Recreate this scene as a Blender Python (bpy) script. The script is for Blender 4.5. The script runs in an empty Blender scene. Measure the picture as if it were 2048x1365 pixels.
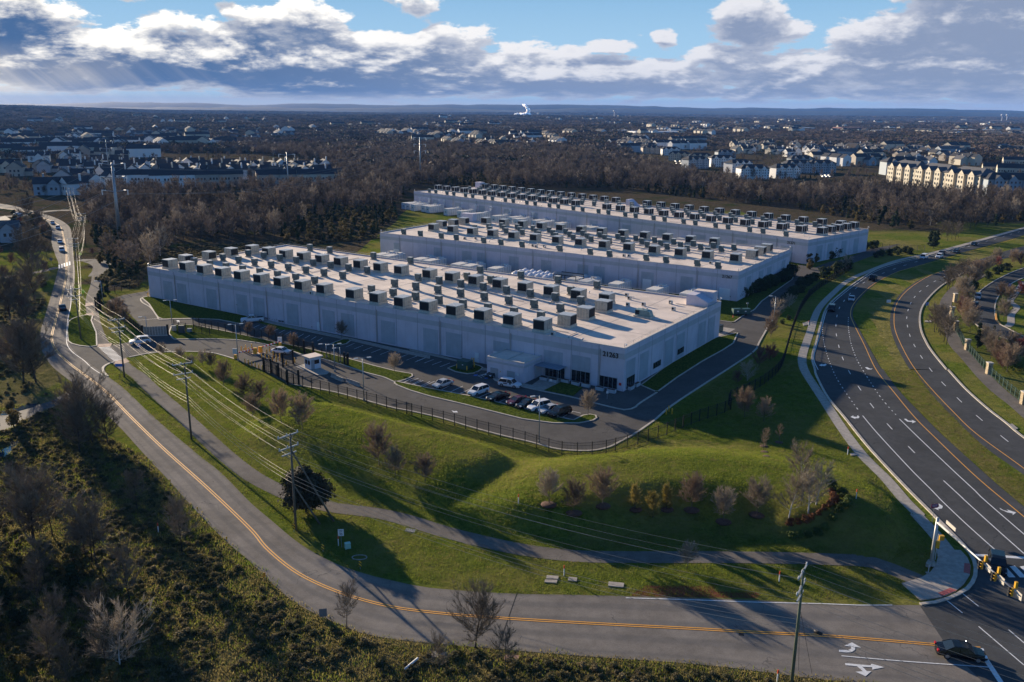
import bpy, bmesh, math, random
import numpy as np
from mathutils import Vector, Matrix, noise
from mathutils.geometry import tessellate_polygon
random.seed(7); RNG = np.random.default_rng(7)
S = bpy.context.scene
col = S.collection
rad = math.radians
# ------------------------------------------------------------- camera
F = 1735.; HC = 55.; PIT = rad(15.03); ROLL = rad(.5)
cam = bpy.data.cameras.new('camera'); cam.sensor_width = 36; cam.lens = 36 * F / 2048
cam.clip_start = 1; cam.clip_end = 60000
co = bpy.data.objects.new('camera', cam); col.objects.link(co)
co.matrix_world = Matrix.Translation((0, 0, HC)) @ Matrix.Rotation(math.pi / 2 - PIT, 4, 'X') @ Matrix.Rotation(ROLL, 4, 'Z')
S.camera = co
# ------------------------------------------------------------- light
SUN_EL = rad(13.0); SX, SY = -.63, .777            # the sun stands ahead and to the left
sl = bpy.data.lights.new('sun', 'SUN'); sl.energy = 5.0; sl.angle = rad(.6); sl.color = (1, .83, .62)
so = bpy.data.objects.new('sun', sl); col.objects.link(so)
sdir = Vector((SX * math.cos(SUN_EL), SY * math.cos(SUN_EL), math.sin(SUN_EL)))
so.rotation_euler = sdir.to_track_quat('Z', 'Y').to_euler()
so.location = (-100, 200, 120)
S.view_settings.view_transform = 'Standard'; S.view_settings.look = 'None'
S.view_settings.exposure = 0.95; S.view_settings.gamma = 1
S.cycles.max_bounces = 5; S.cycles.diffuse_bounces = 2; S.cycles.glossy_bounces = 2
S.cycles.transmission_bounces = 2; S.cycles.transparent_max_bounces = 6; S.cycles.volume_bounces = 0
S.cycles.caustics_reflective = False; S.cycles.caustics_refractive = False
S.cycles.use_denoising = True
S.cycles.sample_clamp_indirect = 4
# ------------------------------------------------------------- node helper
class NT:
    def __init__(s, nt): s.nt = nt
    def n(s, typ, **kw):
        x = s.nt.nodes.new(typ)
        for k, v in kw.items(): setattr(x, k, v)
        return x
    def link(s, a, b): s.nt.links.new(a, b)
    def inp(s, node, i, v):
        if isinstance(v, (int, float, tuple, list)): node.inputs[i].default_value = v
        else: s.link(v, node.inputs[i])
    def m(s, op, a, b=None, c=None, clamp=False):
        x = s.n('ShaderNodeMath', operation=op, use_clamp=clamp)
        s.inp(x, 0, a)
        if b is not None: s.inp(x, 1, b)
        if c is not None: s.inp(x, 2, c)
        return x.outputs[0]
    def sm(s, v, lo, hi, a=0., b=1.):
        x = s.n('ShaderNodeMapRange', interpolation_type='SMOOTHSTEP')
        s.inp(x, 0, v); s.inp(x, 1, lo); s.inp(x, 2, hi); s.inp(x, 3, a); s.inp(x, 4, b)
        return x.outputs[0]
    def mix(s, f, a, b):
        x = s.n('ShaderNodeMix', data_type='RGBA'); s.inp(x, 0, f)
        for i, v in ((6, a), (7, b)):
            s.inp(x, i, (*v, 1) if isinstance(v, tuple) and len(v) == 3 else v)
        return x.outputs[2]
    def noise(s, vec, scale, det=3, rough=.55, dist=0, out=0):
        x = s.n('ShaderNodeTexNoise'); s.link(vec, x.inputs['Vector'])
        x.inputs['Scale'].default_value = scale; x.inputs['Detail'].default_value = det
        x.inputs['Roughness'].default_value = rough; x.inputs['Distortion'].default_value = dist
        return x.outputs[out]
# ------------------------------------------------------------- sky with clouds
def make_world():
    w = bpy.data.worlds.new("World"); S.world = w; w.use_nodes = True
    nt = w.node_tree; nt.nodes.clear(); N = NT(nt)
    sky = N.n('ShaderNodeTexSky', sky_type='NISHITA'); sky.sun_disc = False
    sky.sun_elevation = SUN_EL; sky.sun_rotation = math.atan2(SX, SY)
    sky.altitude = 100; sky.air_density = 1.0; sky.dust_density = .6; sky.ozone_density = 2.0
    tc = N.n('ShaderNodeTexCoord'); sp = N.n('ShaderNodeSeparateXYZ'); N.link(tc.outputs['Generated'], sp.inputs[0])
    x, y, z = sp.outputs
    az = N.m('ARCTAN2', x, y); el = N.m('ARCSINE', z)
    def pos(dx, dy, kx=1., ky=1.7):
        c = N.n('ShaderNodeCombineXYZ'); N.link(N.m('MULTIPLY', N.m('ADD', az, dx), kx), c.inputs[0])
        N.link(N.m('MULTIPLY', N.m('SQRT', N.m('MAXIMUM', N.m('ADD', el, dy), .0004)), ky * .72), c.inputs[1]); c.inputs[2].default_value = 3.7
        return c.outputs[0]
    def P(px, py): return math.atan2(px - 1024, F), (216 + (px - 1024) * .0088 - py) / F * .98
    # soft ellipses of cloud: centre (in directions of the sky), half sizes, strength
    ell = [(20, 92, 150, 62, 1.35), (300, 132, 420, 46, 1.35), (740, 138, 330, 56, 1.4), (600, 70, 100, 44, 1.05), (400, 72, 90, 24, .75), (905, 104, 90, 52, 1.05), (1120, 158, 290, 32, 1.2), (640, 172, 700, 16, .95), (1000, 130, 110, 40, .9),
           (1300, 168, 120, 34, 1.0), (1465, 62, 62, 42, 1.0), (1540, 78, 60, 18, .8), (1560, 148, 170, 46, .95), (1830, 150, 380, 58, 1.0), (1985, 50, 190, 90, 1.2), (1730, 100, 130, 34, .85), (1420, 125, 60, 22, .9),
           (1200, 101, 50, 10, .75), (1312, 86, 22, 14, .75), (285, 12, 55, 18, .8), (430, 4, 60, 14, .75), (845, 24, 45, 26, .8), (780, 8, 24, 12, .6), (0, 10, 30, 20, .8), (1700, 188, 700, 16, .8), (1130, 106, 24, 9, .65), (495, 45, 30, 16, .6), (120, 160, 260, 12, .7)]
    def mask(dy=0.):
        m = None; el_ = N.m('ADD', el, dy) if dy else el
        for (px, py, w_, h_, a) in ell:
            ca, ce = P(px, py)
            u = N.m('MULTIPLY', N.m('SUBTRACT', az, ca), F / w_); v = N.m('MULTIPLY', N.m('SUBTRACT', el_, ce), F / h_)
            r = N.m('ADD', N.m('MULTIPLY', u, u), N.m('MULTIPLY', v, v))
            g = N.m('MULTIPLY', N.m('MAXIMUM', N.m('SUBTRACT', 1., N.m('MULTIPLY', r, .5)), -.6), a)
            m = g if m is None else N.m('SMOOTH_MAX', m, g, .25)
        return N.m('SUBTRACT', m, N.m('MULTIPLY', N.sm(N.m('ABSOLUTE', az), .8, 1.4), .5))
    M0 = mask(); M1 = mask(.014)
    def dens(dx, dy, det=8, M_=None, kb=1.9, ro=.62):
        a = N.noise(pos(dx, dy, 1., 1.5), 7.5, det, ro, .35)
        b = N.noise(pos(dx, dy, 1., 1.9), 26., 5, .62)
        n = N.m('ADD', N.m('MULTIPLY', N.m('SUBTRACT', a, .5), 2.2), N.m('MULTIPLY', N.m('SUBTRACT', b, .5), kb))
        return N.m('ADD', n, N.m('SUBTRACT', M_, .2))
    d0 = dens(0., 0., 8, M0); s0 = dens(0., 0., 7, M0, 1.5, .57); d1 = dens(-.007, .012, 7, M1, 1.5, .57)
    cover = N.sm(d0, 0., .28)
    thick = N.sm(s0, .08, .78)
    top = N.sm(N.m('SUBTRACT', s0, d1), -.04, .72)          # lit where less cloud lies towards the sun
    sunside = N.sm(az, .2, -.45)                           # backlit, high contrast on the sun's side
    lit = N.m('ADD', N.m('MULTIPLY', N.m('SUBTRACT', 1., thick), .55), N.m('MULTIPLY', top, .95), clamp=True)
    dark = N.mix(sunside, (2.0, 2.5, 3.6), (.48, 1.05, 2.25)); bright = N.mix(sunside, (6.3, 6.3, 6.6), (9.8, 9.3, 8.4))
    cl = N.mix(N.m('POWER', lit, 1.25), dark, bright)
    clr = N.n('ShaderNodeMix', data_type='RGBA', blend_type='MULTIPLY'); clr.inputs[0].default_value = 1
    N.link(sky.outputs[0], clr.inputs[6]); clr.inputs[7].default_value = (.40, .70, 1.12, 1)
    # near the sun the clear sky pales to a soft blue instead of glaring
    soft = N.mix(N.sm(el, .02, .22), (3.2, 5.0, 6.6), (.85, 2.6, 4.9))
    skyc = N.mix(N.m('MULTIPLY', N.sm(N.m('ABSOLUTE', az), 1.3, .75), N.sm(el, .75, .35)), clr.outputs[2], soft)
    out = N.mix(cover, skyc, cl)
    lowband = N.sm(el, .017, .002)
    out = N.mix(N.m('MULTIPLY', lowband, .75), out, N.mix(sunside, (4.7, 4.9, 5.5), (6.6, 5.9, 4.8)))
    rays = N.m('MULTIPLY', N.m('MULTIPLY', N.sm(az, -.36, -.62), N.m('MULTIPLY', N.sm(el, .062, .04), N.sm(el, .004, .02, .35, 1.))), N.sm(N.noise(pos(0., 0., 1., 1.), 5., 2, .5), .3, .65))
    rc = N.n('ShaderNodeCombineXYZ'); N.link(N.m('SUBTRACT', N.m('MULTIPLY', az, 1.), N.m('MULTIPLY', el, -1.1)), rc.inputs[0])
    beam = N.sm(N.noise(rc.outputs[0], 55., 3, .6), .38, .68)
    out = N.mix(N.m('MULTIPLY', N.m('MULTIPLY', N.sm(az, -.22, -.5), N.sm(el, .06, .02)), N.m('MULTIPLY', beam, .2)), out, (9.5, 8.6, 7.2))
    out = N.mix(N.m('MULTIPLY', rays, .95), out, (14., 12., 8.4))
    # the sky behind the viewer and overhead is clear and deep blue
    bg = N.n('ShaderNodeBackground'); bg.inputs[1].default_value = .07
    N.link(out, bg.inputs[0]); o = N.n('ShaderNodeOutputWorld'); N.link(bg.outputs[0], o.inputs[0])
make_world()
# ------------------------------------------------------------- picture -> ground
Rm = (Matrix.Rotation(math.pi / 2 - PIT, 3, 'X') @ Matrix.Rotation(ROLL, 3, 'Z'))
def D(px, py): return Rm @ Vector((px - 1024, 682.5 - py, -F))
def G(px, py, z=0.):
    d = D(px, py); t = (z - HC) / d.z
    return Vector((d.x * t, d.y * t, z))
def proj(x, y, z):
    v = Rm.transposed() @ Vector((x, y, z - HC)); return 1024 + F * v.x / -v.z, 682.5 - F * v.y / -v.z
def crop(k, ox, oy, pts): return [(x / k + ox, y / k + oy) for x, y in pts]
K = 4.876
def GP(pts, z=0.): return [G(x, y, z).xy for x, y in pts]
def CG(k, ox, oy, pts, z=0.): return GP(crop(k, ox, oy, pts), z)
# ------------------------------------------------------------- terrain
def sst(t):
    t = np.clip(t, 0, 1); return t * t * (3 - 2 * t)
# ridge crest (picture points, height there) -> crest polyline in the world
def ridge(pts, H, wn, wf):
    P_ = [G(x, y, H) for x, y in pts]
    return [(p.x, p.y) for p in P_], H, wn, wf
RIDGES = [
    ridge([(640, 815), (720, 836), (800, 857), (900, 882), (945, 897)], 3.4, 16, 8),
    ridge([(1150, 972), (1220, 955), (1320, 943), (1420, 943), (1520, 955), (1600, 974), (1650, 998)], 3.7, 11.5, 22),
]
_kp = [G(x, y).xy for x, y in [(450, 915), (545, 975), (590, 995), (658, 1014), (754, 1025), (817, 1041), (881, 1062), (944, 1078), (1039, 1099), (1150, 1113), (1283, 1115), (1417, 1115), (1551, 1116), (1650, 1119), (1787, 1140)]]
_kq = [G(x, y).xy for x, y in [(580, 770), (666, 786), (727, 802), (820, 825), (943, 858), (1004, 874), (1107, 900), (1189, 904), (1240, 888), (1310, 842), (1405, 772), (1507, 704)]]
_ks = [G(x, y).xy for x, y in [(1633, 751), (1655, 795), (1688, 835), (1732, 890), (1776, 938), (1820, 984), (1864, 1028), (1900, 1066), (1935, 1107), (1945, 1150), (1912, 1185), (1870, 1165), (1885, 1120), (1900, 1066)]]
KEEP = [((a.x, a.y), (b.x, b.y)) for L in (_kp, _kq, _ks) for a, b in zip(L[:-1], L[1:])]
def hgt(X, Y):
    X = np.asarray(X, float); Y = np.asarray(Y, float); H = np.zeros_like(X)
    for pts, h, wn, wf in RIDGES:
        best = np.full(X.shape, 1e9); val = np.zeros_like(X)
        for (ax, ay), (bx, by) in zip(pts[:-1], pts[1:]):
            dx, dy = bx - ax, by - ay; l2 = dx * dx + dy * dy
            t = np.clip(((X - ax) * dx + (Y - ay) * dy) / l2, 0, 1)
            qx, qy = X - ax - t * dx, Y - ay - t * dy
            d = np.hypot(qx, qy); side = (qy * dx - qx * dy) / (np.maximum(d, 1e-3) * math.sqrt(l2))
            w = wn + (wf - wn) * (side * .5 + .5)
            e = 1 - d / w
            val = np.where(e > best * 0 - 1e9, np.maximum(val, h * sst(e * 1.25)), val)
        H = (H ** 2.2 + val ** 2.2) ** (1 / 2.2)
    for (x0, y0), (x1, y1) in KEEP:                     # the paths and drives stay level
        dx, dy = x1 - x0, y1 - y0; t = np.clip(((X - x0) * dx + (Y - y0) * dy) / (dx * dx + dy * dy), 0, 1)
        H = H * sst((np.hypot(X - x0 - t * dx, Y - y0 - t * dy) - 1.8) / 6.)
    R_ = np.hypot(X, Y)
    far = sst((R_ - 1500) / 3000)
    H = H + far * (9 * np.sin(X / 900. + 1) * np.sin(Y / 700.) + 7 * np.sin(X / 2300. + Y / 1700.))
    left = sst((-X / np.maximum(Y, 1) - .36) / .22) * sst((R_ - 3000) / 3000)
    return H + left * 34
def h1(x, y): return float(hgt(np.array([x]), np.array([y]))[0])
def GT(px, py):
    d = D(px, py).normalized(); lo = 55.
    z = 0.
    for _ in range(12):
        p = G(px, py, z); z = .5 * z + .5 * h1(p.x, p.y)
    p = G(px, py, z); return Vector((p.x, p.y, h1(p.x, p.y)))
# ------------------------------------------------------------- materials
MATS = {}
def mat(name, colr, rough=.8, metal=0., var=0., vscale=2., bump=0., bscale=20., spec=.5, c2=None, emit=None, streak=0.):
    if name in MATS: return MATS[name]
    m = bpy.data.materials.new(name); m.use_nodes = True; nt = m.node_tree; N = NT(nt)
    b = nt.nodes['Principled BSDF']; b.inputs['Roughness'].default_value = rough; b.inputs['Metallic'].default_value = metal
    b.inputs['Specular IOR Level'].default_value = spec
    b.inputs['Base Color'].default_value = (*colr, 1)
    if var or c2 or bump:
        g = N.n('ShaderNodeNewGeometry')
        if var or c2:
            n = N.noise(g.outputs['Position'], vscale, 5, .65)
            a = tuple(x * (1 - var) for x in colr); c = c2 or tuple(min(1, x * (1 + var)) for x in colr)
            cc = N.mix(N.sm(n, .3, .7), a, c)
            if streak:                                      # rain streaks and grime, drawn out downwards
                mp = N.n('ShaderNodeMapping'); mp.inputs['Scale'].default_value = (1.3, 1.3, .07); N.link(g.outputs['Position'], mp.inputs[0])
                cc = N.mix(N.m('MULTIPLY', N.sm(N.noise(mp.outputs[0], 1., 6, .7), .5, .72), streak), cc, tuple(x * .62 for x in colr))
            N.link(cc, b.inputs['Base Color'])
        if bump:
            n2 = N.noise(g.outputs['Position'], bscale, 4, .7)
            bp = N.n('ShaderNodeBump'); bp.inputs['Strength'].default_value = min(1, bump); bp.inputs['Distance'].default_value = bump * .2
            N.link(n2, bp.inputs['Height']); N.link(bp.outputs[0], b.inputs['Normal'])
    if emit:
        b.inputs['Emission Color'].default_value = (*emit[:3], 1); b.inputs['Emission Strength'].default_value = emit[3]
    MATS[name] = m; return m
def leafmat(name, c1, c2, scale=.6, trans=0.):
    if name in MATS: return MATS[name]
    m = bpy.data.materials.new(name); m.use_nodes = True; N = NT(m.node_tree); b = m.node_tree.nodes['Principled BSDF']
    g = N.n('ShaderNodeNewGeometry'); oi = N.n('ShaderNodeObjectInfo')
    n = N.noise(g.outputs['Position'], scale, 3, .6)
    v = N.m('ADD', N.m('MULTIPLY', n, .7), N.m('MULTIPLY', oi.outputs['Random'], .4))
    N.link(N.mix(N.sm(v, .25, .85), c1, c2), b.inputs['Base Color'])
    b.inputs['Roughness'].default_value = .8; b.inputs['Specular IOR Level'].default_value = .2
    if trans:                                               # thin leaves and blades let the low sun through
        t = N.n('ShaderNodeBsdfTranslucent'); src = b.inputs['Base Color'].links[0].from_socket; N.link(src, t.inputs[0]); mx = N.n('ShaderNodeMixShader'); mx.inputs[0].default_value = trans
        N.link(b.outputs[0], mx.inputs[1]); N.link(t.outputs[0], mx.inputs[2]); N.link(mx.outputs[0], m.node_tree.nodes['Material Output'].inputs[0])
    MATS[name] = m; return m
# ------------------------------------------------------------- mesh builder
class MB:
    def __init__(s): s.v = []; s.f = []
    def add(s, vs, fs):
        o = len(s.v); s.v += [tuple(v) for v in vs]; s.f += [tuple(i + o for i in f) for f in fs]; return s
    def box(s, c, d, rz=0., taper=1.):
        x, y, z = c; a, b, h = d[0] / 2, d[1] / 2, d[2]; cs, sn = math.cos(rz), math.sin(rz); vs = []
        for zz, k in ((0, 1), (h, taper)):
            for sx, sy in ((-1, -1), (1, -1), (1, 1), (-1, 1)):
                u, w = sx * a * k, sy * b * k; vs.append((x + u * cs - w * sn, y + u * sn + w * cs, z + zz))
        return s.add(vs, [(3, 2, 1, 0), (4, 5, 6, 7), (0, 1, 5, 4), (1, 2, 6, 5), (2, 3, 7, 6), (3, 0, 4, 7)])
    def prism(s, poly, z0, z1, bottom=True):
        n = len(poly); vs = [(p[0], p[1], z0) for p in poly] + [(p[0], p[1], z1) for p in poly]
        a = sum(poly[i][0] * poly[(i + 1) % n][1] - poly[(i + 1) % n][0] * poly[i][1] for i in range(n))
        tr = tessellate_polygon([[Vector((p[0], p[1], 0)) for p in poly]])
        fs = [tuple(i + n for i in t) for t in tr]
        if bottom: fs += [tuple(reversed(t)) for t in tr]
        for i in range(n):
            j = (i + 1) % n; fs.append((i, j, j + n, i + n) if a > 0 else (j, i, i + n, j + n))
        return s.add(vs, fs)
    def sheet(s, poly, z):
        tr = tessellate_polygon([[Vector((p[0], p[1], 0)) for p in poly]])
        fs = []
        for t in tr:
            a, b, c = [poly[i] for i in t]
            cr = (b[0] - a[0]) * (c[1] - a[1]) - (b[1] - a[1]) * (c[0] - a[0])
            fs.append(tuple(t) if cr > 0 else tuple(reversed(t)))
        return s.add([(p[0], p[1], z) for p in poly], fs)
    def tube(s, p0, p1, r0, r1=None, n=6, cap=True):
        r1 = r0 if r1 is None else r1; p0 = Vector(p0); p1 = Vector(p1); d = (p1 - p0)
        if d.length < 1e-6: return s
        d.normalize(); u = d.orthogonal().normalized(); w = d.cross(u); vs = []
        for p, r in ((p0, r0), (p1, r1)):
            for i in range(n):
                a = 2 * math.pi * i / n; vs.append(p + (u * math.cos(a) + w * math.sin(a)) * r)
        fs = [(i, (i + 1) % n, (i + 1) % n + n, i + n) for i in range(n)]
        if cap: fs += [tuple(reversed(range(n))), tuple(range(n, 2 * n))]
        return s.add(vs, fs)
    def path(s, pts, r, n=5):
        P_ = [Vector(p) for p in pts]; vs = []; up = Vector((0, 0, 1))
        for i, p in enumerate(P_):
            d = (P_[min(i + 1, len(P_) - 1)] - P_[max(i - 1, 0)]).normalized()
            u = d.cross(up); u = u.normalized() if u.length > 1e-4 else d.orthogonal().normalized(); w = u.cross(d)
            vs += [p + (u * math.cos(2 * math.pi * k / n) + w * math.sin(2 * math.pi * k / n)) * r for k in range(n)]
        fs = [(i * n + k, i * n + (k + 1) % n, (i + 1) * n + (k + 1) % n, (i + 1) * n + k) for i in range(len(P_) - 1) for k in range(n)]
        return s.add(vs, fs)
    def ball(s, c, r, nu=8, nv=5, sq=(1, 1, 1)):
        vs = [(c[0], c[1], c[2] - r * sq[2])]
        for j in range(1, nv):
            t = math.pi * j / nv - math.pi / 2
            for i in range(nu):
                a = 2 * math.pi * i / nu; vs.append((c[0] + r * sq[0] * math.cos(t) * math.cos(a), c[1] + r * sq[1] * math.cos(t) * math.sin(a), c[2] + r * sq[2] * math.sin(t)))
        vs.append((c[0], c[1], c[2] + r * sq[2])); L_ = len(vs) - 1
        fs = [(0, 1 + (i + 1) % nu, 1 + i) for i in range(nu)]
        for j in range(nv - 2):
            for i in range(nu): a = 1 + j * nu; fs.append((a + i, a + (i + 1) % nu, a + nu + (i + 1) % nu, a + nu + i))
        a = 1 + (nv - 2) * nu; fs += [(a + i, a + (i + 1) % nu, L_) for i in range(nu)]
        return s.add(vs, fs)
    def ribbon(s, A, B, z):
        n = len(A); s.across = [0.] * n + [1.] * n; zf = z if callable(z) else (lambda x, y: z)
        return s.add([(p[0], p[1], zf(*p)) for p in A] + [(p[0], p[1], zf(*p)) for p in B], [(i, i + n, i + 1 + n, i + 1) for i in range(n - 1)])
    def build(s, name, m, parent=None, smooth=False, extra=None):
        n0 = len(s.f)
        if extra: s.add(extra[0].v, extra[0].f)
        me = bpy.data.meshes.new(name); me.from_pydata(s.v, [], s.f)
        if m: me.materials.append(m)
        if extra: me.materials.append(extra[1]); me.polygons.foreach_set('material_index', [0] * n0 + [1] * (len(s.f) - n0))
        if getattr(s, 'across', None) and len(s.across) == len(me.vertices): me.attributes.new('across', 'FLOAT', 'POINT').data.foreach_set('value', s.across)
        if smooth: me.polygons.foreach_set('use_smooth', [True] * len(me.polygons))
        o = bpy.data.objects.new(name, me); col.objects.link(o)
        if parent is not None: o.parent = parent
        return o
ORD = 'first second third fourth fifth sixth seventh eighth ninth tenth eleventh twelfth thirteenth fourteenth fifteenth sixteenth seventeenth eighteenth nineteenth twentieth'.split() + ['twenty-' + w for w in 'first second third fourth fifth sixth seventh eighth ninth'.split()] + ['thirtieth']
def tag(o, label, cat, group=None):
    o['label'] = label; o['category'] = cat
    if group: o['group'] = group
    return o
def kind(o, k='structure', label=None):
    o['kind'] = k
    if label: o['label'] = label
    return o
def thing(name, label, cat, loc=(0, 0, 0), rz=0., group=None):
    o = bpy.data.objects.new(name, None); col.objects.link(o); o.location = loc; o.rotation_euler = (0, 0, rz); o.empty_display_size = .3
    return tag(o, label, cat, group)
KIDS = {}
def kids(o):
    if o.name not in KIDS: KIDS[o.name] = list(o.children)
    return KIDS[o.name]
def dup(o, loc, rz=None, label=None, group=None, sc=None, parent=None):
    c = o.copy(); col.objects.link(c)
    if parent is None:
        c.location = loc
        if rz is not None: c.rotation_euler = (0, 0, rz)
        if sc: c.scale = (sc,) * 3 if isinstance(sc, (int, float)) else sc
        if label: c['label'] = label
        if group: c['group'] = group
    else: c.parent = parent
    for k in kids(o): dup(k, None, parent=c)
    return c
# polyline helpers
def resamp(pts, n=None, step=None, smooth=True):
    P_ = [Vector((p[0], p[1])) for p in pts]
    if smooth and len(P_) > 2:
        Q = []
        for i in range(len(P_) - 1):
            a, b, c, d = P_[max(i - 1, 0)], P_[i], P_[i + 1], P_[min(i + 2, len(P_) - 1)]
            for k in range(8):
                t = k / 8; Q.append(.5 * ((2 * b) + (c - a) * t + (2 * a - 5 * b + 4 * c - d) * t * t + (3 * b - a - 3 * c + d) * t ** 3))
        Q.append(P_[-1]); P_ = Q
    L_ = [0.]
    for a, b in zip(P_[:-1], P_[1:]): L_.append(L_[-1] + (b - a).length)
    if n is None: n = max(2, int(L_[-1] / step) + 1)
    X = np.interp(np.linspace(0, L_[-1], n), L_, [p.x for p in P_]); Y = np.interp(np.linspace(0, L_[-1], n), L_, [p.y for p in P_])
    return [Vector((x, y)) for x, y in zip(X, Y)]
def plen(P_): return sum((b - a).length for a, b in zip(P_[:-1], P_[1:]))
def offset(P_, d):
    out = []
    for i, p in enumerate(P_):
        t = (P_[min(i + 1, len(P_) - 1)] - P_[max(i - 1, 0)]).normalized(); out.append(p + Vector((-t.y, t.x)) * d)
    return out
def line(mb, P_, w, z): mb.ribbon(offset(P_, w / 2), offset(P_, -w / 2), z)
def kerbm(mb, P_, w, z0, z1):
    A, B = offset(P_, w / 2), offset(P_, -w / 2); n = len(P_)
    vs = [(*p, z0) for p in A] + [(*p, z1) for p in A] + [(*p, z1) for p in B] + [(*p, z0) for p in B]
    fs = []
    for i in range(n - 1):
        for k in range(3): a = k * n + i; fs.append((a, a + n, a + n + 1, a + 1))
    fs += [(0, n, 2 * n, 3 * n), (n - 1, 4 * n - 1, 3 * n - 1, 2 * n - 1)]
    mb.add(vs, fs)
def dashes(mb, P_, w, z, on, off, start=0.):
    Q = resamp(P_, step=.5, smooth=False); acc = start; seg = []
    for a, b in zip(Q[:-1], Q[1:]):
        l = (b - a).length; ph = acc % (on + off)
        if ph < on: seg.append(a)
        elif seg:
            seg.append(a); line(mb, seg, w, z); seg = []
        acc += l
    if len(seg) > 1: line(mb, seg, w, z)
def inpoly(X, Y, poly):
    r = np.zeros(X.shape, bool); n = len(poly)
    for i in range(n):
        x0, y0 = poly[i]; x1, y1 = poly[(i + 1) % n]
        c = ((y0 > Y) != (y1 > Y)) & (X < (x1 - x0) * (Y - y0) / ((y1 - y0) if y1 != y0 else 1e-9) + x0)
        r ^= c
    return r
# ============================================================= GROUND
def ground_material():
    m = bpy.data.materials.new('ground_cover'); m.use_nodes = True; N = NT(m.node_tree); b = m.node_tree.nodes['Principled BSDF']
    g = N.n('ShaderNodeNewGeometry'); p = g.outputs['Position']
    def at(nm): a = N.n('ShaderNodeAttribute', attribute_name=nm); return a.outputs['Fac']
    n1 = N.noise(p, .05, 5, .65); n2 = N.noise(p, .55, 4, .7); n3 = N.noise(p, 1.9, 5, .85); nf = N.noise(p, .004, 6, .7)
    mixn = N.m('ADD', N.m('MULTIPLY', n2, .42), N.m('MULTIPLY', n3, .62))
    lawn = N.mix(N.sm(mixn, .40, .62), (.06, .095, .014), (.16, .19, .032))
    lawn = N.mix(N.m('MULTIPLY', N.sm(n1, .42, .6), .65), lawn, (.23, .19, .06))
    dry = N.mix(N.sm(mixn, .35, .72), (.10, .11, .025), (.34, .28, .10))
    wood = N.mix(N.sm(mixn, .38, .66), (.03, .028, .018), (.14, .11, .07))
    wood = N.mix(N.sm(n1, .5, .68), wood, (.035, .05, .018))
    scrub = N.mix(N.sm(mixn, .38, .66), (.06, .07, .024), (.20, .175, .075))
    scrub = N.mix(N.m('MULTIPLY', N.sm(n1, .44, .6), .45), scrub, (.20, .15, .08))
    far = N.mix(N.sm(nf, .4, .62), (.045, .038, .028), (.095, .075, .052))
    dirt = N.mix(N.sm(mixn, .4, .7), (.20, .075, .045), (.13, .06, .03))
    c = lawn
    for k, cc in (('dry', dry), ('wood', wood), ('scrub', scrub), ('dirt', dirt), ('far', far)):
        f = at(k); f2 = N.sm(N.m('ADD', f, N.m('MULTIPLY', N.m('SUBTRACT', n2, .5), .9)), .3, .7) if k != 'far' else f
        c = N.mix(f2, c, cc)
    N.link(c, b.inputs['Base Color']); b.inputs['Roughness'].default_value = .9; b.inputs['Specular IOR Level'].default_value = .0
    bp = N.n('ShaderNodeBump'); bp.inputs['Strength'].default_value = 1.; bp.inputs['Distance'].default_value = .26
    h = N.m('ADD', N.noise(p, 1.5, 6, .8), N.m('MULTIPLY', N.noise(p, .35, 2, .5), 1.2))
    N.link(h, bp.inputs['Height']); N.link(bp.outputs[0], b.inputs['Normal'])
    return m
def axis(lo, hi, step, ext):
    a = list(np.arange(lo, hi, step)); d = step
    L_ = [lo]; 
    while L_[-1] > -ext: d *= 1.16; L_.append(L_[-1] - d)
    d = step; H_ = [hi]
    while H_[-1] < ext: d *= 1.16; H_.append(H_[-1] + d)
    return np.array(L_[::-1][:-1] + a + H_)
XS = axis(-70, 130, 1.25, 16000); YS = axis(62, 200, 1.25, 16000)
GX, GY = np.meshgrid(XS, YS); GZ = hgt(GX, GY)
nx, ny = len(XS), len(YS)
me = bpy.data.meshes.new('ground')
me.vertices.add(nx * ny); me.vertices.foreach_set('co', np.stack([GX, GY, GZ], -1).ravel())
idx = np.arange(nx * ny).reshape(ny, nx)
q = np.stack([idx[:-1, :-1], idx[:-1, 1:], idx[1:, 1:], idx[1:, :-1]], -1).reshape(-1, 4)
me.loops.add(q.size); me.loops.foreach_set('vertex_index', q.ravel())
me.polygons.add(len(q)); me.polygons.foreach_set('loop_start', np.arange(0, q.size, 4)); me.polygons.foreach_set('loop_total', np.full(len(q), 4))
me.update(calc_edges=True); me.polygons.foreach_set('use_smooth', [True] * len(q))
WOODP = [  # picture outlines of the woodland floor, scrub and so on, carried to the ground
    GP([(-200, 300), (1024, 296), (2300, 320), (2300, 470), (2060, 440), (1780, 466), (1745, 462), (1615, 450), (1240, 395), (830, 400), (795, 440), (760, 470), (640, 500), (520, 488), (330, 500), (280, 560), (230, 600), (190, 560), (170, 470), (160, 440), (100, 400), (-200, 420)]),
]
SCRUBP = [CG(2.936, 0, 900, [(-900, -300), (300, -250), (560, -100), (820, 30), (1100, 330), (1440, 660), (1700, 800), (2000, 1010), (2600, 1120), (3300, 1190), (5200, 1300), (5200, 1700), (-900, 1800)]),
          GP([(-300, 560), (60, 560), (95, 600), (80, 690), (70, 760), (100, 800), (60, 860), (-300, 860)])]
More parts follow.
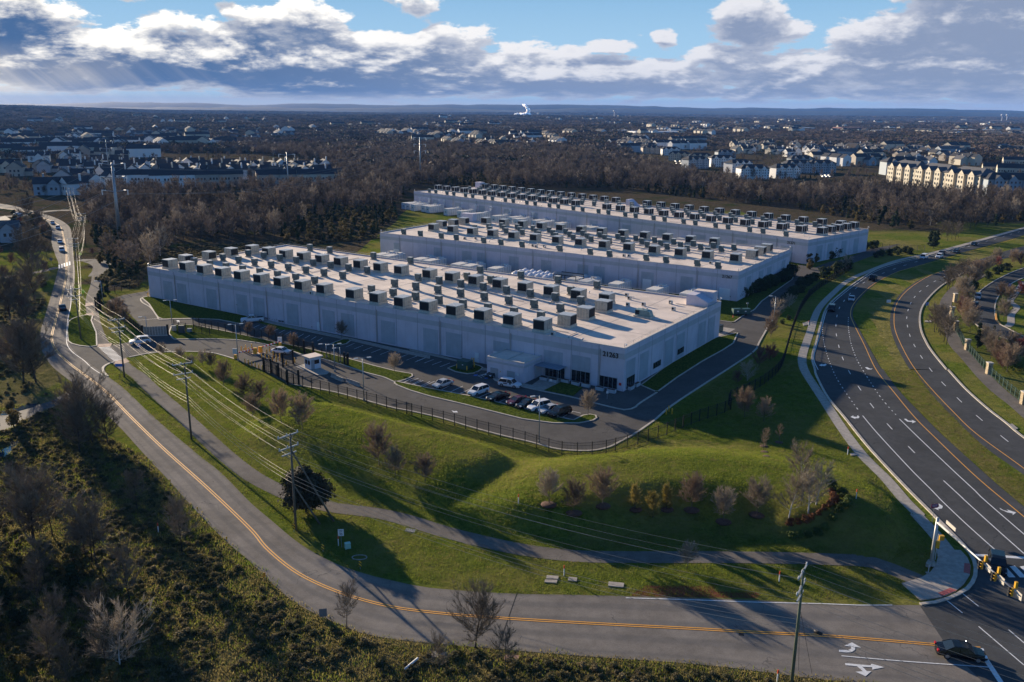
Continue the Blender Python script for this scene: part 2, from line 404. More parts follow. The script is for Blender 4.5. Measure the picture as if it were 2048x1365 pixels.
DRYP = [CG(4.549, 1600, 440, [(1240, 480), (1000, 600), (870, 740), (840, 900), (860, 1080), (1000, 1365), (900, 1365), (700, 1000), (640, 850), (700, 740), (850, 600), (1100, 470)]),
        CG(4.549, 1600, 740, [(760, 0), (1000, 0), (1240, 280), (1600, 650), (2038, 1100), (2038, 1250), (1700, 960), (1200, 470)]),
        CG(4.549, 1600, 440, [(1300, 400), (2038, 180), (2038, 240), (1400, 430)]), CG(4.549, 1600, 440, [(680, 190), (900, 170), (1030, 215), (1000, 235), (680, 230)]),
        GP([(1110, 925), (1250, 880), (1400, 880), (1500, 900), (1380, 915), (1200, 925)])]
DIRTP = [CG(3.74, 1150, 1000, [(380, 700), (560, 640), (900, 650), (1250, 690), (1450, 730), (1300, 748), (800, 735)])]
LAWN_FAR = GP([(380, 398), (560, 392), (580, 404), (380, 410)]) 
r_ = np.hypot(GX, GY)
A_ = {'wood': np.zeros(GX.shape), 'scrub': np.zeros(GX.shape), 'dry': np.zeros(GX.shape), 'dirt': np.zeros(GX.shape)}
for nm, L_ in (('wood', WOODP), ('scrub', SCRUBP), ('dry', DRYP), ('dirt', DIRTP)):
    for P_ in L_: A_[nm][inpoly(GX, GY, [tuple(p) for p in P_])] = 1
A_['scrub'][(GX < -95) & (GY < 200)] = 1; A_['wood'][(GY > 330) & (GX < -60) | (GY > 480)] = 1
A_['wood'][inpoly(GX, GY, [tuple(p) for p in LAWN_FAR])] = 0
A_['far'] = sst((r_ - 900) / 900)
for k_, v_ in A_.items():
    at_ = me.attributes.new(k_, 'FLOAT', 'POINT'); at_.data.foreach_set('value', v_.ravel().astype(np.float32))
me.materials.append(ground_material())
go = bpy.data.objects.new('ground', me); col.objects.link(go); kind(go, label='grassy ground with mown berms, scrub and woodland floor')

# ============================================================= PAVED SURFACES
def asphalt(name, base, var=.25, tint=(1, 1, 1)):
    m = bpy.data.materials.new(name); m.use_nodes = True; N = NT(m.node_tree); b = m.node_tree.nodes['Principled BSDF']
    g = N.n('ShaderNodeNewGeometry'); p = g.outputs['Position']
    a = N.noise(p, .12, 5, .65); c = N.noise(p, 6., 3, .8); s = N.noise(p, .8, 3, .6)
    v = N.m('ADD', N.m('MULTIPLY', a, .5), N.m('ADD', N.m('MULTIPLY', c, .35), N.m('MULTIPLY', s, .25)))
    lo = tuple(base * (1 - var) * t for t in tint); hi = tuple(base * (1 + var) * t for t in tint)
    cc = N.mix(N.sm(v, .38, .72), lo, hi)
    vo = N.n('ShaderNodeTexVoronoi', feature='DISTANCE_TO_EDGE'); vo.inputs['Scale'].default_value = .085
    wv = N.n('ShaderNodeVectorMath', operation='ADD'); N.link(p, wv.inputs[0])
    nn = N.n('ShaderNodeTexNoise'); nn.inputs['Scale'].default_value = .35; nn.inputs['Detail'].default_value = 4; N.link(p, nn.inputs['Vector'])
    sc_ = N.n('ShaderNodeVectorMath', operation='SCALE'); N.link(nn.outputs['Color'], sc_.inputs[0]); sc_.inputs['Scale'].default_value = 5.
    N.link(sc_.outputs[0], wv.inputs[1]); N.link(wv.outputs[0], vo.inputs['Vector'])
    if name == 'asphalt_worn':                                # wheel tracks darken each lane
        u = N.n('ShaderNodeAttribute', attribute_name='across').outputs['Fac']
        tr = N.m('MULTIPLY', N.sm(N.m('SINE', N.m('MULTIPLY', u, 25.13)), -.2, .9), N.sm(N.m('ABSOLUTE', N.m('SUBTRACT', u, .5)), .47, .4)); cc = N.mix(N.m('MULTIPLY', tr, .38), cc, tuple(base * .55 for _ in range(3)))
        ed = N.sm(N.m('ABSOLUTE', N.m('SUBTRACT', u, .5)), .44, .5); cc = N.mix(N.m('MULTIPLY', ed, N.m('MULTIPLY', s, .9)), cc, (.17, .15, .115))
    crack = N.m('MULTIPLY', N.sm(vo.outputs[0], .006, .002), N.sm(a, .46, .56))
    cc = N.mix(N.m('MULTIPLY', crack, .55), cc, tuple(base * .35 for _ in range(3)))
    N.link(cc, b.inputs['Base Color']); b.inputs['Roughness'].default_value = .95; b.inputs['Specular IOR Level'].default_value = .06
    bp = N.n('ShaderNodeBump'); bp.inputs['Strength'].default_value = .35; bp.inputs['Distance'].default_value = .01
    N.link(N.noise(p, 25., 2, .7), bp.inputs['Height']); N.link(bp.outputs[0], b.inputs['Normal'])
    MATS[name] = m; return m
a_old = asphalt('asphalt_worn', .185, .28, (1.1, .99, .86)); a_hwy = asphalt('asphalt_highway', .078, .24, (.98, 1, 1.0)); a_lot = asphalt('asphalt_lot', .10, .22, (1.06, 1, .92))
a_path = asphalt('asphalt_path', .15, .3, (1.12, 1, .86)); a_seam = asphalt('asphalt_shoulder', .05, .2); a_drive = asphalt('asphalt_drive', .15, .2, (1.08, 1, .9))
conc = mat('concrete_walk', (.36, .32, .27), .85, var=.18, vscale=1.5, bump=.1, bscale=12)
kerb_m = mat('kerb_concrete', (.46, .41, .34), .8, var=.2, vscale=1.)
white = mat('paint_white', (.72, .72, .70), .6, var=.15, vscale=4.); yellow = mat('paint_yellow', (.78, .36, .04), .6, var=.12, vscale=4.)
lawn_m = MATS.setdefault('lawn', go.data.materials[0])
brick_m = mat('brick_paver', (.30, .17, .12), .8, var=.3, vscale=5.); red_m = mat('warning_red', (.42, .10, .09), .8, var=.2, vscale=3.)
island_m = mat('grass_island', (.05, .085, .014), .9, var=.4, vscale=2.2, c2=(.125, .15, .028), bump=.9, bscale=2.5, spec=0.)

# ---- county road
wl = [(1656, 1361)] + crop(3.74, 1150, 1000, [(1870, 1345), (1000, 1240), (0, 1165)][1:2]) + [(1150, 1312), (976, 1297), (881, 1289), (785.6, 1279), (722, 1266.6), (659, 1241), (595, 1209.5), (547.6, 1171), (500, 1124), (453, 1084), (395, 1026), (340, 964), (300, 922), (272, 891), (246, 862), (205, 821), (174, 790), (143, 765), (108, 737), (93, 718), (81, 695), (79, 671), (90, 632), (100, 599), (111, 560), (117, 530), (110, 509), (103, 485), (104, 462), (98, 448), (86, 438), (60, 428), (20, 420), (-60, 412)]
wr = [(1840, 1211), (1760, 1211), (1650, 1210), (1551, 1203), (1400, 1197), (1150, 1190.5), (1023, 1188), (865, 1177), (785, 1162), (722, 1146), (658, 1122), (595, 1085), (547, 1045), (500, 1005), (443, 947), (400, 913), (369, 887), (328, 853), (287, 815), (246, 776), (213, 752), (180, 728), (152, 706), (137, 685), (135, 665), (137, 646), (142, 610), (147, 575), (150, 545), (146, 505), (144, 480), (141, 458), (131, 447), (115, 438), (90, 429), (50, 418), (10, 409), (-60, 400)]
wl = [(2300, 1420), (1900, 1378)] + wl
A1 = resamp(GP(wl), n=260); B1_ = resamp(GP([(2300, 1215)] + wr), n=260)
# pair each left point with the nearest on the right edge
def pair(A, B):
    fine = resamp(B, n=1200, smooth=False); out = []; j = 0
    for p in A:
        k = min(range(max(0, j - 5), min(len(fine), j + 140)), key=lambda q: (fine[q] - p).length); j = max(j, k); out.append(fine[j])
    return out
mb = MB(); mb.ribbon(A1, pair(A1, B1_), .03)
kind(mb.build('county_road', a_old), label='two-lane road curving past the data halls')
yl = [(1962, 1297.5), (1867, 1290), (1760, 1281), (1650, 1272.5), (1500, 1265), (1400, 1259), (1150, 1246), (944, 1233), (817, 1220), (754, 1208), (690, 1189.5), (627, 1164), (579, 1136), (531, 1095), (500, 1058), (414, 976), (328, 899), (266, 839), (205, 778), (143, 731), (118, 708), (106, 690), (104, 672), (110, 646), (121, 605), (131, 560), (133, 530), (132, 500), (127, 475), (121, 455), (106, 444), (80, 434), (40, 422), (-60, 408)]
Y_ = resamp(GP(yl), step=1.5); mb = MB(); line(mb, offset(Y_, .17), .15, .056); line(mb, offset(Y_, -.17), .15, .056)
kind(mb.build('centre_line_marking', yellow))
mb = MB()
line(mb, resamp(CG(3.74, 1150, 1000, [(380, 736), (900, 752), (1400, 770), (1870, 780)]) + CG(3.739, 1600, 1000, [(400, 790), (690, 790)]), step=2), .16, .056)
line(mb, resamp(CG(K, 0, 560, [(690, 60), (692, 230), (665, 370), (650, 500), (652, 620), (700, 700), (820, 790), (900, 865), (1010, 935)]), step=2), .14, .056)
line(mb, resamp(CG(3.739, 1600, 1000, [(310, 1170), (800, 1212), (1420, 1255)]), step=2), .15, .056)
for a, b in (((1100, 757), (1215, 850)), ((1215, 703), (1335, 800))): line(mb, resamp(CG(3.739, 1600, 1000, [a, b]), step=2), .13, .056)
for a, b in (((1335, 950), (1675, 1240)), ((1560, 975), (1800, 1180))): line(mb, resamp(CG(3.739, 1600, 1000, [a, b]), step=2), .14, .056)
kind(mb.build('edge_line_marking', white))
mb = MB(); line(mb, CG(3.739, 1600, 1000, [(1345, 1130), (1500, 1365), (1640, 1580)]), .55, .057)
line(mb, CG(3.739, 1600, 1000, [(1312, 416), (1500, 425), (1900, 452)]), .6, .057)
kind(mb.build('stop_line_marking', white))
mb = MB()
for i in range(7):
    o = i * 82; mb.sheet(CG(3.739, 1600, 1000, [(1490 + o * .93, 500 + i * 1), (1530 + o * .93, 494 + i * 1), (1612 + o, 583 + i), (1562 + o, 583 + i)]), .057)
for i in range(13):
    t = i / 12; o = (965 + t * 150, 662 + t * 140)
    mb.sheet(CG(K, 0, 560, [(o[0], o[1]), (o[0] + 110 + t * 0, o[1] - 6), (o[0] + 113, o[1] - 1), (o[0] + 3, o[1] + 5)]), .057)
for i in range(5):
    o = i * 22; mb.sheet(CG(K, 0, 280, [(570 + i * 25, 1222 - i * 8), (585 + i * 25, 1219 - i * 8), (588 + i * 25, 1255 - i * 8), (573 + i * 25, 1258 - i * 8)]), .057)
kind(mb.build('crosswalk_marking', white))
# arrows painted on the road
def arrow(mb, k, ox, oy, polys):
    for p in polys: mb.sheet(CG(k, ox, oy, p), .059)
mb = MB()
arrow(mb, 3.739, 1600, 1000, [[(290, 1140), (292, 1125), (360, 1127), (385, 1115), (378, 1100), (330, 1095), (388, 1070), (458, 1110), (412, 1103), (412, 1125), (385, 1143), (345, 1145)],
    [(335, 1225), (340, 1240), (425, 1248), (470, 1285), (415, 1290), (490, 1323), (533, 1286), (500, 1285), (465, 1252), (540, 1256), (540, 1273), (630, 1256), (535, 1230), (525, 1242)],
    [(1490, 62), (1500, 75), (1550, 97), (1590, 105), (1590, 118), (1617, 98), (1545, 75), (1560, 90), (1520, 80)],
    [(1035, 30), (1068, 50), (1062, 68), (1030, 70), (1040, 82), (1000, 65), (1000, 48), (1008, 38), (1012, 58), (1042, 55)]])
arrow(mb, 4.549, 1600, 740, [[(458, 432), (485, 418), (485, 428), (515, 432), (525, 416), (542, 432), (530, 444), (500, 443), (510, 452)],
    [(945, 450), (965, 448), (985, 465), (1020, 468), (1015, 458), (1055, 475), (1020, 490), (1022, 478), (975, 474)]])
arrow(mb, 4.549, 1600, 440, [[(172, 1325), (200, 1312), (205, 1320), (232, 1312), (243, 1322), (225, 1334), (195, 1330), (200, 1337)], [(590, 1345), (610, 1343), (640, 1358), (660, 1355), (650, 1364), (615, 1364)]])
kind(mb.build('lane_arrow_marking', white))
# asphalt patch and seams
mb = MB(); mb.sheet(CG(3.151, 500, 1000, [(1680, 590), (1655, 660), (1610, 790), (1565, 930), (1572, 931), (1618, 790), (1663, 660), (1688, 590)]), .034)
mb.sheet(CG(3.74, 1150, 1000, [(1222, 988), (1260, 992), (1265, 1022), (1225, 1018)]), .034)
kind(mb.build('road_seam', a_seam))

# ---- highway
HWL = crop(4.549, 1600, 440, [(3200, -260), (2500, -70), (2038, 80), (1500, 235), (1100, 340), (900, 385), (700, 450), (550, 540), (400, 650), (250, 790), (190, 950), (150, 1100), (110, 1250), (135, 1365)]) + crop(4.549, 1600, 740, [(150, 60), (250, 250), (400, 430), (600, 680), (800, 900), (1000, 1110), (1200, 1310)]) + crop(3.739, 1600, 1000, [(1000, 120), (1180, 300), (1270, 400), (1305, 470), (1312, 560), (1270, 650), (1180, 710), (1050, 762), (900, 785)])
HWR = crop(4.549, 1600, 440, [(3200, -240), (2500, -20), (2038, 140), (1400, 320), (1100, 410), (900, 470), (750, 540), (640, 620), (545, 720), (492, 800), (480, 880), (520, 960), (600, 1110), (700, 1290), (745, 1365)]) + crop(4.549, 1600, 740, [(760, 0), (900, 190), (1100, 400), (1300, 600), (1500, 780), (1800, 1050), (2038, 1250), (2500, 1650), (2900, 2000)])
L_ = resamp(GP(HWL), n=240); R_ = resamp(GP(HWR), n=240)
mb = MB()
poly = [tuple(p) for p in L_] + [tuple(p) for p in CG(3.739, 1600, 1000, [(900, 800), (1100, 1100), (1500, 1500), (2500, 1700)])] + [tuple(p) for p in reversed(R_)]
mb.sheet(poly, .045); kind(mb.build('highway_near_carriageway', a_hwy), label='dark asphalt carriageway with turn lanes sweeping down to the junction')
FL = crop(4.549, 1600, 440, [(3000, 60), (2500, 160), (2038, 240), (1700, 340), (1400, 430), (1240, 490), (1100, 540), (950, 640), (870, 730), (830, 830), (820, 950), (850, 1080), (920, 1230), (1000, 1365)]) + crop(4.549, 1600, 740, [(1030, 0), (1200, 230), (1450, 490), (1700, 720), (2038, 960), (2600, 1400), (3100, 1800)])
FR = crop(4.549, 1600, 440, [(3000, 90), (2500, 210), (2038, 308), (1700, 405), (1480, 490), (1380, 545), (1290, 600), (1200, 680), (1120, 780), (1090, 880), (1100, 1000), (1140, 1100), (1200, 1200), (1335, 1365)]) + crop(4.549, 1600, 740, [(1345, 0), (1500, 170), (1700, 350), (1880, 490), (2038, 620), (2600, 1000), (3300, 1400)])
A2 = resamp(GP(FL), n=260); B2 = resamp(GP(FR), n=260)
mb = MB(); mb.ribbon(A2, pair(A2, B2), .045); kind(mb.build('highway_far_carriageway', a_hwy), label='far carriageway beyond the grass median')
mb = MB()
line(mb, resamp(CG(4.549, 1600, 440, [(2038, 150), (1400, 335), (1000, 440), (850, 490), (680, 580), (560, 680), (480, 780), (460, 860), (480, 930), (580, 1130), (692, 1365)]) + CG(4.549, 1600, 740, [(850, 200), (1040, 430), (1230, 620), (1500, 880), (1700, 1060), (2038, 1340), (2500, 1730)]), step=2), .17, .052)
line(mb, resamp(CG(4.549, 1600, 440, [(1330, 455), (1180, 510), (1030, 600), (930, 690), (870, 790), (855, 900), (870, 1020), (950, 1200), (1050, 1365)]) + CG(4.549, 1600, 740, [(1200, 180), (1400, 390), (1600, 580), (2038, 900), (2600, 1330)]), step=2), .17, .052)
kind(mb.build('highway_edge_marking', yellow))
mb = MB()
c1 = CG(4.549, 1600, 440, [(2000, 110), (1500, 255), (1000, 400), (750, 490), (610, 555), (490, 640), (400, 740), (355, 810), (332, 900), (326, 1010), (340, 1090), (363, 1190), (405, 1300)]) + CG(4.549, 1600, 740, [(465, 50), (555, 190), (675, 355), (835, 540), (1035, 750), (1180, 890)])
dashes(mb, resamp(c1, step=2), .17, .053, 3., 8.2)
line(mb, resamp(CG(4.549, 1600, 740, [(1305, 1010), (1500, 1190)]) + CG(3.739, 1600, 1000, [(1225, 0), (1450, 205), (1675, 405)]), step=2), .17, .053)
dashes(mb, resamp(CG(4.549, 1600, 440, [(205, 960), (207, 1040), (220, 1130), (250, 1240), (290, 1350)]) + CG(4.549, 1600, 740, [(340, 90), (430, 230), (550, 395)]), step=2), .17, .053, .7, 1.5)
line(mb, resamp(CG(4.549, 1600, 740, [(570, 420), (700, 575), (1000, 900), (1200, 1100)]) + CG(3.739, 1600, 1000, [(1050, 0), (1250, 190), (1500, 413)]), step=2), .17, .053)
dashes(mb, resamp(CG(4.549, 1600, 440, [(440, 890), (440, 980), (460, 1110), (495, 1220), (545, 1325)]) + CG(4.549, 1600, 740, [(690, 190), (780, 310), (880, 420)]), step=2), .17, .053, .7, 1.5)
line(mb, resamp(CG(4.549, 1600, 740, [(905, 450), (1100, 640), (1400, 925), (1600, 1110)]) + CG(3.739, 1600, 1000, [(1375, 0), (1675, 260), (1900, 450)]), step=2), .17, .053)
c3 = CG(4.549, 1600, 440, [(1400, 480), (1280, 535), (1210, 570), (1150, 610), (1095, 650), (1050, 695), (1015, 745), (990, 800), (975, 860), (970, 925), (985, 1000), (1010, 1085), (1058, 1175), (1125, 1280)]) + CG(4.549, 1600, 740, [(1215, 33), (1343, 168), (1497, 322), (1705, 503), (1958, 707), (2300, 980)])
dashes(mb, resamp(c3, step=2), .17, .053, 3., 7.5)
line(mb, resamp(CG(4.549, 1600, 440, [(1500, 246), (1100, 350), (900, 397), (700, 464), (560, 552), (410, 662), (262, 800), (207, 950), (172, 1080), (125, 1255), (165, 1365)]), step=2), .16, .053)
kind(mb.build('lane_line_marking', white))
mb = MB()
hk = [p for p in HWL if p[0] < 2100]
kerbm(mb, resamp(GP(hk), step=2), .45, -.05, .17)
kerbm(mb, resamp(GP([p for p in FR if 520 < p[1]]), step=2), .45, -.05, .17)
kind(mb.build('highway_kerb', kerb_m), label='pale concrete kerb beside the carriageways')
# ---- sidewalk, plaza, bike path
sw = CG(4.549, 1600, 440, [(2600, -70), (2038, 74), (1300, 278), (900, 368), (600, 478), (430, 560), (300, 670), (185, 790), (130, 900), (100, 1000), (62, 1110), (20, 1250), (38, 1365)]) + CG(4.549, 1600, 740, [(130, 150), (230, 300), (380, 530), (560, 770), (780, 990), (950, 1190), (1090, 1330)]) + CG(3.739, 1600, 1000, [(870, 110), (1000, 250), (1100, 375)])
P_ = resamp(sw, step=2); mb = MB(); mb.ribbon(offset(P_, .95), offset(P_, -.95), lambda x, y: h1(x, y) + .05); kind(mb.build('highway_sidewalk', conc), label='narrow concrete sidewalk beside the highway')
mb = MB(); mb.prism(CG(3.739, 1600, 1000, [(1020, 375), (1200, 383), (1250, 435), (1275, 500), (1270, 565), (1225, 635), (1160, 690), (1050, 735), (900, 755), (760, 630), (900, 590), (975, 545), (1015, 490), (1030, 430)]), 0, .14)
kind(mb.build('corner_plaza', conc), label='curved concrete landing at the junction corner')
mb = MB(); mb.prism(CG(3.739, 1600, 1000, [(1228, 480), (1270, 485), (1272, 562), (1222, 550)]), .1, .15); mb.prism(CG(3.739, 1600, 1000, [(1120, 667), (1170, 685), (1060, 728), (1030, 705)]), .1, .15)
kind(mb.build('tactile_paving', red_m), label='red tactile ramps in the corner landing')
bp_ = CG(K, 0, 560, [(950, -120), (935, 40), (890, 190), (905, 330), (930, 460), (1010, 640)]) + CG(K, 0, 700, [(1200, 150), (1350, 255), (1500, 400), (1750, 620), (2000, 850)]) + GP([(455, 915), (500, 950), (545, 975), (590, 995)]) + CG(3.151, 500, 1000, [(500, 45), (800, 85), (1000, 132), (1200, 195), (1400, 247), (1700, 312), (2048, 355)]) + CG(3.74, 1150, 1000, [(500, 430), (1000, 430), (1500, 435), (1870, 445)]) + CG(3.739, 1600, 1000, [(500, 462), (700, 525), (900, 610)])
P_ = resamp(bp_, step=2); mb = MB(); mb.ribbon(offset(P_, 1.5), offset(P_, -1.5), lambda x, y: h1(x, y) + .035)
kind(mb.build('bike_path', a_path), label='worn asphalt path winding between road and berms')
P_ = resamp(CG(4.55, 1860, 520, [(480, 130), (330, 215), (240, 260), (170, 340), (140, 420), (150, 530), (190, 650), (240, 780), (350, 900), (480, 1050), (620, 1190), (800, 1330), (1000, 1500), (1300, 1700)]), step=3)
mb = MB(); mb.ribbon(offset(P_, 1.6), offset(P_, -1.6), .04); kind(mb.build('garden_path', a_path), label='asphalt path beyond the highway')
# residential road
RL = CG(4.55, 1860, 520, [(1300, -60), (855, 75), (650, 160), (500, 250), (430, 320), (380, 440), (370, 520), (430, 600), (560, 680), (700, 720), (855, 790), (1100, 880)])
RR = CG(4.55, 1860, 520, [(1300, 30), (855, 165), (700, 250), (620, 340), (590, 430), (600, 530), (640, 590), (700, 620), (855, 700), (1100, 780)])
A2 = resamp(RL, n=80); mb = MB(); mb.ribbon(A2, pair(A2, resamp(RR, n=80)), .04); kind(mb.build('residential_road', a_hwy), label='shaded street on the far right')
mb = MB(); kerbm(mb, A2, .3, 0, .15); kerbm(mb, resamp(RR, n=80), .3, 0, .15); kind(mb.build('street_kerb', kerb_m))
mb = MB(); kerbm(mb, resamp(CG(4.55, 1860, 520, [(600, 465), (603, 540), (640, 588)]), n=12), .42, 0, .16); kind(mb.build('yellow_kerb', yellow))
P_ = resamp(CG(4.55, 1860, 520, [(855, 200), (760, 330), (730, 380), (790, 430), (740, 500), (735, 580), (700, 610)]), step=2); mb = MB(); mb.ribbon(offset(P_, .9), offset(P_, -.9), .05); kind(mb.build('winding_footpath', conc))

# ---- service yard of the data halls
outer = crop(K, 0, 560, [(1000, 915), (1050, 820), (1110, 800), (1260, 755), (1500, 712), (1800, 703)]) + crop(K, 280, 450, [(500, 1240), (700, 1252), (920, 1312)]) + crop(K, 440, 620, [(140, 485), (430, 600), (650, 718), (1100, 800), (1400, 880), (1700, 960)]) + crop(K, 820, 640, [(0, 890), (300, 960), (600, 1050), (900, 1130), (1200, 1200), (1400, 1255), (1600, 1278), (1800, 1275), (1950, 1240), (2048, 1190)]) + [(1270, 868)] + crop(K, 1200, 560, [(540, 1365), (700, 1230), (1000, 1030), (1250, 870), (1500, 700), (1560, 600), (1680, 390), (1740, 310), (1850, 190), (2000, 60)]) + [(1640, 548), (1670, 541), (1700, 529), (1740, 514), (1775, 500), (1800, 488), (1740, 498), (1690, 519), (1660, 524), (1628, 536), (1600, 530), (1500, 560), (1440, 600), (1200, 640), (900, 660), (560, 660), (300, 575)] + crop(K, 0, 560, [(1440, 110), (1200, 150), (1050, 205), (1080, 230), (1240, 310), (1330, 400), (1395, 510), (1400, 560), (1300, 600), (1100, 640), (960, 655), (800, 655), (700, 625), (665, 600), (640, 640), (700, 730), (850, 850)])
mb = MB(); mb.sheet(GP(outer), .025); kind(mb.build('service_yard', a_lot), label='asphalt drives and car park round the data halls')
ISL = []
def island(name, pts, label, m=None, kz=.12, kerb=True, inner=True):
    P_ = [tuple(p) for p in pts]; mb = MB(); mb.prism(P_, -.05, kz + (.02 if inner else 0)); o = mb.build(name, m or island_m); kind(o, label=label)
    if kerb:
        mb = MB(); Q = resamp(P_ + [P_[0]], step=1.5, smooth=False); kerbm(mb, Q, .32, -.04, kz + .025); k = mb.build(name + '_kerb', kerb_m); kind(k)
    return o
strip = crop(K, 0, 560, [(1700, 582), (2048, 578)]) + crop(K, 440, 620, [(180, 296), (400, 330), (600, 370), (800, 440), (1000, 480), (1200, 540), (1400, 610), (1600, 660), (1705, 708), (1790, 690), (1880, 652), (1870, 628), (1700, 598), (1500, 548), (1250, 478), (900, 390), (600, 330), (300, 265), (0, 200)]) + crop(K, 280, 450, [(520, 980), (400, 972), (310, 985), (280, 1060), (320, 1110)])
island('verge', GP(strip), 'long grass strip between gate drive and car park')
island('verge', CG(K, 820, 640, [(-150, 600), (0, 632), (240, 682), (580, 745), (980, 838), (1280, 915), (1590, 985), (1700, 930), (1790, 922), (1830, 950), (1800, 980), (1650, 1010), (1400, 1010), (1100, 970), (900, 920), (500, 820), (200, 750), (0, 690), (-150, 630)]), 'grass strip in front of the parked cars')
island('verge', CG(K, 820, 640, [(370, 475), (420, 455), (500, 430), (640, 440), (712, 465), (690, 490), (640, 520), (560, 530), (450, 512)]), 'kerbed island with the green transformer')
island('verge', CG(K, 440, 620, [(1080, 335), (1200, 290), (1285, 292), (1230, 335), (1150, 350)]), 'small kerbed island in the car park')
island('verge', CG(K, 1200, 560, [(400, 1030), (555, 1098), (750, 955), (1000, 795), (1200, 685), (1300, 620), (1345, 515), (1250, 540), (1140, 565), (900, 680), (600, 880)]), 'shaded lawn beside the end wall')
island('verge', CG(K, 820, 640, [(1310, 690), (1480, 608), (1680, 665), (1590, 745)]), 'small lawn by the entrance', kerb=False)
lw = crop(K, 280, 450, [(85, 700), (15, 712), (90, 775), (150, 870), (175, 905), (225, 922), (480, 915), (760, 925), (985, 968), (1180, 930), (1240, 905), (1050, 850), (600, 780), (300, 730)])
island('verge', GP(lw), 'lawn along the left end of the nearest hall')
island('verge', CG(5.69, 1400, 440, [(-60, 1024), (180, 940), (330, 880), (420, 850), (760, 650), (900, 540), (1090, 580), (1050, 680), (850, 820), (700, 930), (620, 1024), (480, 1100), (380, 1170), (80, 1130)]), 'dark lawn between the second hall and its drive')
# entrance islands at the west road
island('verge', CG(K, 0, 560, [(668, 412), (700, 385), (750, 365), (840, 345), (905, 350), (890, 400), (940, 520), (945, 645), (880, 655), (780, 645), (700, 625), (665, 600), (655, 500)]), 'kerbed grass island at the site entrance')
mb = MB()
kerbm(mb, resamp(CG(K, 0, 560, [(1050, 945), (1010, 900), (1005, 860), (1050, 825), (1110, 805)]), step=1), .5, 0, .14)
kerbm(mb, resamp(CG(K, 0, 560, [(1260, 757), (1500, 713), (1800, 703)]) + CG(K, 280, 450, [(500, 1240), (700, 1250), (920, 1310)]), step=1), .35, 0, .14)
kerbm(mb, resamp(CG(K, 0, 560, [(1440, 165), (1375, 185), (1390, 225), (1470, 275), (1530, 350), (1560, 392), (1700, 385), (2048, 380)]), step=1), .35, 0, .14)
kerbm(mb, resamp(CG(K, 1200, 560, [(540, 1365), (700, 1230), (1000, 1030), (1250, 870), (1500, 700), (1560, 600), (1680, 390), (1740, 310), (1850, 190), (2000, 60)]), step=1.5), .4, 0, .14)
kerbm(mb, resamp(CG(K, 440, 620, [(650, 718), (1100, 800), (1400, 880), (1700, 960)]) + CG(K, 820, 640, [(0, 890), (300, 960), (600, 1050), (900, 1130), (1200, 1200), (1400, 1255), (1600, 1278), (1800, 1275), (1950, 1240), (2048, 1190)]) + GP([(1270, 868)]) + CG(K, 1200, 560, [(540, 1365)]), step=1.5), .4, 0, .12)
kind(mb.build('yard_kerb', kerb_m), label='concrete kerb round the service yard')
# sidewalks near hall
mb = MB(); mb.prism(CG(K, 440, 620, [(380, 110), (420, 95), (800, 180), (1300, 285), (1700, 375), (2048, 450), (2048, 480), (1700, 405), (1300, 310), (800, 205)]) , 0, .13)
mb.prism(CG(K, 820, 640, [(-5, 300), (300, 372), (590, 440), (700, 470), (930, 510), (920, 590), (1190, 640), (1300, 560), (1480, 560), (1480, 605), (1310, 690), (1060, 655), (850, 600), (815, 575), (905, 520), (680, 490), (560, 425), (300, 352), (-5, 285)]), 0, .13)
kind(mb.build('hall_sidewalk', conc), label='concrete walk along the front of the nearest hall')
mb = MB(); kerbm(mb, resamp(CG(K, 820, 640, [(815, 575), (860, 605), (1060, 650), (1300, 700), (1590, 760), (1800, 815), (2048, 875)]) + CG(K, 1200, 560, [(250, 1268), (330, 1255), (390, 1205), (555, 1100)]), step=1.5), .4, 0, .14); kind(mb.build('plaza_kerb', kerb_m))
mb = MB(); mb.prism(CG(K, 0, 560, [(945, 630), (1095, 622), (1075, 655), (950, 658)]), 0, .06); mb.prism(CG(K, 0, 560, [(1120, 800), (1230, 765), (1265, 800), (1190, 828), (1110, 822)]), 0, .06); mb.prism(CG(K, 0, 560, [(825, 340), (905, 318), (925, 350), (845, 362)]), 0, .06); mb.prism(CG(K, 0, 560, [(835, 230), (905, 222), (920, 250), (830, 262)]), 0, .06)
kind(mb.build('ramp_paving', brick_m), label='reddish ramps where the path crosses the drive')
# parking bays
mb = MB()
def bays(a0, a1, b0, b1, n, k, ox, oy):
    for i in range(n):
        t = i / (n - 1); p = G(*crop(k, ox, oy, [(a0[0] + (b0[0] - a0[0]) * t, a0[1] + (b0[1] - a0[1]) * t)])[0]); q = G(*crop(k, ox, oy, [(a1[0] + (b1[0] - a1[0]) * t, a1[1] + (b1[1] - a1[1]) * t)])[0])
        line(mb, [p.xy, q.xy], .12, .033)
bays((385, 148), (330, 175), (1000, 275), (950, 305), 11, K, 440, 620)
bays((1310, 330), (1225, 365), (2010, 468), (1900, 512), 9, K, 440, 620)
bays((70, 355), (-10, 385), (390, 422), (292, 460), 5, K, 820, 640)
bays((130, 592), (40, 630), (240, 600), (130, 650), 2, K, 820, 640)
for a, b in (((410, 632), (310, 683)), ((515, 648), (397, 703)), ((605, 668), (490, 720)), ((795, 705), (675, 757)), ((985, 750), (872, 802)), ((1595, 893), (1490, 950)), ((85, 570), (0, 600)), ((700, 545), (770, 510)), ((660, 550), (780, 515)), ((1490, 950), (1590, 975)), ((1590, 893), (1665, 912))):
    line(mb, [p for p in CG(K, 820, 640, [a, b])], .13, .033)
for i in range(5):
    line(mb, CG(K, 820, 640, [(665 + i * 22, 548 - i * 8), (700 + i * 22, 566 - i * 10)]), .1, .034)
bays((1870, 670), (1790, 710), (2048, 700), (1960, 745), 3, K, 440, 620)
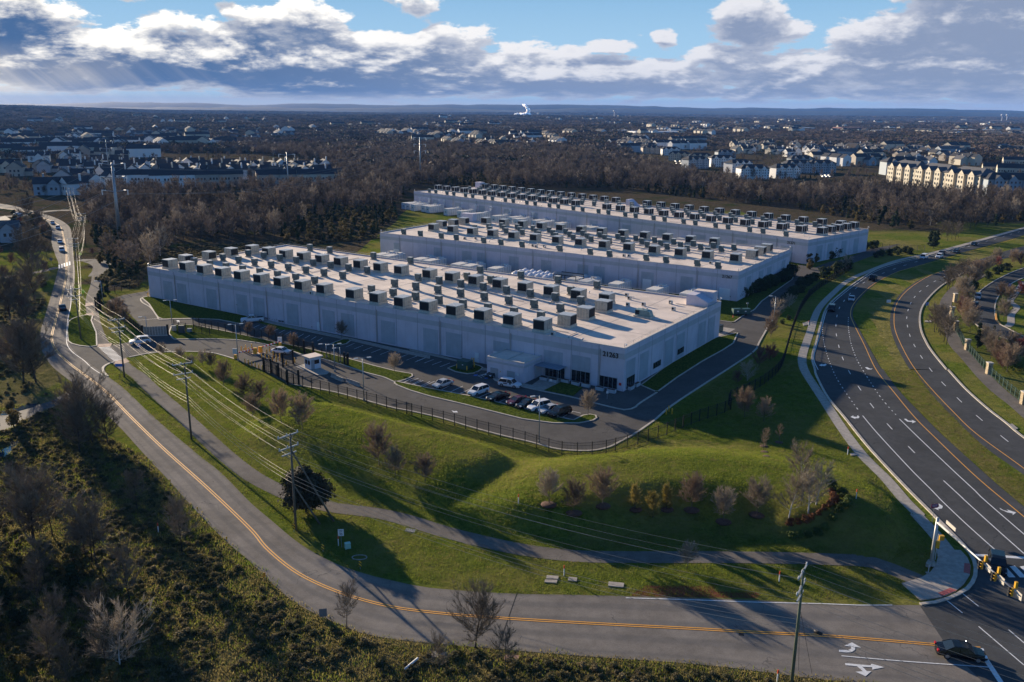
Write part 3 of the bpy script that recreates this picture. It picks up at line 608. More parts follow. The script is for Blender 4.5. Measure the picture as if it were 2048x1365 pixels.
mb.sheet(CG(K, 820, 640, [(405, 885), (430, 893), (455, 890), (468, 905), (425, 905)]), .033)
mb.sheet(CG(K, 0, 560, [(1722, 396), (1748, 396), (1752, 418), (1728, 420)]), .033)
line(mb, CG(K, 0, 560, [(1320, 398), (1540, 378)]), .15, .033)
kind(mb.build('parking_bay_marking', white))
mb = MB(); mb.sheet(CG(K, 820, 640, [(630, 535), (665, 535), (650, 550), (615, 548)]), .033); mb.sheet(CG(K, 820, 640, [(725, 568), (760, 560), (762, 575), (735, 578)]), .033)
kind(mb.build('accessible_bay_marking', mat('paint_blue', (.05, .15, .45), .6)))
# side roads at upper left, the creek and the farm track at left
mb = MB(); P_ = resamp(CG(K, 0, 280, [(690, 688), (560, 690), (400, 705), (300, 730), (120, 745), (-100, 760)]), step=4); mb.ribbon(offset(P_, 3), offset(P_, -3), .035)
P_ = resamp(CG(K, 0, 280, [(790, 1185), (860, 1175), (960, 1200), (1010, 1250), (960, 1330)]), step=2); mb.ribbon(offset(P_, 3.2), offset(P_, -3.2), .034)
P_ = resamp(CG(K, 0, 280, [(560, 1245), (400, 1285), (200, 1320), (0, 1345)]), step=3); mb.ribbon(offset(P_, 1.6), offset(P_, -1.6), .034)
kind(mb.build('side_road', a_drive))
mb = MB(); mb.sheet(GP([(-60, 455), (10, 432), (30, 445), (15, 478), (-60, 492)]), .04); mb.sheet(CG(K, 0, 700, [(850, 440), (700, 470), (520, 560), (340, 640), (220, 690), (100, 780), (-200, 900), (-200, 700), (60, 620), (260, 570), (500, 500), (680, 400)]), .03); TRACK = CG(K, 0, 700, [(850, 440), (700, 470), (520, 560), (340, 640), (220, 690), (100, 780), (-200, 900), (-200, 700), (60, 620), (260, 570), (500, 500), (680, 400)]); CREEK = [CG(K, 0, 700, [(-250, 1190), (0, 1080), (100, 1010), (170, 930), (190, 885), (130, 880), (70, 950), (0, 990), (-250, 1060)]), CG(K, 0, 700, [(80, 590), (170, 560), (280, 530), (375, 525), (330, 560), (180, 600), (60, 640), (0, 640), (30, 600)])]
kind(mb.build('gravel_track', mat('track_asphalt', (.065, .06, .058), .85, var=.4, vscale=.8, bump=.2, bscale=4.)), label='dark gravel track meeting the road')
water = mat('creek_water', (.03, .05, .07), .06, var=.2, vscale=1., bump=.03, bscale=2.5, spec=.8)
mb = MB(); mb.sheet(CG(K, 0, 700, [(-250, 1190), (0, 1080), (100, 1010), (170, 930), (190, 885), (130, 880), (70, 950), (0, 990), (-250, 1060)]), .05); mb.sheet(CG(K, 0, 700, [(80, 590), (170, 560), (280, 530), (375, 525), (330, 560), (180, 600), (60, 640), (0, 640), (30, 600)]), .05)
kind(mb.build('creek_water', water), label='thin bright pools of the creek at the left edge')
mb = MB(); mb.sheet(GP([(688, 272), (735, 272), (772, 279), (770, 283), (700, 282)]), 1.2); kind(mb.build('lake_water', water), label='small distant lake')
mb = MB(); mb.sheet(GP([(1850, 478), (2300, 400), (2300, 396), (1850, 474)]), .03)
# ============================================================= DATA HALLS
wall_m = mat('wall_tiltup', (.60, .57, .63), .8, var=.06, vscale=.35, streak=.38); panel_m = mat('wall_panel_grey', (.40, .43, .47), .8, var=.08, vscale=.5, streak=.4)
band_m = mat('wall_band_grey', (.46, .465, .485), .8, var=.06, vscale=.5); joint_m = mat('wall_joint', (.22, .22, .24), .9)
roof_m = mat('roof_membrane', (.72, .60, .50), .85, var=.16, vscale=.16, bump=.1, bscale=3.); cope_m = mat('roof_coping', (.62, .56, .48), .6, var=.1)
glass_m = mat('dark_glass', (.012, .016, .022), .08, spec=.9); frame_m = mat('window_frame', (.35, .36, .37), .5)
door_m = mat('door_white', (.74, .76, .78), .5, var=.04); black_m = mat('louvre_black', (.012, .012, .013), .75)
galv_m = mat('galvanised_casing', (.36, .37, .33), .5, metal=.25, var=.25, vscale=1.3, streak=.3); galvtop_m = mat('galvanised_top', (.60, .60, .57), .45, metal=.3, var=.12, vscale=2)
curbm = mat('roof_curb', (.62, .54, .42), .85, var=.12); fan_m = mat('fan_housing', (.075, .12, .13), .5, metal=.2, var=.15, vscale=2.); fan2_m = mat('fan_trim', (.55, .55, .50), .5)
pipe_m = mat('pipe_steel', (.40, .40, .40), .45, metal=.5); num_m = mat('number_black', (.015, .015, .02), .5)
blackiron = mat('black_iron', (.012, .013, .014), .5, metal=.3); yel_m = mat('safety_yellow', (.80, .42, .03), .55)
HZ = 8.75
class Frame:
    def __init__(s, org, ang): s.o = Vector(org); s.a = rad(ang); s.e1 = Vector((math.cos(s.a), math.sin(s.a))); s.e2 = Vector((math.sin(s.a), -math.cos(s.a))); s.rz = s.a - math.pi
    def w(s, a, b, z=0.): p = s.o + s.e1 * a + s.e2 * b; return (p.x, p.y, z)
F1 = Frame((22.5, 166.2), 146.7); F2 = Frame((66.6, 252.0), 147.0); F3 = Frame((108.8, 318.2), 132.8)
# inside a hall: local x runs from the near corner along the long wall (negative), local y goes into the building
def hall(fr, L_, W_, label, number, panels, endpanels, joints, numsz=1.0, numx=2.0):
    t = thing('data_hall', label, 'building', fr.w(0, 0), fr.rz)
    X = lambda s_: -s_
    m = MB(); T = .35; H2 = HZ + .28
    for c, d in (((X(L_ / 2), T / 2, 0), (L_, T, H2)), ((X(L_ / 2), W_ - T / 2, 0), (L_, T, H2)), ((-T / 2, W_ / 2, 0), (T, W_ - 2 * T, H2)), ((X(L_) + T / 2, W_ / 2, 0), (T, W_ - 2 * T, H2))): m.box(c, d)
    J_ = MB()
    for a in joints: J_.box((X(a), -.028, 0), (.09, .012, HZ + .2))
    for k in range(1, int(W_ / 6.5)): J_.box((.03, k * 6.5, 0), (.012, .09, HZ + .2))
    m.build('wall', wall_m, t, extra=(J_, joint_m))
    m = MB(); m.box((X(L_ / 2), W_ / 2, HZ - .3), (L_ - 2 * T - .01, W_ - 2 * T - .01, .3)); rf = m.build('roof', roof_m, t)
    m = MB()
    for k in range(1, int(L_ / 13)): m.box((X(k * 13), W_ / 2, HZ + .002), (.14, W_ - 1, .015))
    for k in range(1, 4): m.box((X(L_ / 2), W_ * k / 4, HZ + .003), (L_ - 1, .12, .014))
    m.build('roof_seam', mat('roof_seam_dark', (.42, .37, .32), .9), rf)
    m = MB()
    for c, d in (((X(L_ / 2), .175, H2), (L_ + .1, .45, .07)), ((X(L_ / 2), W_ - .175, H2), (L_ + .1, .45, .07)), ((-.175, W_ / 2, H2 + .004), (.45, W_ - .9, .07)), ((X(L_) + .175, W_ / 2, H2 + .004), (.45, W_ - .9, .07))): m.box(c, d)
    m.build('coping', cope_m, t)
    m = MB(); m.box((X(L_ / 2), -.012, 6.7), (L_ + .02, .03, 1.15)); m.box((.012, W_ / 2, 6.7), (.03, W_, 1.15)); m.build('wall_band', band_m, t)
    for a, b in panels:
        m = MB(); m.box((X((a + b) / 2), -.02, .35), (b - a, .06, 5.45)); m.build('wall_panel', panel_m, t)
    for a, b in endpanels:
        m = MB(); m.box((.02, (a + b) / 2, .35), (.06, b - a, 5.75)); m.build('wall_panel', panel_m, t)
    for a in joints[1::3]:
        m = MB(); m.tube((X(a) + .35, -.16, .2), (X(a) + .35, -.16, HZ - .6), .09); m.build('downpipe', pipe_m, t)
    cr = random.Random(int(L_)); 
    for k in range(34):                                     # conduits, duct runs and walkway pads on the roof
        x0, y0 = -cr.uniform(6, L_ - 14), cr.uniform(2, W_ - 3); m = MB(); q = cr.random()
        if q < .5: l_ = cr.uniform(3, 11); m.box((x0 + l_ / 2, y0, HZ + .08), (l_, .12, .1)); m.build('conduit', pipe_m, rf)
        elif q < .8: l_ = cr.uniform(2, 7); m.box((x0, y0 + l_ / 2, HZ + .08), (.14, l_, .1)); m.build('conduit', pipe_m, rf)
        else: m.box((x0, y0, HZ + .01), (cr.uniform(1.5, 3), 1.0, .03)); m.build('walkway_pad', panel_m, rf)
    if number:
        cu = bpy.data.curves.new('num', 'FONT'); cu.body = number; cu.size = numsz * 1.25; cu.extrude = .04; cu.offset = .025; cu.align_x = 'LEFT'
        to = bpy.data.objects.new('num', cu); col.objects.link(to); dg = bpy.context.evaluated_depsgraph_get()
        nm = bpy.data.meshes.new_from_object(to.evaluated_get(dg)); bpy.data.objects.remove(to)
        no = bpy.data.objects.new('building_number', nm); nm.materials.clear(); nm.materials.append(num_m); col.objects.link(no); no.parent = t
        no.location = (X(numx) - .0, -.09, 6.75); no.rotation_euler = (math.pi / 2, 0, 0)
        # numbers read left to right seen from outside
    return t
J1 = [149.5 - 6.42 * i for i in range(21)] + [12.2, 5.8]
pan1 = [(144.2, 148.4), (138, 142), (124.9, 129.1), (112.2, 116.5), (105.5, 109.8), (92.7, 97), (79.8, 84), (73.3, 77.6), (60.1, 64.5), (47.2, 51.5), (40.5, 44.9), (27.4, 31.8), (14.2, 18.8), (7.7, 12)]
end1 = [(.9, 5), (7.3, 11.4), (20, 24.4), (26.5, 30.9), (39.5, 44), (45.9, 50)]
h1_ = hall(F1, 155.4, 53.6, 'nearest long single-storey data hall with entrance block and number 21263', '21263', pan1, end1, J1, 1.15, 4.9)
pan2 = [(129.6, 132.8), (109.9, 113.7), (96.8, 101), (90.4, 94.4), (77, 81), (64, 68), (50, 54), (44, 48), (26.9, 31.2), (14, 18)]
h2_ = hall(F2, 139.5, 52.6, 'middle data hall behind white containers and number 21267', '21267', pan2, [(8, 12), (20, 24), (28, 32), (44, 48)], [6.5 * i for i in range(1, 21)], 1.0, 5.0)
h3_ = hall(F3, 243., 47.5, 'longest rear data hall with black four-sided louvre units and number 21271', '21271', [(6 + i * 19.5, 11 + i * 19.5) for i in range(12)], [(7, 11), (15, 19), (26, 30), (36, 40)], [6.5 * i for i in range(1, 37)], 1.1, 8.5)
h2_.location.z = 0; h3_.location.z = 0
def lp(fr, t, s_, b, z): return (-s_, b, z)
# windows, doors, annexe of the nearest hall
def window(t, s0, s1, z0, z1, end=False, n=4):
    w = MB(); W_ = s1 - s0; c = (s0 + s1) / 2
    if not end: w.box((-c, -.035, z0), (W_, .1, z1 - z0))
    else: w.box((.035, c, z0), (.1, W_, z1 - z0))
    o = w.build('window', frame_m, t); g = MB()
    for i in range(n):
        a = s0 + .08 + i * (W_ - .08) / n; ww = (W_ - .08) / n - .08
        if not end: g.box((-(a + ww / 2), -.055, z0 + .08), (ww, .08, z1 - z0 - .16))
        else: g.box((.055, a + ww / 2, z0 + .08), (.08, ww, z1 - z0 - .16))
    g.build('pane', glass_m, o)
window(h1_, 7.6, 12.0, .25, 2.7); window(h1_, 1.4, 5.4, .25, 2.6); window(h1_, 1.2, 5, .2, 2.6, True); window(h1_, 14, 18, 1.2, 2.6, True); window(h1_, 27, 30.8, 1.25, 2.7, True)
def door(t, s_, w, h, name='door', end=False, m_=None):
    d = MB(); d.box((-s_, -.09, .05) if not end else (.09, s_, .05), (w, .09, h) if not end else (.09, w, h)); o = d.build(name, m_ or door_m, t)
    k = MB(); k.box((-s_ + w * .38, -.16, 1.0) if not end else (.16, s_ + w * .38, 1.0), (.08, .06, .14)); k.build('handle', pipe_m, o)
door(h1_, 30.2, 3.1, 3.4, 'loading_door'); door(h1_, 36.2, 1.1, 2.2); door(h1_, 85.5, 1.0, 2.2)
door(h2_, 29.1, 2.9, 3.5, 'loading_door'); door(h2_, 3.9, 3.4, 3.6, 'loading_door'); door(h2_, 131.5, 2.8, 3.4, 'loading_door')
# entrance block
a = MB(); a.box((-23.9, -3.6, 0), (9.2, 7.1, 4.25)); an = a.build('entrance_block', wall_m, h1_)
a = MB(); a.box((-26.1, -3.55, 4.26), (3.9, 6.6, .06)); a.box((-21.7, -3.55, 4.26), (3.9, 6.6, .06)); a.build('block_roof', roof_m, an)
a = MB()
for c, d in (((-23.9, -7.0, 4.25), (9.3, .25, .2)), ((-19.4, -3.5, 4.254), (.25, 6.8, .2)), ((-28.4, -3.5, 4.254), (.25, 6.8, .2)), ((-23.9, -3.5, 4.258), (.35, 6.7, .17))): a.box(c, d)
a.build('block_coping', cope_m, an)
a = MB(); a.box((-23.9, -7.165, 3.3), (9.25, .04, .45)); a.box((-19.285, -3.6, 3.3), (.04, 7.1, .45)); a.build('block_band', band_m, an)
for x in (-22.4, -26.6):
    a = MB(); a.box((x, -7.2, .05), (1.9, .1, 2.1)); a.build('door', mat('door_grey', (.33, .35, .37), .5), an)
a = MB(); a.box((-20.7, -7.22, 1.5), (.5, .06, .5)); a.build('notice', white, an)
a = MB(); a.box((-25.0, -7.24, 1.55), (.18, .04, .22)); a.build('warning_plate', yel_m, an)
# glazed entry and canopy
window(h1_, 13.6, 18.4, .15, 2.6, n=5)
a = MB(); a.box((-16.2, -1.6, 2.95), (6.0, 3.1, .12)); cn = a.build('canopy', mat('canopy_blue', (.16, .24, .33), .4), h1_)
a = MB()
for x in (-13.5, -18.9): a.tube((x, -3.0, .13), (x, -3.0, 2.95), .06)
for i in range(9): a.box((-18.9 + i * .68, -1.6, 3.07), (.06, 3.0, .05))
a.build('canopy_frame', frame_m, cn)
a = MB(); a.box((.09, .9 - 1.6, 1.1), (.02, .02, .02)); 
a = MB(); a.box((-.75, -.06, 1.2), (.5, .08, .55)); a.build('hydrant_sign', mat('sign_red', (.6, .03, .03), .5), h1_)
# corner lamps and roof edge rail
for t_, L_, W_ in ((h1_, 155.4, 53.6), (h2_, 139.5, 52.6), (h3_, 243., 47.5)):
    m = MB()
    if t_ is not h3_:
        for k in range(int(L_ / 2.4)): m.tube((-k * 2.4 - .5, W_ - .2, HZ + .35), (-k * 2.4 - .5, W_ - .2, HZ + .85), .035, n=4)
        m.tube((-.5, W_ - .2, HZ + .82), (-L_ + 1, W_ - .2, HZ + .82), .04, n=4)
        m.tube((-L_ + .2, .5, HZ + .85), (-L_ + .2, W_ - .2, HZ + .85), .04, n=4)
        for k in range(int(W_ / 2.4)): m.tube((-L_ + .2, k * 2.4 + .5, HZ + .35), (-L_ + .2, k * 2.4 + .5, HZ + .85), .035, n=4)
        for k in range(int(W_ / 4)): m.tube((-.5, k * 4 + .8, HZ + .3), (-.5, k * 4 + .8, HZ + .95), .03, n=4)
        for z in (.62, .93): m.tube((-.5, .8, HZ + z), (-.5, W_ - 3, HZ + z), .025, n=4)
        m.build('edge_rail', mat('rail_galv', (.55, .55, .5), .4, metal=.5), t_)
    for x, y in ((-.2, .2), (-.2, W_ - .3), (-L_ + .3, .2)):
        m = MB(); m.tube((x, y, HZ + .3), (x, y, HZ + 1.3), .06); m.tube((x, y, HZ + 1.3), (x + .5, y - .3, HZ + 1.25), .05); m.ball((x + .5, y - .3, HZ + 1.1), .18, 6, 4)
        m.build('corner_camera', mat('camera_white', (.75, .75, .75), .4), t_)
# stair head at the rear right corner of the nearest hall
m = MB(); m.prism([(-6.2, 46.2), (-.6, 46.2), (-.6, 50.2), (-6.2, 50.2)], HZ + .02, HZ + 1.1); 
sv = [(-6.2, 46.2, HZ + 1.1), (-.6, 46.2, HZ + 1.1), (-.6, 50.2, HZ + 1.1), (-6.2, 50.2, HZ + 1.1), (-6.2, 48.2, HZ + 2.9), (-.6, 50.2, HZ + 1.25)]
m.add([(-6.2, 46.2, HZ + 1.1), (-6.2, 50.2, HZ + 1.1), (-6.2, 50.2, HZ + 2.6), (-6.2, 46.2, HZ + 2.6), (-4.0, 46.2, HZ + 2.6), (-4., 50.2, HZ + 2.6), (-.6, 46.2, HZ + 1.1), (-.6, 50.2, HZ + 1.1)], [(0, 3, 4, 6), (1, 7, 5, 2), (0, 1, 2, 3), (3, 2, 5, 4), (4, 5, 7, 6)])
st = m.build('stair_head', wall_m, h1_)
m = MB(); m.box((-3.4, 51.6, HZ + .02), (5.2, 2.7, 2.9)); m.build('stair_tower', wall_m, st)
m = MB(); m.box((-3.4, 51.6, HZ + 2.92), (5.0, 2.4, .06)); m.build('stair_roof', roof_m, st)
# a stair tower seen above the far left corners of the other two halls, and the wedge on the rear hall
m = MB(); m.box((-134.5, 50.6, HZ), (6, 3.2, 3.2)); m.build('stair_tower', wall_m, h2_)
m = MB(); m.box((-237.5, 44.5, HZ), (4.5, 3.5, 3.6)); m.build('stair_tower', wall_m, h3_)
m = MB(); m.add([(-121, 40, HZ), (-115, 40, HZ), (-121, 40, HZ + 3), (-119.5, 40, HZ + 3), (-121, 44, HZ), (-115, 44, HZ), (-121, 44, HZ + 3), (-119.5, 44, HZ + 3)], [(0, 1, 3, 2), (5, 4, 6, 7), (0, 2, 6, 4), (1, 5, 7, 3), (2, 3, 7, 6)]); m.build('stair_head', wall_m, h3_)

# ---- rooftop plant
def make_ahu(allsides=False, label='', group='', turned=False, w=2.9, d=3.2, h=2.15):
    t = thing('rooftop_cooler', label, 'cooling unit', (0, 0, 0), 0, group)
    m = MB(); m.box((0, 0, 0), (w + .25, d + .25, .55)); m.build('curb', curbm, t)
    m = MB(); m.box((0, 0, .56), (w, d, h)); E = MB()
    if allsides:
        for sx in (-1, 1):
            for sy in (-1, 1): E.box((sx * w / 2, sy * d / 2, .56), (.16, .16, h))
        E.box((w / 2 + .01, 0, .56), (.1, .14, h))
    else:
        for i in range(3): E.box((w / 2 + .02, -d / 2 + d * (i + 1) / 4, .6), (.04, .06, h - .1)); E.box((-w / 2 - .02, -d / 2 + d * (i + 1) / 4, .6), (.04, .06, h - .1))
    m.build('casing', galv_m if not allsides else black_m, t, extra=(E, curbm if not allsides else galvtop_m))
    m = MB()
    for i in range(9): m.box((0, -d / 2 - .035, .72 + i * (h - .3) / 9), (w - .3, .07, (h - .3) / 9 - .02), 0)
    m.build('louvre', black_m, t)
    if turned:
        pass
    m = MB()
    for i in range(4): m.box((-w / 2 + (i + .5) * w / 4, 0, .56 + h), (w / 4 - .1, d + .1, .1))
    m.build('top_panel', galvtop_m, t)
    return t
def make_fan(label, group):
    t = thing('exhaust_fan', label, 'roof fan', (0, 0, 0), 0, group)
    m = MB(); m.box((0, 0, 0), (1.5, 1.5, .28)); m.build('curb', curbm, t)
    m = MB(); m.box((0, 0, .28), (1.1, 1.1, .6), taper=1.0); m.box((0, 0, .85), (1.42, 1.3, 1.35)); m.build('housing', fan_m, t)
    m = MB(); m.box((.95, -.25, .32), (.55, .6, .72)); m.tube((.95, -.25, 1.02), (.95, -.25, 1.2), .18, n=8); m.build('motor_box', fan_m, t)
    m = MB(); m.box((-.74, 0, .85), (.05, 1.3, 1.38)); m.box((0, 0, 2.205), (1.5, 1.34, .05)); m.build('trim', fan2_m, t)
    return t
GC = 'rooftop cooling units'; GF = 'rooftop exhaust fans'
def row(proto, first, fr, spots, label, group, drz=0., jit=True, rows=None):
    spots = list(spots); base_label = label
    for i_, (s_, b) in enumerate(spots):
        p = fr.w(s_, b, HZ)
        if rows: n_ = len(spots) // len(rows); label = '%s in the %s row, %s' % (ORD[i_ % n_], rows[i_ // n_], base_label)
        elif 'front row' in label or 'back row' in label or 'edge' in label or 'turned' in label or 'short row' in label:
            label = '%s from the left: %s' % (ORD[i_], base_label)
        if first:
            o = proto; o.location = p; o.rotation_euler = (0, 0, fr.rz + drz); o['label'] = label; o['group'] = group; first = False
        else: o = dup(proto, p, fr.rz + drz, label, group)
    return first
ah = make_ahu(); f = True
S1 = [147.7 - 7.86 * i for i in range(9)] + [74.6 - 7.82 * i for i in range(8)]
f = row(ah, True, F1, [(s_ + 1.45, 3.4) for s_ in S1], 'pale cooler in the front row on the nearest hall', 'front row of coolers on the nearest hall')
row(ah, False, F1, [(149.5 + 1.4 - 7.86 * i, 35.3) for i in range(9)] + [(76.3 + 1.4 - 7.9 * i, 35.3) for i in range(8)], 'pale cooler in the back row on the nearest hall', 'back row of coolers on the nearest hall')
row(ah, False, F1, [(151.8, 10.8), (151.8, 19.2), (151.8, 27.6)], 'cooler turned sideways, left end of the nearest hall', 'coolers turned sideways at the left end', math.pi / 2)
row(ah, False, F1, [(19.2, 10.2), (19.2, 18.7), (19.2, 27.5)], 'cooler turned sideways, right end of the nearest hall', 'coolers turned sideways at the right end', math.pi / 2)
row(ah, False, F2, [(127.2 - 9.25 * i, 17.2) for i in range(14)], 'pale cooler in the front row on the middle hall', 'front row of coolers on the middle hall')
row(ah, False, F2, [(122.5 - 8.9 * i, 46.) for i in range(12)], 'pale cooler in the back row on the middle hall', 'back row of coolers on the middle hall')
row(ah, False, F2, [(130.5, 26.5), (129.5, 33.), (129.3, 40.)], 'cooler turned sideways, left end of the middle hall', 'coolers at the left end of the middle hall', math.pi / 2)
row(ah, False, F2, [(5.2, 27.5), (5.2, 35.8), (5.2, 43.)], 'cooler turned sideways, right end of the middle hall', 'coolers at the right end of the middle hall', math.pi / 2)
ab = make_ahu(True)
R3 = [242.5 - 7.8 * i for i in range(15)] + [113 - 8.4 * i for i in range(13)]
row(ab, True, F3, [(s_ + 1, 17.8) for s_ in R3], 'black louvre unit in the front row on the rear hall', 'front row of louvre units on the rear hall')
row(ab, False, F3, [(s_ - 1.5, 45.) for s_ in R3[1:]], 'black louvre unit in the back row on the rear hall', 'back row of louvre units on the rear hall')
row(ab, False, F3, [(5.2, 19.5), (5.2, 26.), (5.2, 32.3), (5.2, 38.6), (5.2, 45.)], 'black louvre unit in the short row, right end of rear hall', 'louvre units at the right end of the rear hall')
fa = make_fan('', GF)
fs = []
for b in (30.3, 20.5, 10.9): fs += [(147. - 7.2 * i + (1 if b < 12 else 0), b) for i in range(8)] + [(77.8 - 7.27 * i - (.6 if b < 12 else 0), b) for i in range(8)]
row(fa, True, F1, fs, 'blue-grey fan between coolers on the nearest hall', 'fans on the nearest hall', rows=('rear', 'middle', 'front'))
row(fa, False, F1, [(s_, 50.) for s_ in (140, 131, 112, 97, 71, 57, 45, 33)] + [(s_, 39.5) for s_ in (68, 60, 35)], 'blue-grey fan behind the coolers near the rear edge, nearest hall', 'fans along the rear edge of the nearest hall')
row(fa, False, F2, [(s_, 2.) for s_ in (129.5, 121.5, 111.8, 105, 93, 85.7, 77, 62, 50.6, 43.6, 30.7, 24., 13.8, 7.2)], 'blue-grey fan, front edge of middle hall roof', 'fans on the front edge of the middle hall')
row(fa, False, F2, [(115 - 7.3 * i - k * 2.4, b) for k, b in enumerate((27.5, 33.5, 39.2)) for i in range(14)], 'blue-grey fan between coolers on the middle hall', 'fans amid the middle hall roof', rows=('front', 'middle', 'rear'))
row(fa, False, F3, [(232 - 7.9 * i + (i % 2) * 2, 2.6) for i in range(29)], 'blue-grey fan, front edge of rear hall roof', 'fans on the front edge of the rear hall')
row(fa, False, F3, [(234 - 8.1 * i - k * 2.5, b) for k, b in enumerate((25, 31.5, 38.)) for i in range(28)], 'blue-grey fan between louvre units on the rear hall', 'fans amid the rear hall roof', rows=('front', 'middle', 'rear'))
# low vents, small condensers
def make_vent():
    t = thing('roof_vent', '', 'vent'); m = MB(); m.tube((0, 0, 0), (0, 0, .5), .12, n=8); m.build('pipe', pipe_m, t); m = MB(); m.tube((0, 0, .5), (0, 0, .62), .28, .2, n=8); m.build('cap', galvtop_m, t); return t
def make_cond():
    t = thing('roof_condenser', '', 'condenser'); m = MB(); m.box((0, 0, .15), (.95, .4, .8)); m.box((0, .1, 0), (1., .5, .14)); m.build('casing', fan2_m, t)
    m = MB(); m.tube((-.15, -.21, .55), (-.15, -.24, .55), .28, n=10); m.build('fan_grille', black_m, t); return t
ve = make_vent(); cd = make_cond()
rr = random.Random(3)
row(ve, True, F1, [(rr.uniform(4, 150), rr.choice((1.2, 6.8, 25, 44, 47.5))) for _ in range(26)], 'small capped vent pipe on the nearest hall roof', 'vent pipes on the nearest hall')
row(ve, False, F2, [(rr.uniform(4, 135), rr.choice((6, 9, 11, 22, 50))) for _ in range(22)], 'small capped vent pipe on the middle hall roof', 'vent pipes on the middle hall')
row(ve, False, F3, [(rr.uniform(4, 235), rr.choice((5, 9, 12))) for _ in range(24)], 'small capped vent pipe on the rear hall roof', 'vent pipes on the rear hall')
row(cd, True, F1, [(22.2, 46), (20., 43.), (14, 38.5), (9.5, 44.5), (6, 38), (88.5, .9), (86.8, 45), (84.6, 41.5), (17.2, .95), (17., 36.)], 'small pale condenser on the open part of the nearest hall roof', 'condensers on the nearest hall')
row(cd, False, F2, [(75, 6), (73, 5.), (71, 7.), (40, 5.5), (38.5, 6.2), (66.5, 8), (101, 8.5), (12, 9), (104, 6)], 'small pale condenser near the front of the middle hall roof', 'condensers on the middle hall')
# green rooftop unit with sloping hood
t = thing('packaged_roof_unit', 'green-grey rooftop unit with sloping hood near the right end of the nearest hall', 'roof unit', F1.w(9.2, 28.5, HZ), F1.rz)
m = MB(); m.box((0, 0, 0), (4.3, 2.5, .3)); m.build('curb', curbm, t)
gm = mat('unit_green', (.24, .32, .29), .5, metal=.2, var=.1)
m = MB(); m.box((-.5, 0, .3), (2.8, 1.9, 1.35)); m.build('casing', gm, t); m = MB(); m.add([(.9, -.9, .3), (.9, .9, .3), (.9, .9, 1.6), (.9, -.9, 1.6), (2.0, -.9, .3), (2., .9, .3), (1.5, .9, 1.5), (1.5, -.9, 1.5)], [(0, 4, 7, 3), (1, 2, 6, 5), (3, 7, 6, 2), (4, 5, 6, 7)]); m.build('hood', gm, t)
m = MB(); m.box((-1.93, 0, .5), (.06, 1.5, .9)); m.box((-1.3, -.97, .6), (1., .06, .9)); m.build('grille', black_m, t)
m = MB()
for c in ((-0.4, 0, 1.66), (.5, .4, 1.66)): m.tube(c, (c[0], c[1], c[2] + .35), .22, n=8)
m.build('roof_stub', galvtop_m, t)

# ---- generator enclosures between the halls
gen_m = mat('generator_white', (.66, .68, .70), .55, var=.08, vscale=1.); gen_roof = mat('generator_roof', (.70, .67, .60), .6, var=.08)
def make_gen(L_=9.5, W_=3.4, H_=3.1, pipe=False):
    t = thing('generator_enclosure', '', 'generator'); m = MB(); m.box((0, 0, .3), (W_, L_, H_)); m.build('enclosure', gen_m, t)
    m = MB(); m.box((0, 0, 0), (W_ - .2, L_ - .2, .3)); m.build('base', joint_m, t)
    m = MB(); m.box((0, -L_ * .2, H_ + .3), (W_ + .1, L_ * .55, .12)); m.box((0, L_ * .36, H_ + .3), (W_ * .6, L_ * .2, .35)); m.build('roof', gen_roof, t)
    m = MB(); m.box((-W_ / 2 - .02, -L_ * .28, 1.5), (.05, 1.2, .7)); m.box((0, -L_ / 2 - .02, 1.7), (.9, .05, .6))
    for i in range(6): m.box((W_ / 2 + .02, -L_ / 2 + 1 + i * 1.5, .5), (.04, .08, H_ - .4))
    m.build('grille', joint_m, t)
    m = MB(); m.tube((.3, L_ * .2, H_ + .3), (.3, L_ * .2, H_ + .9), .25, n=8); m.ball((0, L_ * .1, H_ + .45), .3, 6, 4)
    if pipe:
        m.tube((0, L_ * .4, H_ + .5), (0, L_ * .5 + 1.5, H_ + .5), .3, n=8); m.tube((0, L_ * .5 + 1.5, H_ + .5), (0, L_ * .5 + 1.5, H_ + 2.2), .3, n=8); m.box((0, L_ * .5 + 1.5, H_ + 2.2), (1.6, .9, .8))
    m.build('exhaust', pipe_m if not pipe else gen_m, t)
    return t
# first picture points of near-left top corners between halls one and two
g1 = make_gen(); first = True; lab = 'white generator enclosure on the ground between the nearest and middle halls'
for i, (x, y) in enumerate([(320, 290), (400, 305), (700, 335), (800, 350), (1078, 385), (1185, 400), (1435, 425)] + []):
    p = G(*crop(K, 680, 450, [(x, y)])[0], 3.4); loc = (p.x + F1.e1.x * -1.7 + F1.e2.x * 4.7, p.y + F1.e1.y * -1.7 + F1.e2.y * 4.7, 0)
    if first: g1.location = loc; g1.rotation_euler = (0, 0, F1.rz); g1['label'] = lab; g1['group'] = 'generators behind the nearest hall'; first = False
    else: dup(g1, loc, F1.rz, lab, 'generators behind the nearest hall')
for x, y in [(400, 530), (515, 550), (810, 575), (1178, 630), (1505, 670), (1640, 690)]:
    p = G(*crop(K, 1050, 450, [(x, y)])[0], 3.4); dup(g1, (p.x + F1.e1.x * -1.7 + F1.e2.x * 4.7, p.y + F1.e1.y * -1.7 + F1.e2.y * 4.7, 0), F1.rz, lab, 'generators behind the nearest hall')
g2 = make_gen(10, 3.3, 3.3, True); first = True; lab = 'generator enclosure with raised exhaust box between the middle and rear halls'
sp_ = [(215, 335), (300, 345), (385, 365), (580, 385), (665, 400), (1000, 445), (1250, 485), (1520, 530)]
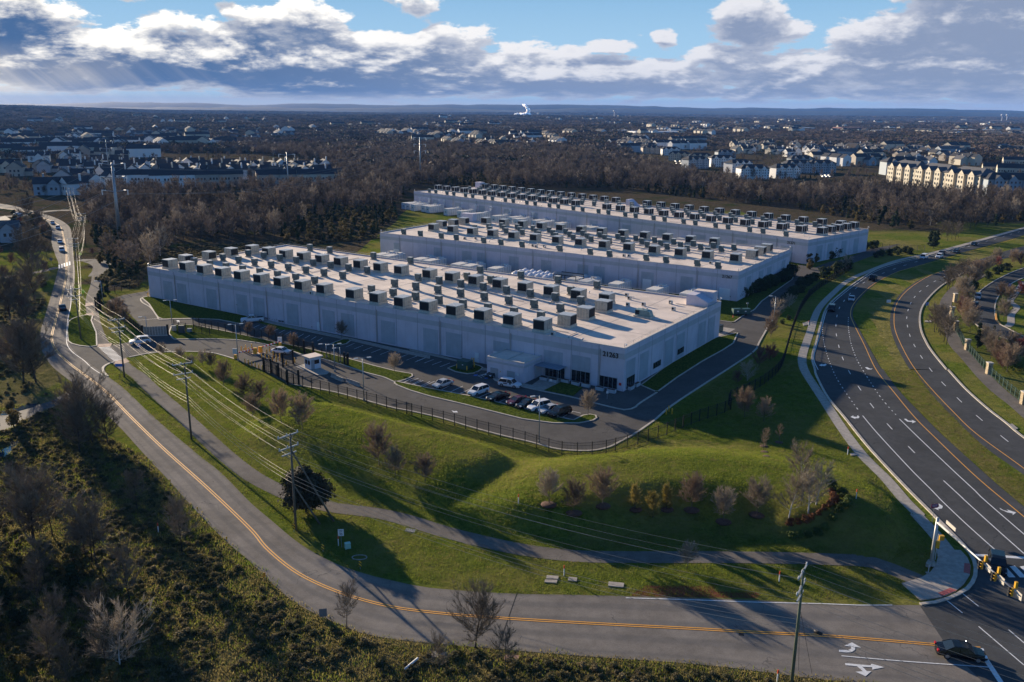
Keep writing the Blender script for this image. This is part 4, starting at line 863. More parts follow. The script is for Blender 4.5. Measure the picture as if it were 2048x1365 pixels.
pts_ = crop(9.31, 780, 370, sp_) + crop(3.938, 740, 380, [(955, 205), (1085, 215), (1130, 228), (1270, 240), (1330, 250), (1450, 262), (1640, 290), (1700, 296)]) + crop(K, 1050, 450, [(1480, 130), (1760, 160)]) + [(1480, 480), (1512, 488), (1545, 498), (1560, 505)]
for x, y in pts_:
    p = G(x, y, 3.6); loc = (p.x + F3.e2.x * 5 - F3.e1.x * 1.6, p.y + F3.e2.y * 5 - F3.e1.y * 1.6, 0)
    if first: g2.location = loc; g2.rotation_euler = (0, 0, F3.rz); g2['label'] = lab; g2['group'] = 'generators before the rear hall'; first = False
    else: dup(g2, loc, F3.rz, lab, 'generators before the rear hall')
# ---- white tanks
def make_tank():
    t = thing('storage_tank', '', 'tank'); m = MB(); m.tube((0, 0, 0), (0, 0, 3.6), 1.35, n=16, cap=True); m.build('shell', mat('tank_white', (.74, .73, .74), .5), t, True)
    m = MB(); m.tube((0, 0, 3.6), (0, 0, 4.05), 1.35, .5, n=16); m.tube((0, 0, 4.05), (0, 0, 4.25), .35, n=8); m.build('dome', MATS['tank_white'], t); 
    m = MB()
    for i in range(5): m.tube((0, 0, .5 + i * .65), (0, 0, .56 + i * .65), 1.38, n=16)
    m.build('hoop', mat('tank_hoop', (.6, .6, .6), .5), t); return t
tk = make_tank(); c0 = G(1055, 549, 3.9); c0 = Vector((c0.x, c0.y)); first = True
for i in range(5):
    for j in range(3):
        p = c0 + F1.e1 * (5.4 - i * 2.85) + F1.e2 * (1.5 + j * 2.85)
        if first: tk.location = (p.x, p.y, 0); tk['label'] = 'white domed tank in the close cluster behind the nearest hall'; tk['group'] = 'cluster of white tanks'; first = False
        else: dup(tk, (p.x, p.y, 0), 0, 'white domed tank in the close cluster behind the nearest hall', 'cluster of white tanks')
t = thing('pipe_rack', 'dark steel pipe rack beside the white tanks', 'pipe rack', (*(c0 - F1.e1 * 10.5 + F1.e2 * 2).to_tuple(), 0), F1.rz)
m = MB()
for y in (0, 5):
    for x in (0, 4, 8): m.tube((x - 2, y, 0), (x - 2, y, 4.6), .12, n=6)
    m.tube((-2, y, 4.6), (6, y, 4.6), .14, n=6)
m.build('frame', blackiron, t); m = MB()
for y in (1, 2.2, 3.4): m.tube((-4, y, 4.7), (7, y, 4.7), .12, n=6)
m.build('pipe', pipe_m, t)
# ============================================================= VEGETATION
bark = leafmat('bark_grey', (.085, .07, .055), (.15, .125, .10), 1.5); bark_d = leafmat('bark_dark', (.04, .033, .027), (.08, .065, .05), 1.5)
bark_w = mat('bark_pale', (.55, .52, .47), .8, var=.25, vscale=3.)
tw_brown = leafmat('twigs_brown', (.18, .13, .09), (.38, .28, .19), .6, .15); tw_grey = leafmat('twigs_grey', (.21, .17, .125), (.42, .35, .26), .6, .15); tw_dark = leafmat('twigs_dark', (.11, .09, .065), (.25, .20, .14))
tw_red = leafmat('twigs_red', (.22, .05, .045), (.36, .11, .09)); tw_pink = leafmat('twigs_pink', (.15, .075, .07), (.25, .13, .11))
tw_yel = leafmat('twigs_yellow', (.20, .16, .04), (.38, .30, .09), .6, .2); lf_dark = leafmat('needles_dark', (.018, .034, .016), (.05, .075, .028), .6, .2); lf_olive = leafmat('needles_olive', (.06, .06, .022), (.17, .13, .05), .6, .3)
lf_green = leafmat('leaves_green', (.035, .06, .012), (.10, .14, .03)); lf_rust = leafmat('leaves_rust', (.12, .045, .02), (.22, .09, .035)); tw_wood = leafmat('woodland_twigs', (.095, .078, .062), (.25, .20, .155), .02, .12)
lf_scrub = leafmat('scrub_leaves', (.06, .07, .03), (.18, .15, .075), .15, .35); mulch = mat('mulch', (.10, .05, .032), .95, var=.35, vscale=6., bump=.5, bscale=9.)
class TriB:
    def __init__(s): s.v = []; s.n = 0
    def tri(s, a, b, c): s.v.append((a, b, c))
    def build(s, name, m):
        me = bpy.data.meshes.new(name); V = np.array(s.v, np.float32).reshape(-1, 3); n = len(V)
        me.vertices.add(n); me.vertices.foreach_set('co', V.ravel()); me.loops.add(n); me.loops.foreach_set('vertex_index', np.arange(n))
        me.polygons.add(n // 3); me.polygons.foreach_set('loop_start', np.arange(0, n, 3)); me.polygons.foreach_set('loop_total', np.full(n // 3, 3))
        me.update(calc_edges=True); me.materials.append(m); return me
def twig(tb, p, d, l, w, r):
    u = d.cross(Vector((r.uniform(-1, 1), r.uniform(-1, 1), r.uniform(-1, 1))));
    if u.length < 1e-3: return
    u = u.normalized() * w / 2; tb.tri(tuple(p - u), tuple(p + u), tuple(p + d * l))
def bare(seed, h, spread, trunk_h, up, n_main, n_sub, n_tw, tw_l, tw_w, crown_m, trunk_m, th=None):
    """trunk mesh and crown mesh of a leafless tree: limbs leave the trunk, branch, and end in sprays of twigs"""
    r = random.Random(seed); T = MB(); C_ = TriB(); cm = MB(); rt = th or h * .018
    p = Vector((0, 0, -.1)); segs = []; q = p.copy(); d = Vector((0, 0, 1)); nseg = 7; z = 0
    for i in range(nseg):
        d2 = (d + Vector((r.uniform(-.08, .08), r.uniform(-.08, .08), 0))).normalized(); q2 = q + d2 * h * .82 / nseg
        r0 = rt * (1 - i / nseg * .85); r1 = rt * (1 - (i + 1) / nseg * .85)
        T.tube(q, q2, r0, r1, 6, False); segs.append((q.copy(), q2.copy(), r1)); q = q2; d = d2
    for k in range(n_main):
        t = trunk_h + (1 - trunk_h) * (k / n_main) ** .9; a = t * nseg; i = min(int(a), nseg - 1); s0, s1, rr_ = segs[i]; b = s0.lerp(s1, a - i)
        ang = k * 2.4 + r.uniform(-.4, .4); prof = math.sin(math.pi * min(1, (1 - t) * .85 + .18)) ** .7
        L_ = spread * (.55 + .55 * prof) * r.uniform(.8, 1.15); dir_ = Vector((math.cos(ang), math.sin(ang), up * r.uniform(.45, 1.0) * (.25 + 1.5 * (k / n_main) ** 1.6) + .12)).normalized()
        e = b; dd = dir_; br = max(rr_ * .42, rt * .13)
        for j in range(3):
            dd = (dd + Vector((r.uniform(-.2, .2), r.uniform(-.2, .2), .2))).normalized(); e2 = e + dd * L_ / 3
            T.tube(e, e2, br * (1 - j * .28), br * (1 - (j + 1) * .28), 4, False)
            for s_ in range(n_sub):
                o = e.lerp(e2, r.random()); sd = (dd + Vector((r.uniform(-1, 1), r.uniform(-1, 1), r.uniform(-.3, .9))) * .85).normalized(); sl_ = L_ * r.uniform(.22, .5)
                m_ = o + sd * sl_; cm_r = br * .3
                cm.tube(o, m_, max(cm_r, .012), max(cm_r * .35, .006), 3, False)
                for _ in range(n_tw):
                    tp = o.lerp(m_, r.uniform(.2, 1)); td = (sd + Vector((r.uniform(-1, 1), r.uniform(-1, 1), r.uniform(-.4, 1))) * .8).normalized()
                    twig(C_, tp, td, tw_l * r.uniform(.5, 1.3), tw_w, r)
            e = e2
    for f_ in cm.f: 
        a_, b_, c_, d_ = [cm.v[i] for i in f_]; C_.tri(a_, b_, c_); C_.tri(a_, c_, d_)
    tm = bpy.data.meshes.new('trunk'); tm.from_pydata(T.v, [], T.f); tm.materials.append(trunk_m)
    return tm, C_.build('crown', crown_m)
def leafy(seed, h, w, shape, n, sz, m, trunk_m, base=.05, lumps=14):
    r = random.Random(seed); C_ = TriB(); nodes = []
    for i in range(lumps):
        t = r.uniform(.05, .95)
        R_ = {'cone': (1 - t) ** .8, 'round': math.sin(math.pi * (.12 + t * .8)), 'column': min(1, (1 - t) * 3) ** .5}[shape] * w / 2
        a = r.uniform(0, 6.28); k = r.uniform(.25, .75); nodes.append((Vector((math.cos(a) * R_ * k, math.sin(a) * R_ * k, h * (base + t * (1 - base)))), max(.18 * w, R_ * r.uniform(.45, .7))))
    for _ in range(n):
        c, R_ = r.choice(nodes); v = Vector((r.gauss(0, 1), r.gauss(0, 1), r.gauss(0, 1))).normalized() * R_ * (r.random() ** .35); v.z *= .8
        p = c + v; 
        if p.z < .02: p.z = .02 + r.random() * .1
        nrm = (v.normalized() + Vector((r.uniform(-1, 1), r.uniform(-1, 1), r.uniform(-.3, 1))) * .8).normalized()
        u = nrm.orthogonal().normalized(); w_ = nrm.cross(u); a = r.uniform(0, 6.28); s_ = sz * r.uniform(.5, 1.3)
        u, w_ = u * math.cos(a) + w_ * math.sin(a), w_ * math.cos(a) - u * math.sin(a)
        C_.tri(tuple(p - u * s_ * .5), tuple(p + u * s_ * .5), tuple(p + w_ * s_ * 1.1))
    T = MB(); T.tube((0, 0, -.1), (0, 0, h * .75), .03 * h ** .8 + .03, .02, 6)
    tm = bpy.data.meshes.new('trunk'); tm.from_pydata(T.v, [], T.f); tm.materials.append(trunk_m)
    return tm, C_.build('crown', m)
PT = {
 'vase': [bare(i, 4.5, 2.2, .30, 1.2, 24, 5, 22, .55, .030, tw_brown, bark, .07) for i in range(3)],
 'vaseg': [bare(10 + i, 4.5, 2.15, .34, 1.15, 22, 5, 22, .55, .03, tw_grey, bark, .07) for i in range(2)],
 'sapling': [bare(20 + i, 3.6, 1.0, .4, 1.5, 9, 3, 8, .4, .035, tw_brown, bark) for i in range(2)],
 'redtree': [bare(24, 3.4, 2.0, .2, 1.1, 18, 5, 18, .5, .04, tw_red, bark), bare(25, 3.8, 2.1, .2, 1.1, 18, 5, 18, .5, .035, tw_pink, bark)],
 'yellow': [bare(28 + i, 2.9, 1.1, .05, 2.2, 15, 4, 11, .5, .05, tw_yel, bark) for i in range(2)],
 'birch': [bare(31 + i, 6.0, 2.1, .25, 1.2, 18, 4, 15, .55, .03, tw_grey, bark_w, .11) for i in range(2)],
 'big': [bare(35 + i, 10.5, 4.8, .2, 1.0, 26, 6, 18, .95, .042, tw_dark, bark_d, .2) for i in range(3)],
 'slim': [bare(40 + i, 9.5, 3.0, .32, 1.0, 18, 5, 10, .9, .045, tw_dark, bark_d, .11) for i in range(2)],
 'pale': [bare(44, 4.4, 3.2, .1, .8, 15, 5, 11, .7, .05, tw_grey, bark_w)],
 'wood': [bare(50 + i, 11 + i, 3.9, .3, 1.05, 13, 3, 10, 1.7, .16, tw_wood, bark_d, .17) for i in range(4)],
 'woodp': [bare(56, 13, 4.0, .3, 1.1, 13, 3, 8, 1.7, .15, tw_grey, bark_w, .16)],
 'cedar': [leafy(60 + i, 7, 3.6, 'cone', 1700, .42, lf_dark, bark_d) for i in range(2)],
 'olive': [leafy(63 + i, 5.5, 4.2, 'round', 1500, .42, lf_olive, bark_d) for i in range(3)],
 'bush': [leafy(67 + i, 2.0, 2.6, 'round', 1300, .2, lf_dark, bark_d, .0) for i in range(2)],
 'bushg': [leafy(69, 2.0, 2.4, 'round', 1200, .2, lf_green, bark_d, .0)],
 'conifer': [leafy(71, 6.5, 2.4, 'cone', 2200, .25, lf_dark, bark_d, .03)],
 'rust': [leafy(73, 1.3, 1.8, 'round', 1000, .16, lf_rust, bark_d, .0)],
 'hedge': [leafy(75, 1.1, 1.5, 'round', 800, .14, lf_dark, bark_d, .0)],
 'bigcedar': [leafy(79, 7.4, 8.2, 'round', 11000, .46, leafmat('needles_brown', (.035, .035, .018), (.15, .10, .05)), bark_d, .16, 44)],
}
def plant(kind_, x, y, z=None, h=1., name='bare_tree', label='', cat='tree', group=None, rz=None, i=None, wide=1.):
    L_ = PT[kind_]; tm, cmesh = L_[random.randrange(len(L_)) if i is None else i % len(L_)]
    t = thing(name, label, cat, (x, y, h1(x, y) if z is None else z), random.uniform(0, 6.28) if rz is None else rz, group); t.scale = (h * wide, h * wide, h)
    for nm, m_ in (('trunk', tm), ('crown', cmesh)):
        o = bpy.data.objects.new(nm, m_); col.objects.link(o); o.parent = t
    return t
def pp(kind_, px, py, h=1., **kw):
    p = GT(px, py); return plant(kind_, p.x, p.y, p.z, h, **kw)
def mound(p, r_, label):
    m = MB(); m.ball((0, 0, 0), r_, 12, 6, (1, 1, .26)); o = m.build('mulch_mound', mulch, None, True); o.location = (p.x, p.y, p.z - .02); tag(o, label, 'mulch', 'mulch mounds on the berms'); return o
# trees on the near berm: first to sixth from the left
ordn = ['leftmost', 'second from left', 'third from left', 'fourth from left', 'fifth from left', 'rightmost']
for i, ((x, y), hh) in enumerate(zip(crop(2.926, 1000, 800, [(287, 612), (433, 660), (600, 620), (1120, 643), (1308, 712), (1503, 672)]), (.86, .82, .96, .92, .86, .92))):
    t = pp('vase' if i in (1, 2, 3) else 'vaseg', x, y, hh, name='bare_tree', label='leafless round-headed tree on the berm, %s of the six along the path' % ordn[i], group='bare trees along the berm foot', i=i)
    mound(t.location, 1.15, 'brown mulch mound under the %s bare berm tree' % ordn[i])
for i, ((x, y), nm) in enumerate(zip(crop(2.926, 1000, 800, [(790, 640), (895, 690), (975, 640)]), ('left', 'middle', 'right'))):
    t = pp('yellow', x, y, 1.12, name='yellow_shrub', label='yellow-tinged upright shrub, %s of the three on the berm' % nm, cat='shrub', group='yellow shrubs on the berm', i=i)
    if i != 1: mound(t.location, 1.0, 'mulch mound under the %s yellow shrub' % nm)
for i, (x, y) in enumerate(crop(2.926, 1000, 800, [(1690, 692), (1768, 577), (1803, 662), (1850, 612)])):
    pp('birch', x, y, .95 if i != 1 else 1.2, name='birch_tree', label='white-stemmed birch by the curved hedge, ' + ['leftmost', 'tallest at the back', 'in the front middle', 'rightmost'][i], group='birches by the hedge', i=i)
P_ = resamp([GT(x, y).xy for x, y in crop(2.926, 1000, 800, [(1700, 765), (1780, 755), (1850, 725), (1920, 660), (1985, 600), (1960, 550)])], step=1.0)
for k, (kk, off, nm, lab) in enumerate((('rust', .55, 'rust_hedge', 'rust-brown inner band of the curved hedge'), ('bushg', -1.0, 'green_hedge', 'green outer band of the curved hedge'))):
    t = thing(nm, lab, 'hedge', (*P_[3], h1(*P_[3]) ), 0)
    for j, q_ in enumerate(offset(P_, off)):
        o = bpy.data.objects.new('clump', PT[kk][0][1]); col.objects.link(o); o.parent = t; o.location = (q_.x - t.location.x, q_.y - t.location.y, h1(q_.x, q_.y) - t.location.z); s_ = random.uniform(.75, 1.05) * (.8 if kk == 'rust' else .62); o.scale = (s_,) * 3; o.rotation_euler = (0, 0, random.uniform(0, 6))
pp('bush', *crop(2.926, 1000, 800, [(1935, 530)])[0], .9, name='dark_bush', label='dark evergreen bush at the top of the curved hedge', cat='bush')
for i, (k_, x, y, h_, lab) in enumerate([
    ('vase', 1489, 835, .95, 'bare tree on the slope below the fence, left of a pair'), ('vase', 1527, 843, .75, 'smaller bare tree on the slope, right of a pair'),
    ('sapling', 1527, 893, .9, 'slim sapling nearest the mulch discs on the berm'), ('sapling', 1527, 903, .7, 'low sapling below the slim one'), ('sapling', 1558, 883, .8, 'sapling right of the mulch discs'), ('vaseg', 1374, 1138, .62, 'small bare tree between path and road'),
    ('vase', 758, 930, 1.15, 'bare shrub-like tree in the hollow between the berms, upper'), ('vase', 791, 953, .8, 'lower small bare tree in the hollow'), ('vase', 850, 966, .8, 'bare tree on the shaded swale, rightmost'),
    ('vase', 448, 772, .9, 'bare tree left of the guarded gate lawn'), ('vase', 489, 799, .85, 'second bare tree along the wires'), ('vase', 520, 808, .8, 'third bare tree along the wires'), ('vase', 563, 846, 1.0, 'fourth bare tree, largest of the clump above the wires'), ('vase', 604, 860, 1.05, 'bare tree at the right end of the clump above the wires'), ('vase', 505, 835, .8, 'low bare tree behind the wires'),
    ('vaseg', 323, 717, .62, 'small bare tree by the entrance drive, nearest the crosswalk'), ('vaseg', 361, 725, .62, 'second small bare tree by the entrance drive'), ('vaseg', 406, 734, .65, 'third small bare tree by the entrance drive'), ('vase', 424, 738, .62, 'fourth small bare tree by the entrance drive'), ('vaseg', 382, 737, .5, 'lowest small tree by the entrance drive'),
    ('vase', 227, 643, .95, 'dense bare tree beside the entrance path'), ('vase', 250, 652, .85, 'bare tree against the gate fence'), ('vase', 238, 632, .85, 'bare tree behind the entrance path'),
    ('vaseg', 486, 628, .8, 'bare tree against the wall near the white pickup'), ('vaseg', 683, 677, .75, 'bare tree against the wall by the car park'), ('vase', 498, 669, .52, 'reddish small tree on the long verge, leftmost'), ('vase', 542, 678, .6, 'reddish small tree on the long verge, middle'), ('vase', 587, 697, .62, 'reddish small tree on the long verge, by the barrier'), ('vaseg', 789, 746, .75, 'bare tree at the tip of the long verge'),
    ('vaseg', 1176, 832, .85, 'bare tree on the rounded island by the parked cars'),
    ('redtree', 1540, 722, .85, 'red-budded shrub beside the rear drive'), ('redtree', 1518, 733, .9, 'pink-twigged shrub beside the rear drive'), ('pale', 1495, 762, .7, 'pale spreading shrub above the fence bend'), ('redtree', 1474, 768, .55, 'small reddish shrub above the fence bend'), ('vase', 1541, 675, .85, 'bare tree on the sunlit lawn by the rear drive'), ('vase', 1550, 650, .7, 'slim bare tree by the lamp on the rear drive'),
    ('pale', 1690, 536, .8, 'pale bare tree beside the rear drive bend'), ('redtree', 185, 510, .5, 'small reddish tree near the road')]):
    if not lab: continue
    t = pp(k_, x, y, h_, name='bare_tree', label=lab, i=i + (1 if 'pink' in lab or 'small reddish' in lab else 0) if k_ != 'redtree' else (0 if 'red-budded' in lab else 1))
for x, y in crop(2.926, 1000, 800, [(1545, 272), (1548, 308), (1560, 340), (1632, 250)]): mound(GT(x, y), .75, 'small dark mulch disc beside a sapling on the berm')
for x, y, lab in ((1176, 834, 'on the rounded island'), (790, 747, 'at the tip of the long verge')): mound(GT(x, y), .6, 'mulch mound ' + lab)
pp('bigcedar', 612, 1024, .82, name='cedar_tree', label='broad dark cedar beside the leaning braces of the utility pole', i=0)
# hedges and bushes by the halls
def rowof(kind_, pts, n, h, name, label, cat, group, jit=.3):
    Q = resamp([G(x, y).xy for x, y in pts], n=n, smooth=False)
    for q_ in Q: plant(kind_, q_.x + random.uniform(-jit, jit), q_.y + random.uniform(-jit, jit), 0.05, h * random.uniform(.8, 1.25), name=name, label=label, cat=cat, group=group)
rowof('hedge', crop(K, 440, 620, [(440, 95), (860, 175)]), 20, .8, 'clipped_shrub', 'low clipped shrub along the left part of the hall wall', 'shrub', 'clipped shrubs left of the wall door', .1)
rowof('hedge', crop(K, 440, 620, [(900, 182), (1400, 280), (2000, 400), (2048, 410)]), 46, .8, 'clipped_shrub', 'low clipped shrub in the long row along the hall wall', 'shrub', 'clipped shrubs right of the wall door', .1)
rowof('hedge', crop(K, 820, 640, [(0, 275), (300, 330), (590, 395)]), 24, .8, 'clipped_shrub', 'low clipped shrub near the transformer end of the wall row', 'shrub', 'clipped shrubs near the transformer', .1)
rowof('bush', crop(6.4, 1380, 520, [(560, 520), (640, 490), (760, 450), (880, 400), (960, 370), (1080, 320), (1200, 270), (1310, 200)]), 22, 1.6, 'dark_bush', 'dark bush in the belt along the end of the middle hall', 'bush', 'bushes beside the middle hall', .8)
rowof('olive', crop(5.69, 1400, 440, [(1250, 560), (1300, 470), (1400, 430), (1480, 450)]), 5, .7, 'olive_bush', 'olive bush between the middle and rear halls', 'bush', 'bushes between the halls', .8)
rowof('bush', crop(5.69, 1400, 440, [(1480, 440), (1600, 400), (1700, 370), (1850, 340), (1980, 320)]), 14, 1.6, 'dark_bush', 'dark bush in the belt along the end of the rear hall', 'bush', 'bushes beside the rear hall', .8)
rowof('bush', crop(6.4, 1380, 520, [(1250, 560), (1330, 470), (1420, 370), (1500, 310), (1600, 250), (1750, 190), (2000, 120), (2048, 100)]), 26, 1.35, 'dark_bush', 'dark bush in the belt between rear drive and highway', 'bush', 'bushes between rear drive and highway', 1.2)
rowof('olive', crop(6.4, 1380, 520, [(1740, 190), (1850, 130), (2040, 70)]), 8, .38, 'yellowing_shrub', 'yellowing shrub in the low row by the highway bend', 'shrub', 'yellowing shrubs by the highway bend', .5)
rowof('pale', crop(6.4, 1380, 520, [(1130, 700), (1200, 640), (1260, 600)]), 4, .6, 'bare_shrub', 'bare shrub behind the lamp post on the rear drive', 'shrub', 'bare shrubs by the rear drive', .6)
for x, y, l_ in ((1565, 648, 'left of the sidewalk slab'), (1577, 640, 'nearest the fence by the slab')): pp('bush', x, y, .65, name='round_bush', label='clipped round bush on the sunlit lawn, ' + l_, cat='bush')
# right-hand side trees
rt = crop(4.55, 1860, 520, [(155, 292), (175, 268), (205, 240), (240, 218), (295, 190), (320, 178), (75, 662), (90, 690), (125, 748), (150, 772), (60, 640), (40, 660)])
for x, y in rt: pp('slim', x, y, .72, name='bare_tree', label='slim leafless tree on the verge between highway and garden path', group='trees between highway and garden path', wide=1.25)
rt2 = crop(4.55, 1860, 520, [(270, 330), (310, 345), (300, 420), (330, 440), (280, 500), (330, 520), (360, 160), (400, 190), (440, 170), (480, 150), (520, 110), (560, 90), (620, 70), (600, 40), (420, 140), (350, 230), (400, 250), (520, 830), (550, 900), (620, 960), (660, 1000), (700, 1020), (380, 600), (330, 600), (360, 660), (665, 555), (720, 400), (650, 370), (845, 330), (780, 980), (480, 780), (740, 860), (840, 900), (830, 60), (760, 50)])
for x, y in rt2: pp(random.choice(('redtree', 'vase', 'vaseg')), x, y, random.uniform(.85, 1.15), name='bare_tree', label='twiggy brown tree behind the stone-pillared fence', group='trees behind the stone-pillared fence')
for x, y, h_, l_ in ((430, 800, 1.0, 'tall dark conifer behind the stone-pillared fence'), (570, 730, .6, 'small dark conifer near the shaded street'), (800, 1010, .7, 'bright green shrub tree at the right edge')):
    q_ = crop(4.55, 1860, 520, [(x, y)])[0]; pp('conifer' if 'conifer' in l_ else 'bushg', *q_, h_ if 'conifer' in l_ else 1.9, name='conifer' if 'conifer' in l_ else 'green_shrub', label=l_, i=0)
for x, y in crop(4.55, 1860, 520, [(600, 130), (520, 170), (640, 110), (700, 95), (400, 260), (380, 300)]): pp('bush', x, y, 1.3, name='dark_bush', label='dark bush between the two streets on the right', cat='bush', group='bushes on the right')
for x, y in crop(4.549, 1600, 440, [(1180, 240), (1210, 260), (1240, 235)]): pp('cedar', x, y, 1.0, name='dark_evergreen', label='dark evergreen in the clump on the far lawn', group='evergreens on the far lawn')
for x, y in crop(4.549, 1600, 440, [(1280, 180), (1340, 190), (1380, 175), (1410, 190), (1440, 165), (1330, 160)]): pp('slim', x, y, .75, name='bare_tree', label='leafless tree in the row on the far lawn', group='bare trees on the far lawn')
for x, y in crop(4.549, 1600, 440, [(1000, 310), (960, 300), (900, 320), (820, 325), (870, 300), (740, 330), (700, 345)]): pp('bush', x, y, 1.3, name='dark_bush', label='dark bush by the fence beyond the rear hall', cat='bush', group='bushes by the far fence')
# lower left: big bare trees and thicket
for k_, x, y, h_, lab in [('big', 185, 885, 1.0, 'large spreading bare tree beside the road bend'), ('big', 150, 868, .75, 'bare tree behind the large spreading one'), ('big', 160, 905, .7, 'bare tree left below the large spreading one'), ('big', 215, 888, .65, 'twiggy tree right of the large spreading one'),
    ('big', 48, 768, 1.0, 'tall bare tree left of the road curve, leftmost'), ('big', 72, 765, 1.05, 'tall bare tree nearest the road curve'), ('slim', 35, 740, 1.0, 'slim tree behind the road curve trees'), ('slim', 60, 745, 1.1, 'slim tree amid the road curve trees'),
    ('big', 951, 1296, .62, 'bare tree at the lower road edge, larger'), ('slim', 694, 1258, .55, 'small bare tree at the lower road edge'),
    ('big', 68, 1080, .8, 'bare tree with pale crown near the creek'), ('slim', 37, 1045, .9, 'slim dark trunk left of the pale-crowned tree'), ('slim', 105, 1072, .9, 'slim dark trunk right of the pale-crowned tree'), ('slim', 172, 1117, .85, 'slim tree in the lower-left scrub, left of three'), ('slim', 184, 1124, .8, 'slim tree in the lower-left scrub, middle of three'), ('slim', 192, 1132, .85, 'slim tree in the lower-left scrub, right of three'),
    ('slim', 260, 1210, .8, 'bare tree alone in the lower-left scrub'), ('slim', 364, 1106, .8, 'slim bare tree near the marker post'), ('slim', 275, 1020, .6, 'thin bare tree beside the road'), ('pale', 240, 1330, 1.1, 'fallen-looking pale bare shrub at the bottom edge'), ('slim', 1010, 1345, .5, 'thin weed tree at the bottom edge'), ('slim', 880, 1350, .45, 'thin weed tree below the concrete slab')]:
    pp(k_, x, y, h_, name='bare_tree', label=lab)
pp('olive', 27, 853, .8, name='round_cedar', label='round dark cedar on the creek bank', wide=.9); pp('cedar', -10, 880, .9, name='round_cedar', label='dark cedar at the left edge by the creek')
AVOID0 = [[tuple(q_) for q_ in TRACK]] + [[tuple(q_) for q_ in c_] for c_ in CREEK]
rl = random.Random(11); spots_ = []
for _ in range(400):
    x, y = rl.uniform(-120, 230), rl.uniform(1060, 1400)
    if x < 215 - (1200 - y) * .25 - max(0, 1150 - y) * .9 and x < 240: 
        p = G(x, y)
        if all((p.xy - s_).length > 2.6 for s_ in spots_): spots_.append(p.xy.copy())
for q_ in spots_[:36]:
    k_ = rl.choice(('cedar', 'olive', 'bush', 'big', 'slim', 'slim', 'olive'))
    plant(k_, q_.x, q_.y, None, {'cedar': .6, 'olive': .65, 'bush': 1.2, 'big': .55, 'slim': .65}[k_] * rl.uniform(.7, 1.1), name='thicket_tree', label='dark tree in the shaded thicket at the lower left', group='thicket at the lower left')
for x, y in [(20, 640), (45, 615), (70, 600), (30, 590), (10, 560), (50, 575), (85, 575), (90, 545), (60, 540), (25, 530), (0, 510), (70, 500), (30, 600), (55, 650), (20, 690), (80, 555), (60, 480), (85, 470), (75, 455), (95, 520), (0, 600), (-10, 640), (10, 470), (40, 500), (65, 520), (5, 720), (-20, 700), (78, 446), (70, 452), (84, 458), (62, 444), (52, 440), (88, 470), (40, 446), (28, 442), (74, 440)]:
    pp(random.choice(('olive', 'big', 'slim', 'vase', 'redtree')), x, y, random.uniform(.6, 1.0), name='roadside_tree', label='tree or bush in the roadside scrub left of the road', group='roadside scrub left of the road')
for x, y in [(230, 540), (245, 545), (222, 555), (205, 600), (215, 590), (240, 560), (200, 620), (262, 560), (275, 550), (218, 530)]:
    pp('cedar', x, y, random.uniform(.55, .8), name='dark_cedar', label='dark cedar between road and the left end of the hall', group='cedars left of the hall')

# ---------- woodland
AVOID = []
def hallpoly(fr, L_, W_, m=5): return [fr.w(-m, -m)[:2], fr.w(L_ + m, -m)[:2], fr.w(L_ + m, W_ + m)[:2], fr.w(-m, W_ + m)[:2]]
AVOID += [hallpoly(F1, 155.4, 53.6, 9), hallpoly(F2, 139.5, 52.6, 14), hallpoly(F3, 243, 47.5, 8), hallpoly(F3, 243, 5, 18)]
AVOID += [[tuple(p) for p in GP(poly_)] for poly_ in ([(235, 360), (672, 358), (672, 385), (240, 391)], [(0, 390), (120, 395), (175, 410), (180, 520), (160, 540), (100, 540), (90, 450), (0, 430)], [(370, 396), (560, 391), (600, 406), (380, 411)], [(0, 345), (75, 330), (115, 345), (70, 380), (0, 385)], [(0, 385), (150, 385), (150, 430), (0, 440)],
    [(480, 500), (760, 478), (800, 440), (800, 420), (840, 430), (760, 500), (900, 540), (500, 520)])]
HOUSEZ = [[tuple(p) for p in GP(q_)] for q_ in (
    [(70, 305), (420, 302), (660, 312), (670, 372), (560, 372), (400, 378), (250, 388), (60, 392), (-60, 360), (-60, 312)],)]
WOODS = [tuple(p) for p in GP([(160, 400), (230, 383), (420, 380), (600, 372), (680, 350), (640, 322), (420, 300), (900, 296), (1100, 300), (1240, 320), (1330, 345), (1500, 385), (1620, 385), (1700, 385), (1790, 378), (1900, 400), (2060, 405), (2500, 410), (2500, 450), (2060, 440), (1930, 462), (1790, 458), (1700, 440), (1600, 420), (1240, 380), (830, 372), (800, 400), (790, 440), (760, 470), (640, 497), (520, 495), (330, 510), (290, 560), (200, 530), (185, 480), (170, 440)])]
RW = random.Random(5)
def scatter(poly, n, mind, maxtry=200000):
    P_ = np.array(poly); lo, hi = P_.min(0), P_.max(0); X = RNG.uniform(lo[0], hi[0], maxtry); Y = RNG.uniform(lo[1], hi[1], maxtry)
    ok = inpoly(X, Y, poly)
    for a in AVOID: ok &= ~inpoly(X, Y, a)
    X, Y = X[ok], Y[ok]; out = []; cell = {}
    for x, y in zip(X, Y):
        k = (int(x // mind), int(y // mind))
        if any((x - a) ** 2 + (y - b) ** 2 < mind * mind for i in (-1, 0, 1) for j in (-1, 0, 1) for a, b in cell.get((k[0] + i, k[1] + j), ())): continue
        cell.setdefault(k, []).append((x, y)); out.append((x, y))
        if len(out) >= n: break
    return out
PINES = [tuple(p) for p in GP([(560, 470), (640, 440), (760, 420), (840, 405), (840, 430), (790, 455), (760, 470), (640, 492), (560, 490)])]
W1 = [p for p in scatter(WOODS, 9000, 5.2) if not (p[1] < 400 and p[0] < -40 and noise.noise(Vector((p[0] * .022, p[1] * .022, 7.))) > .12)]
print('woodland', len(W1))
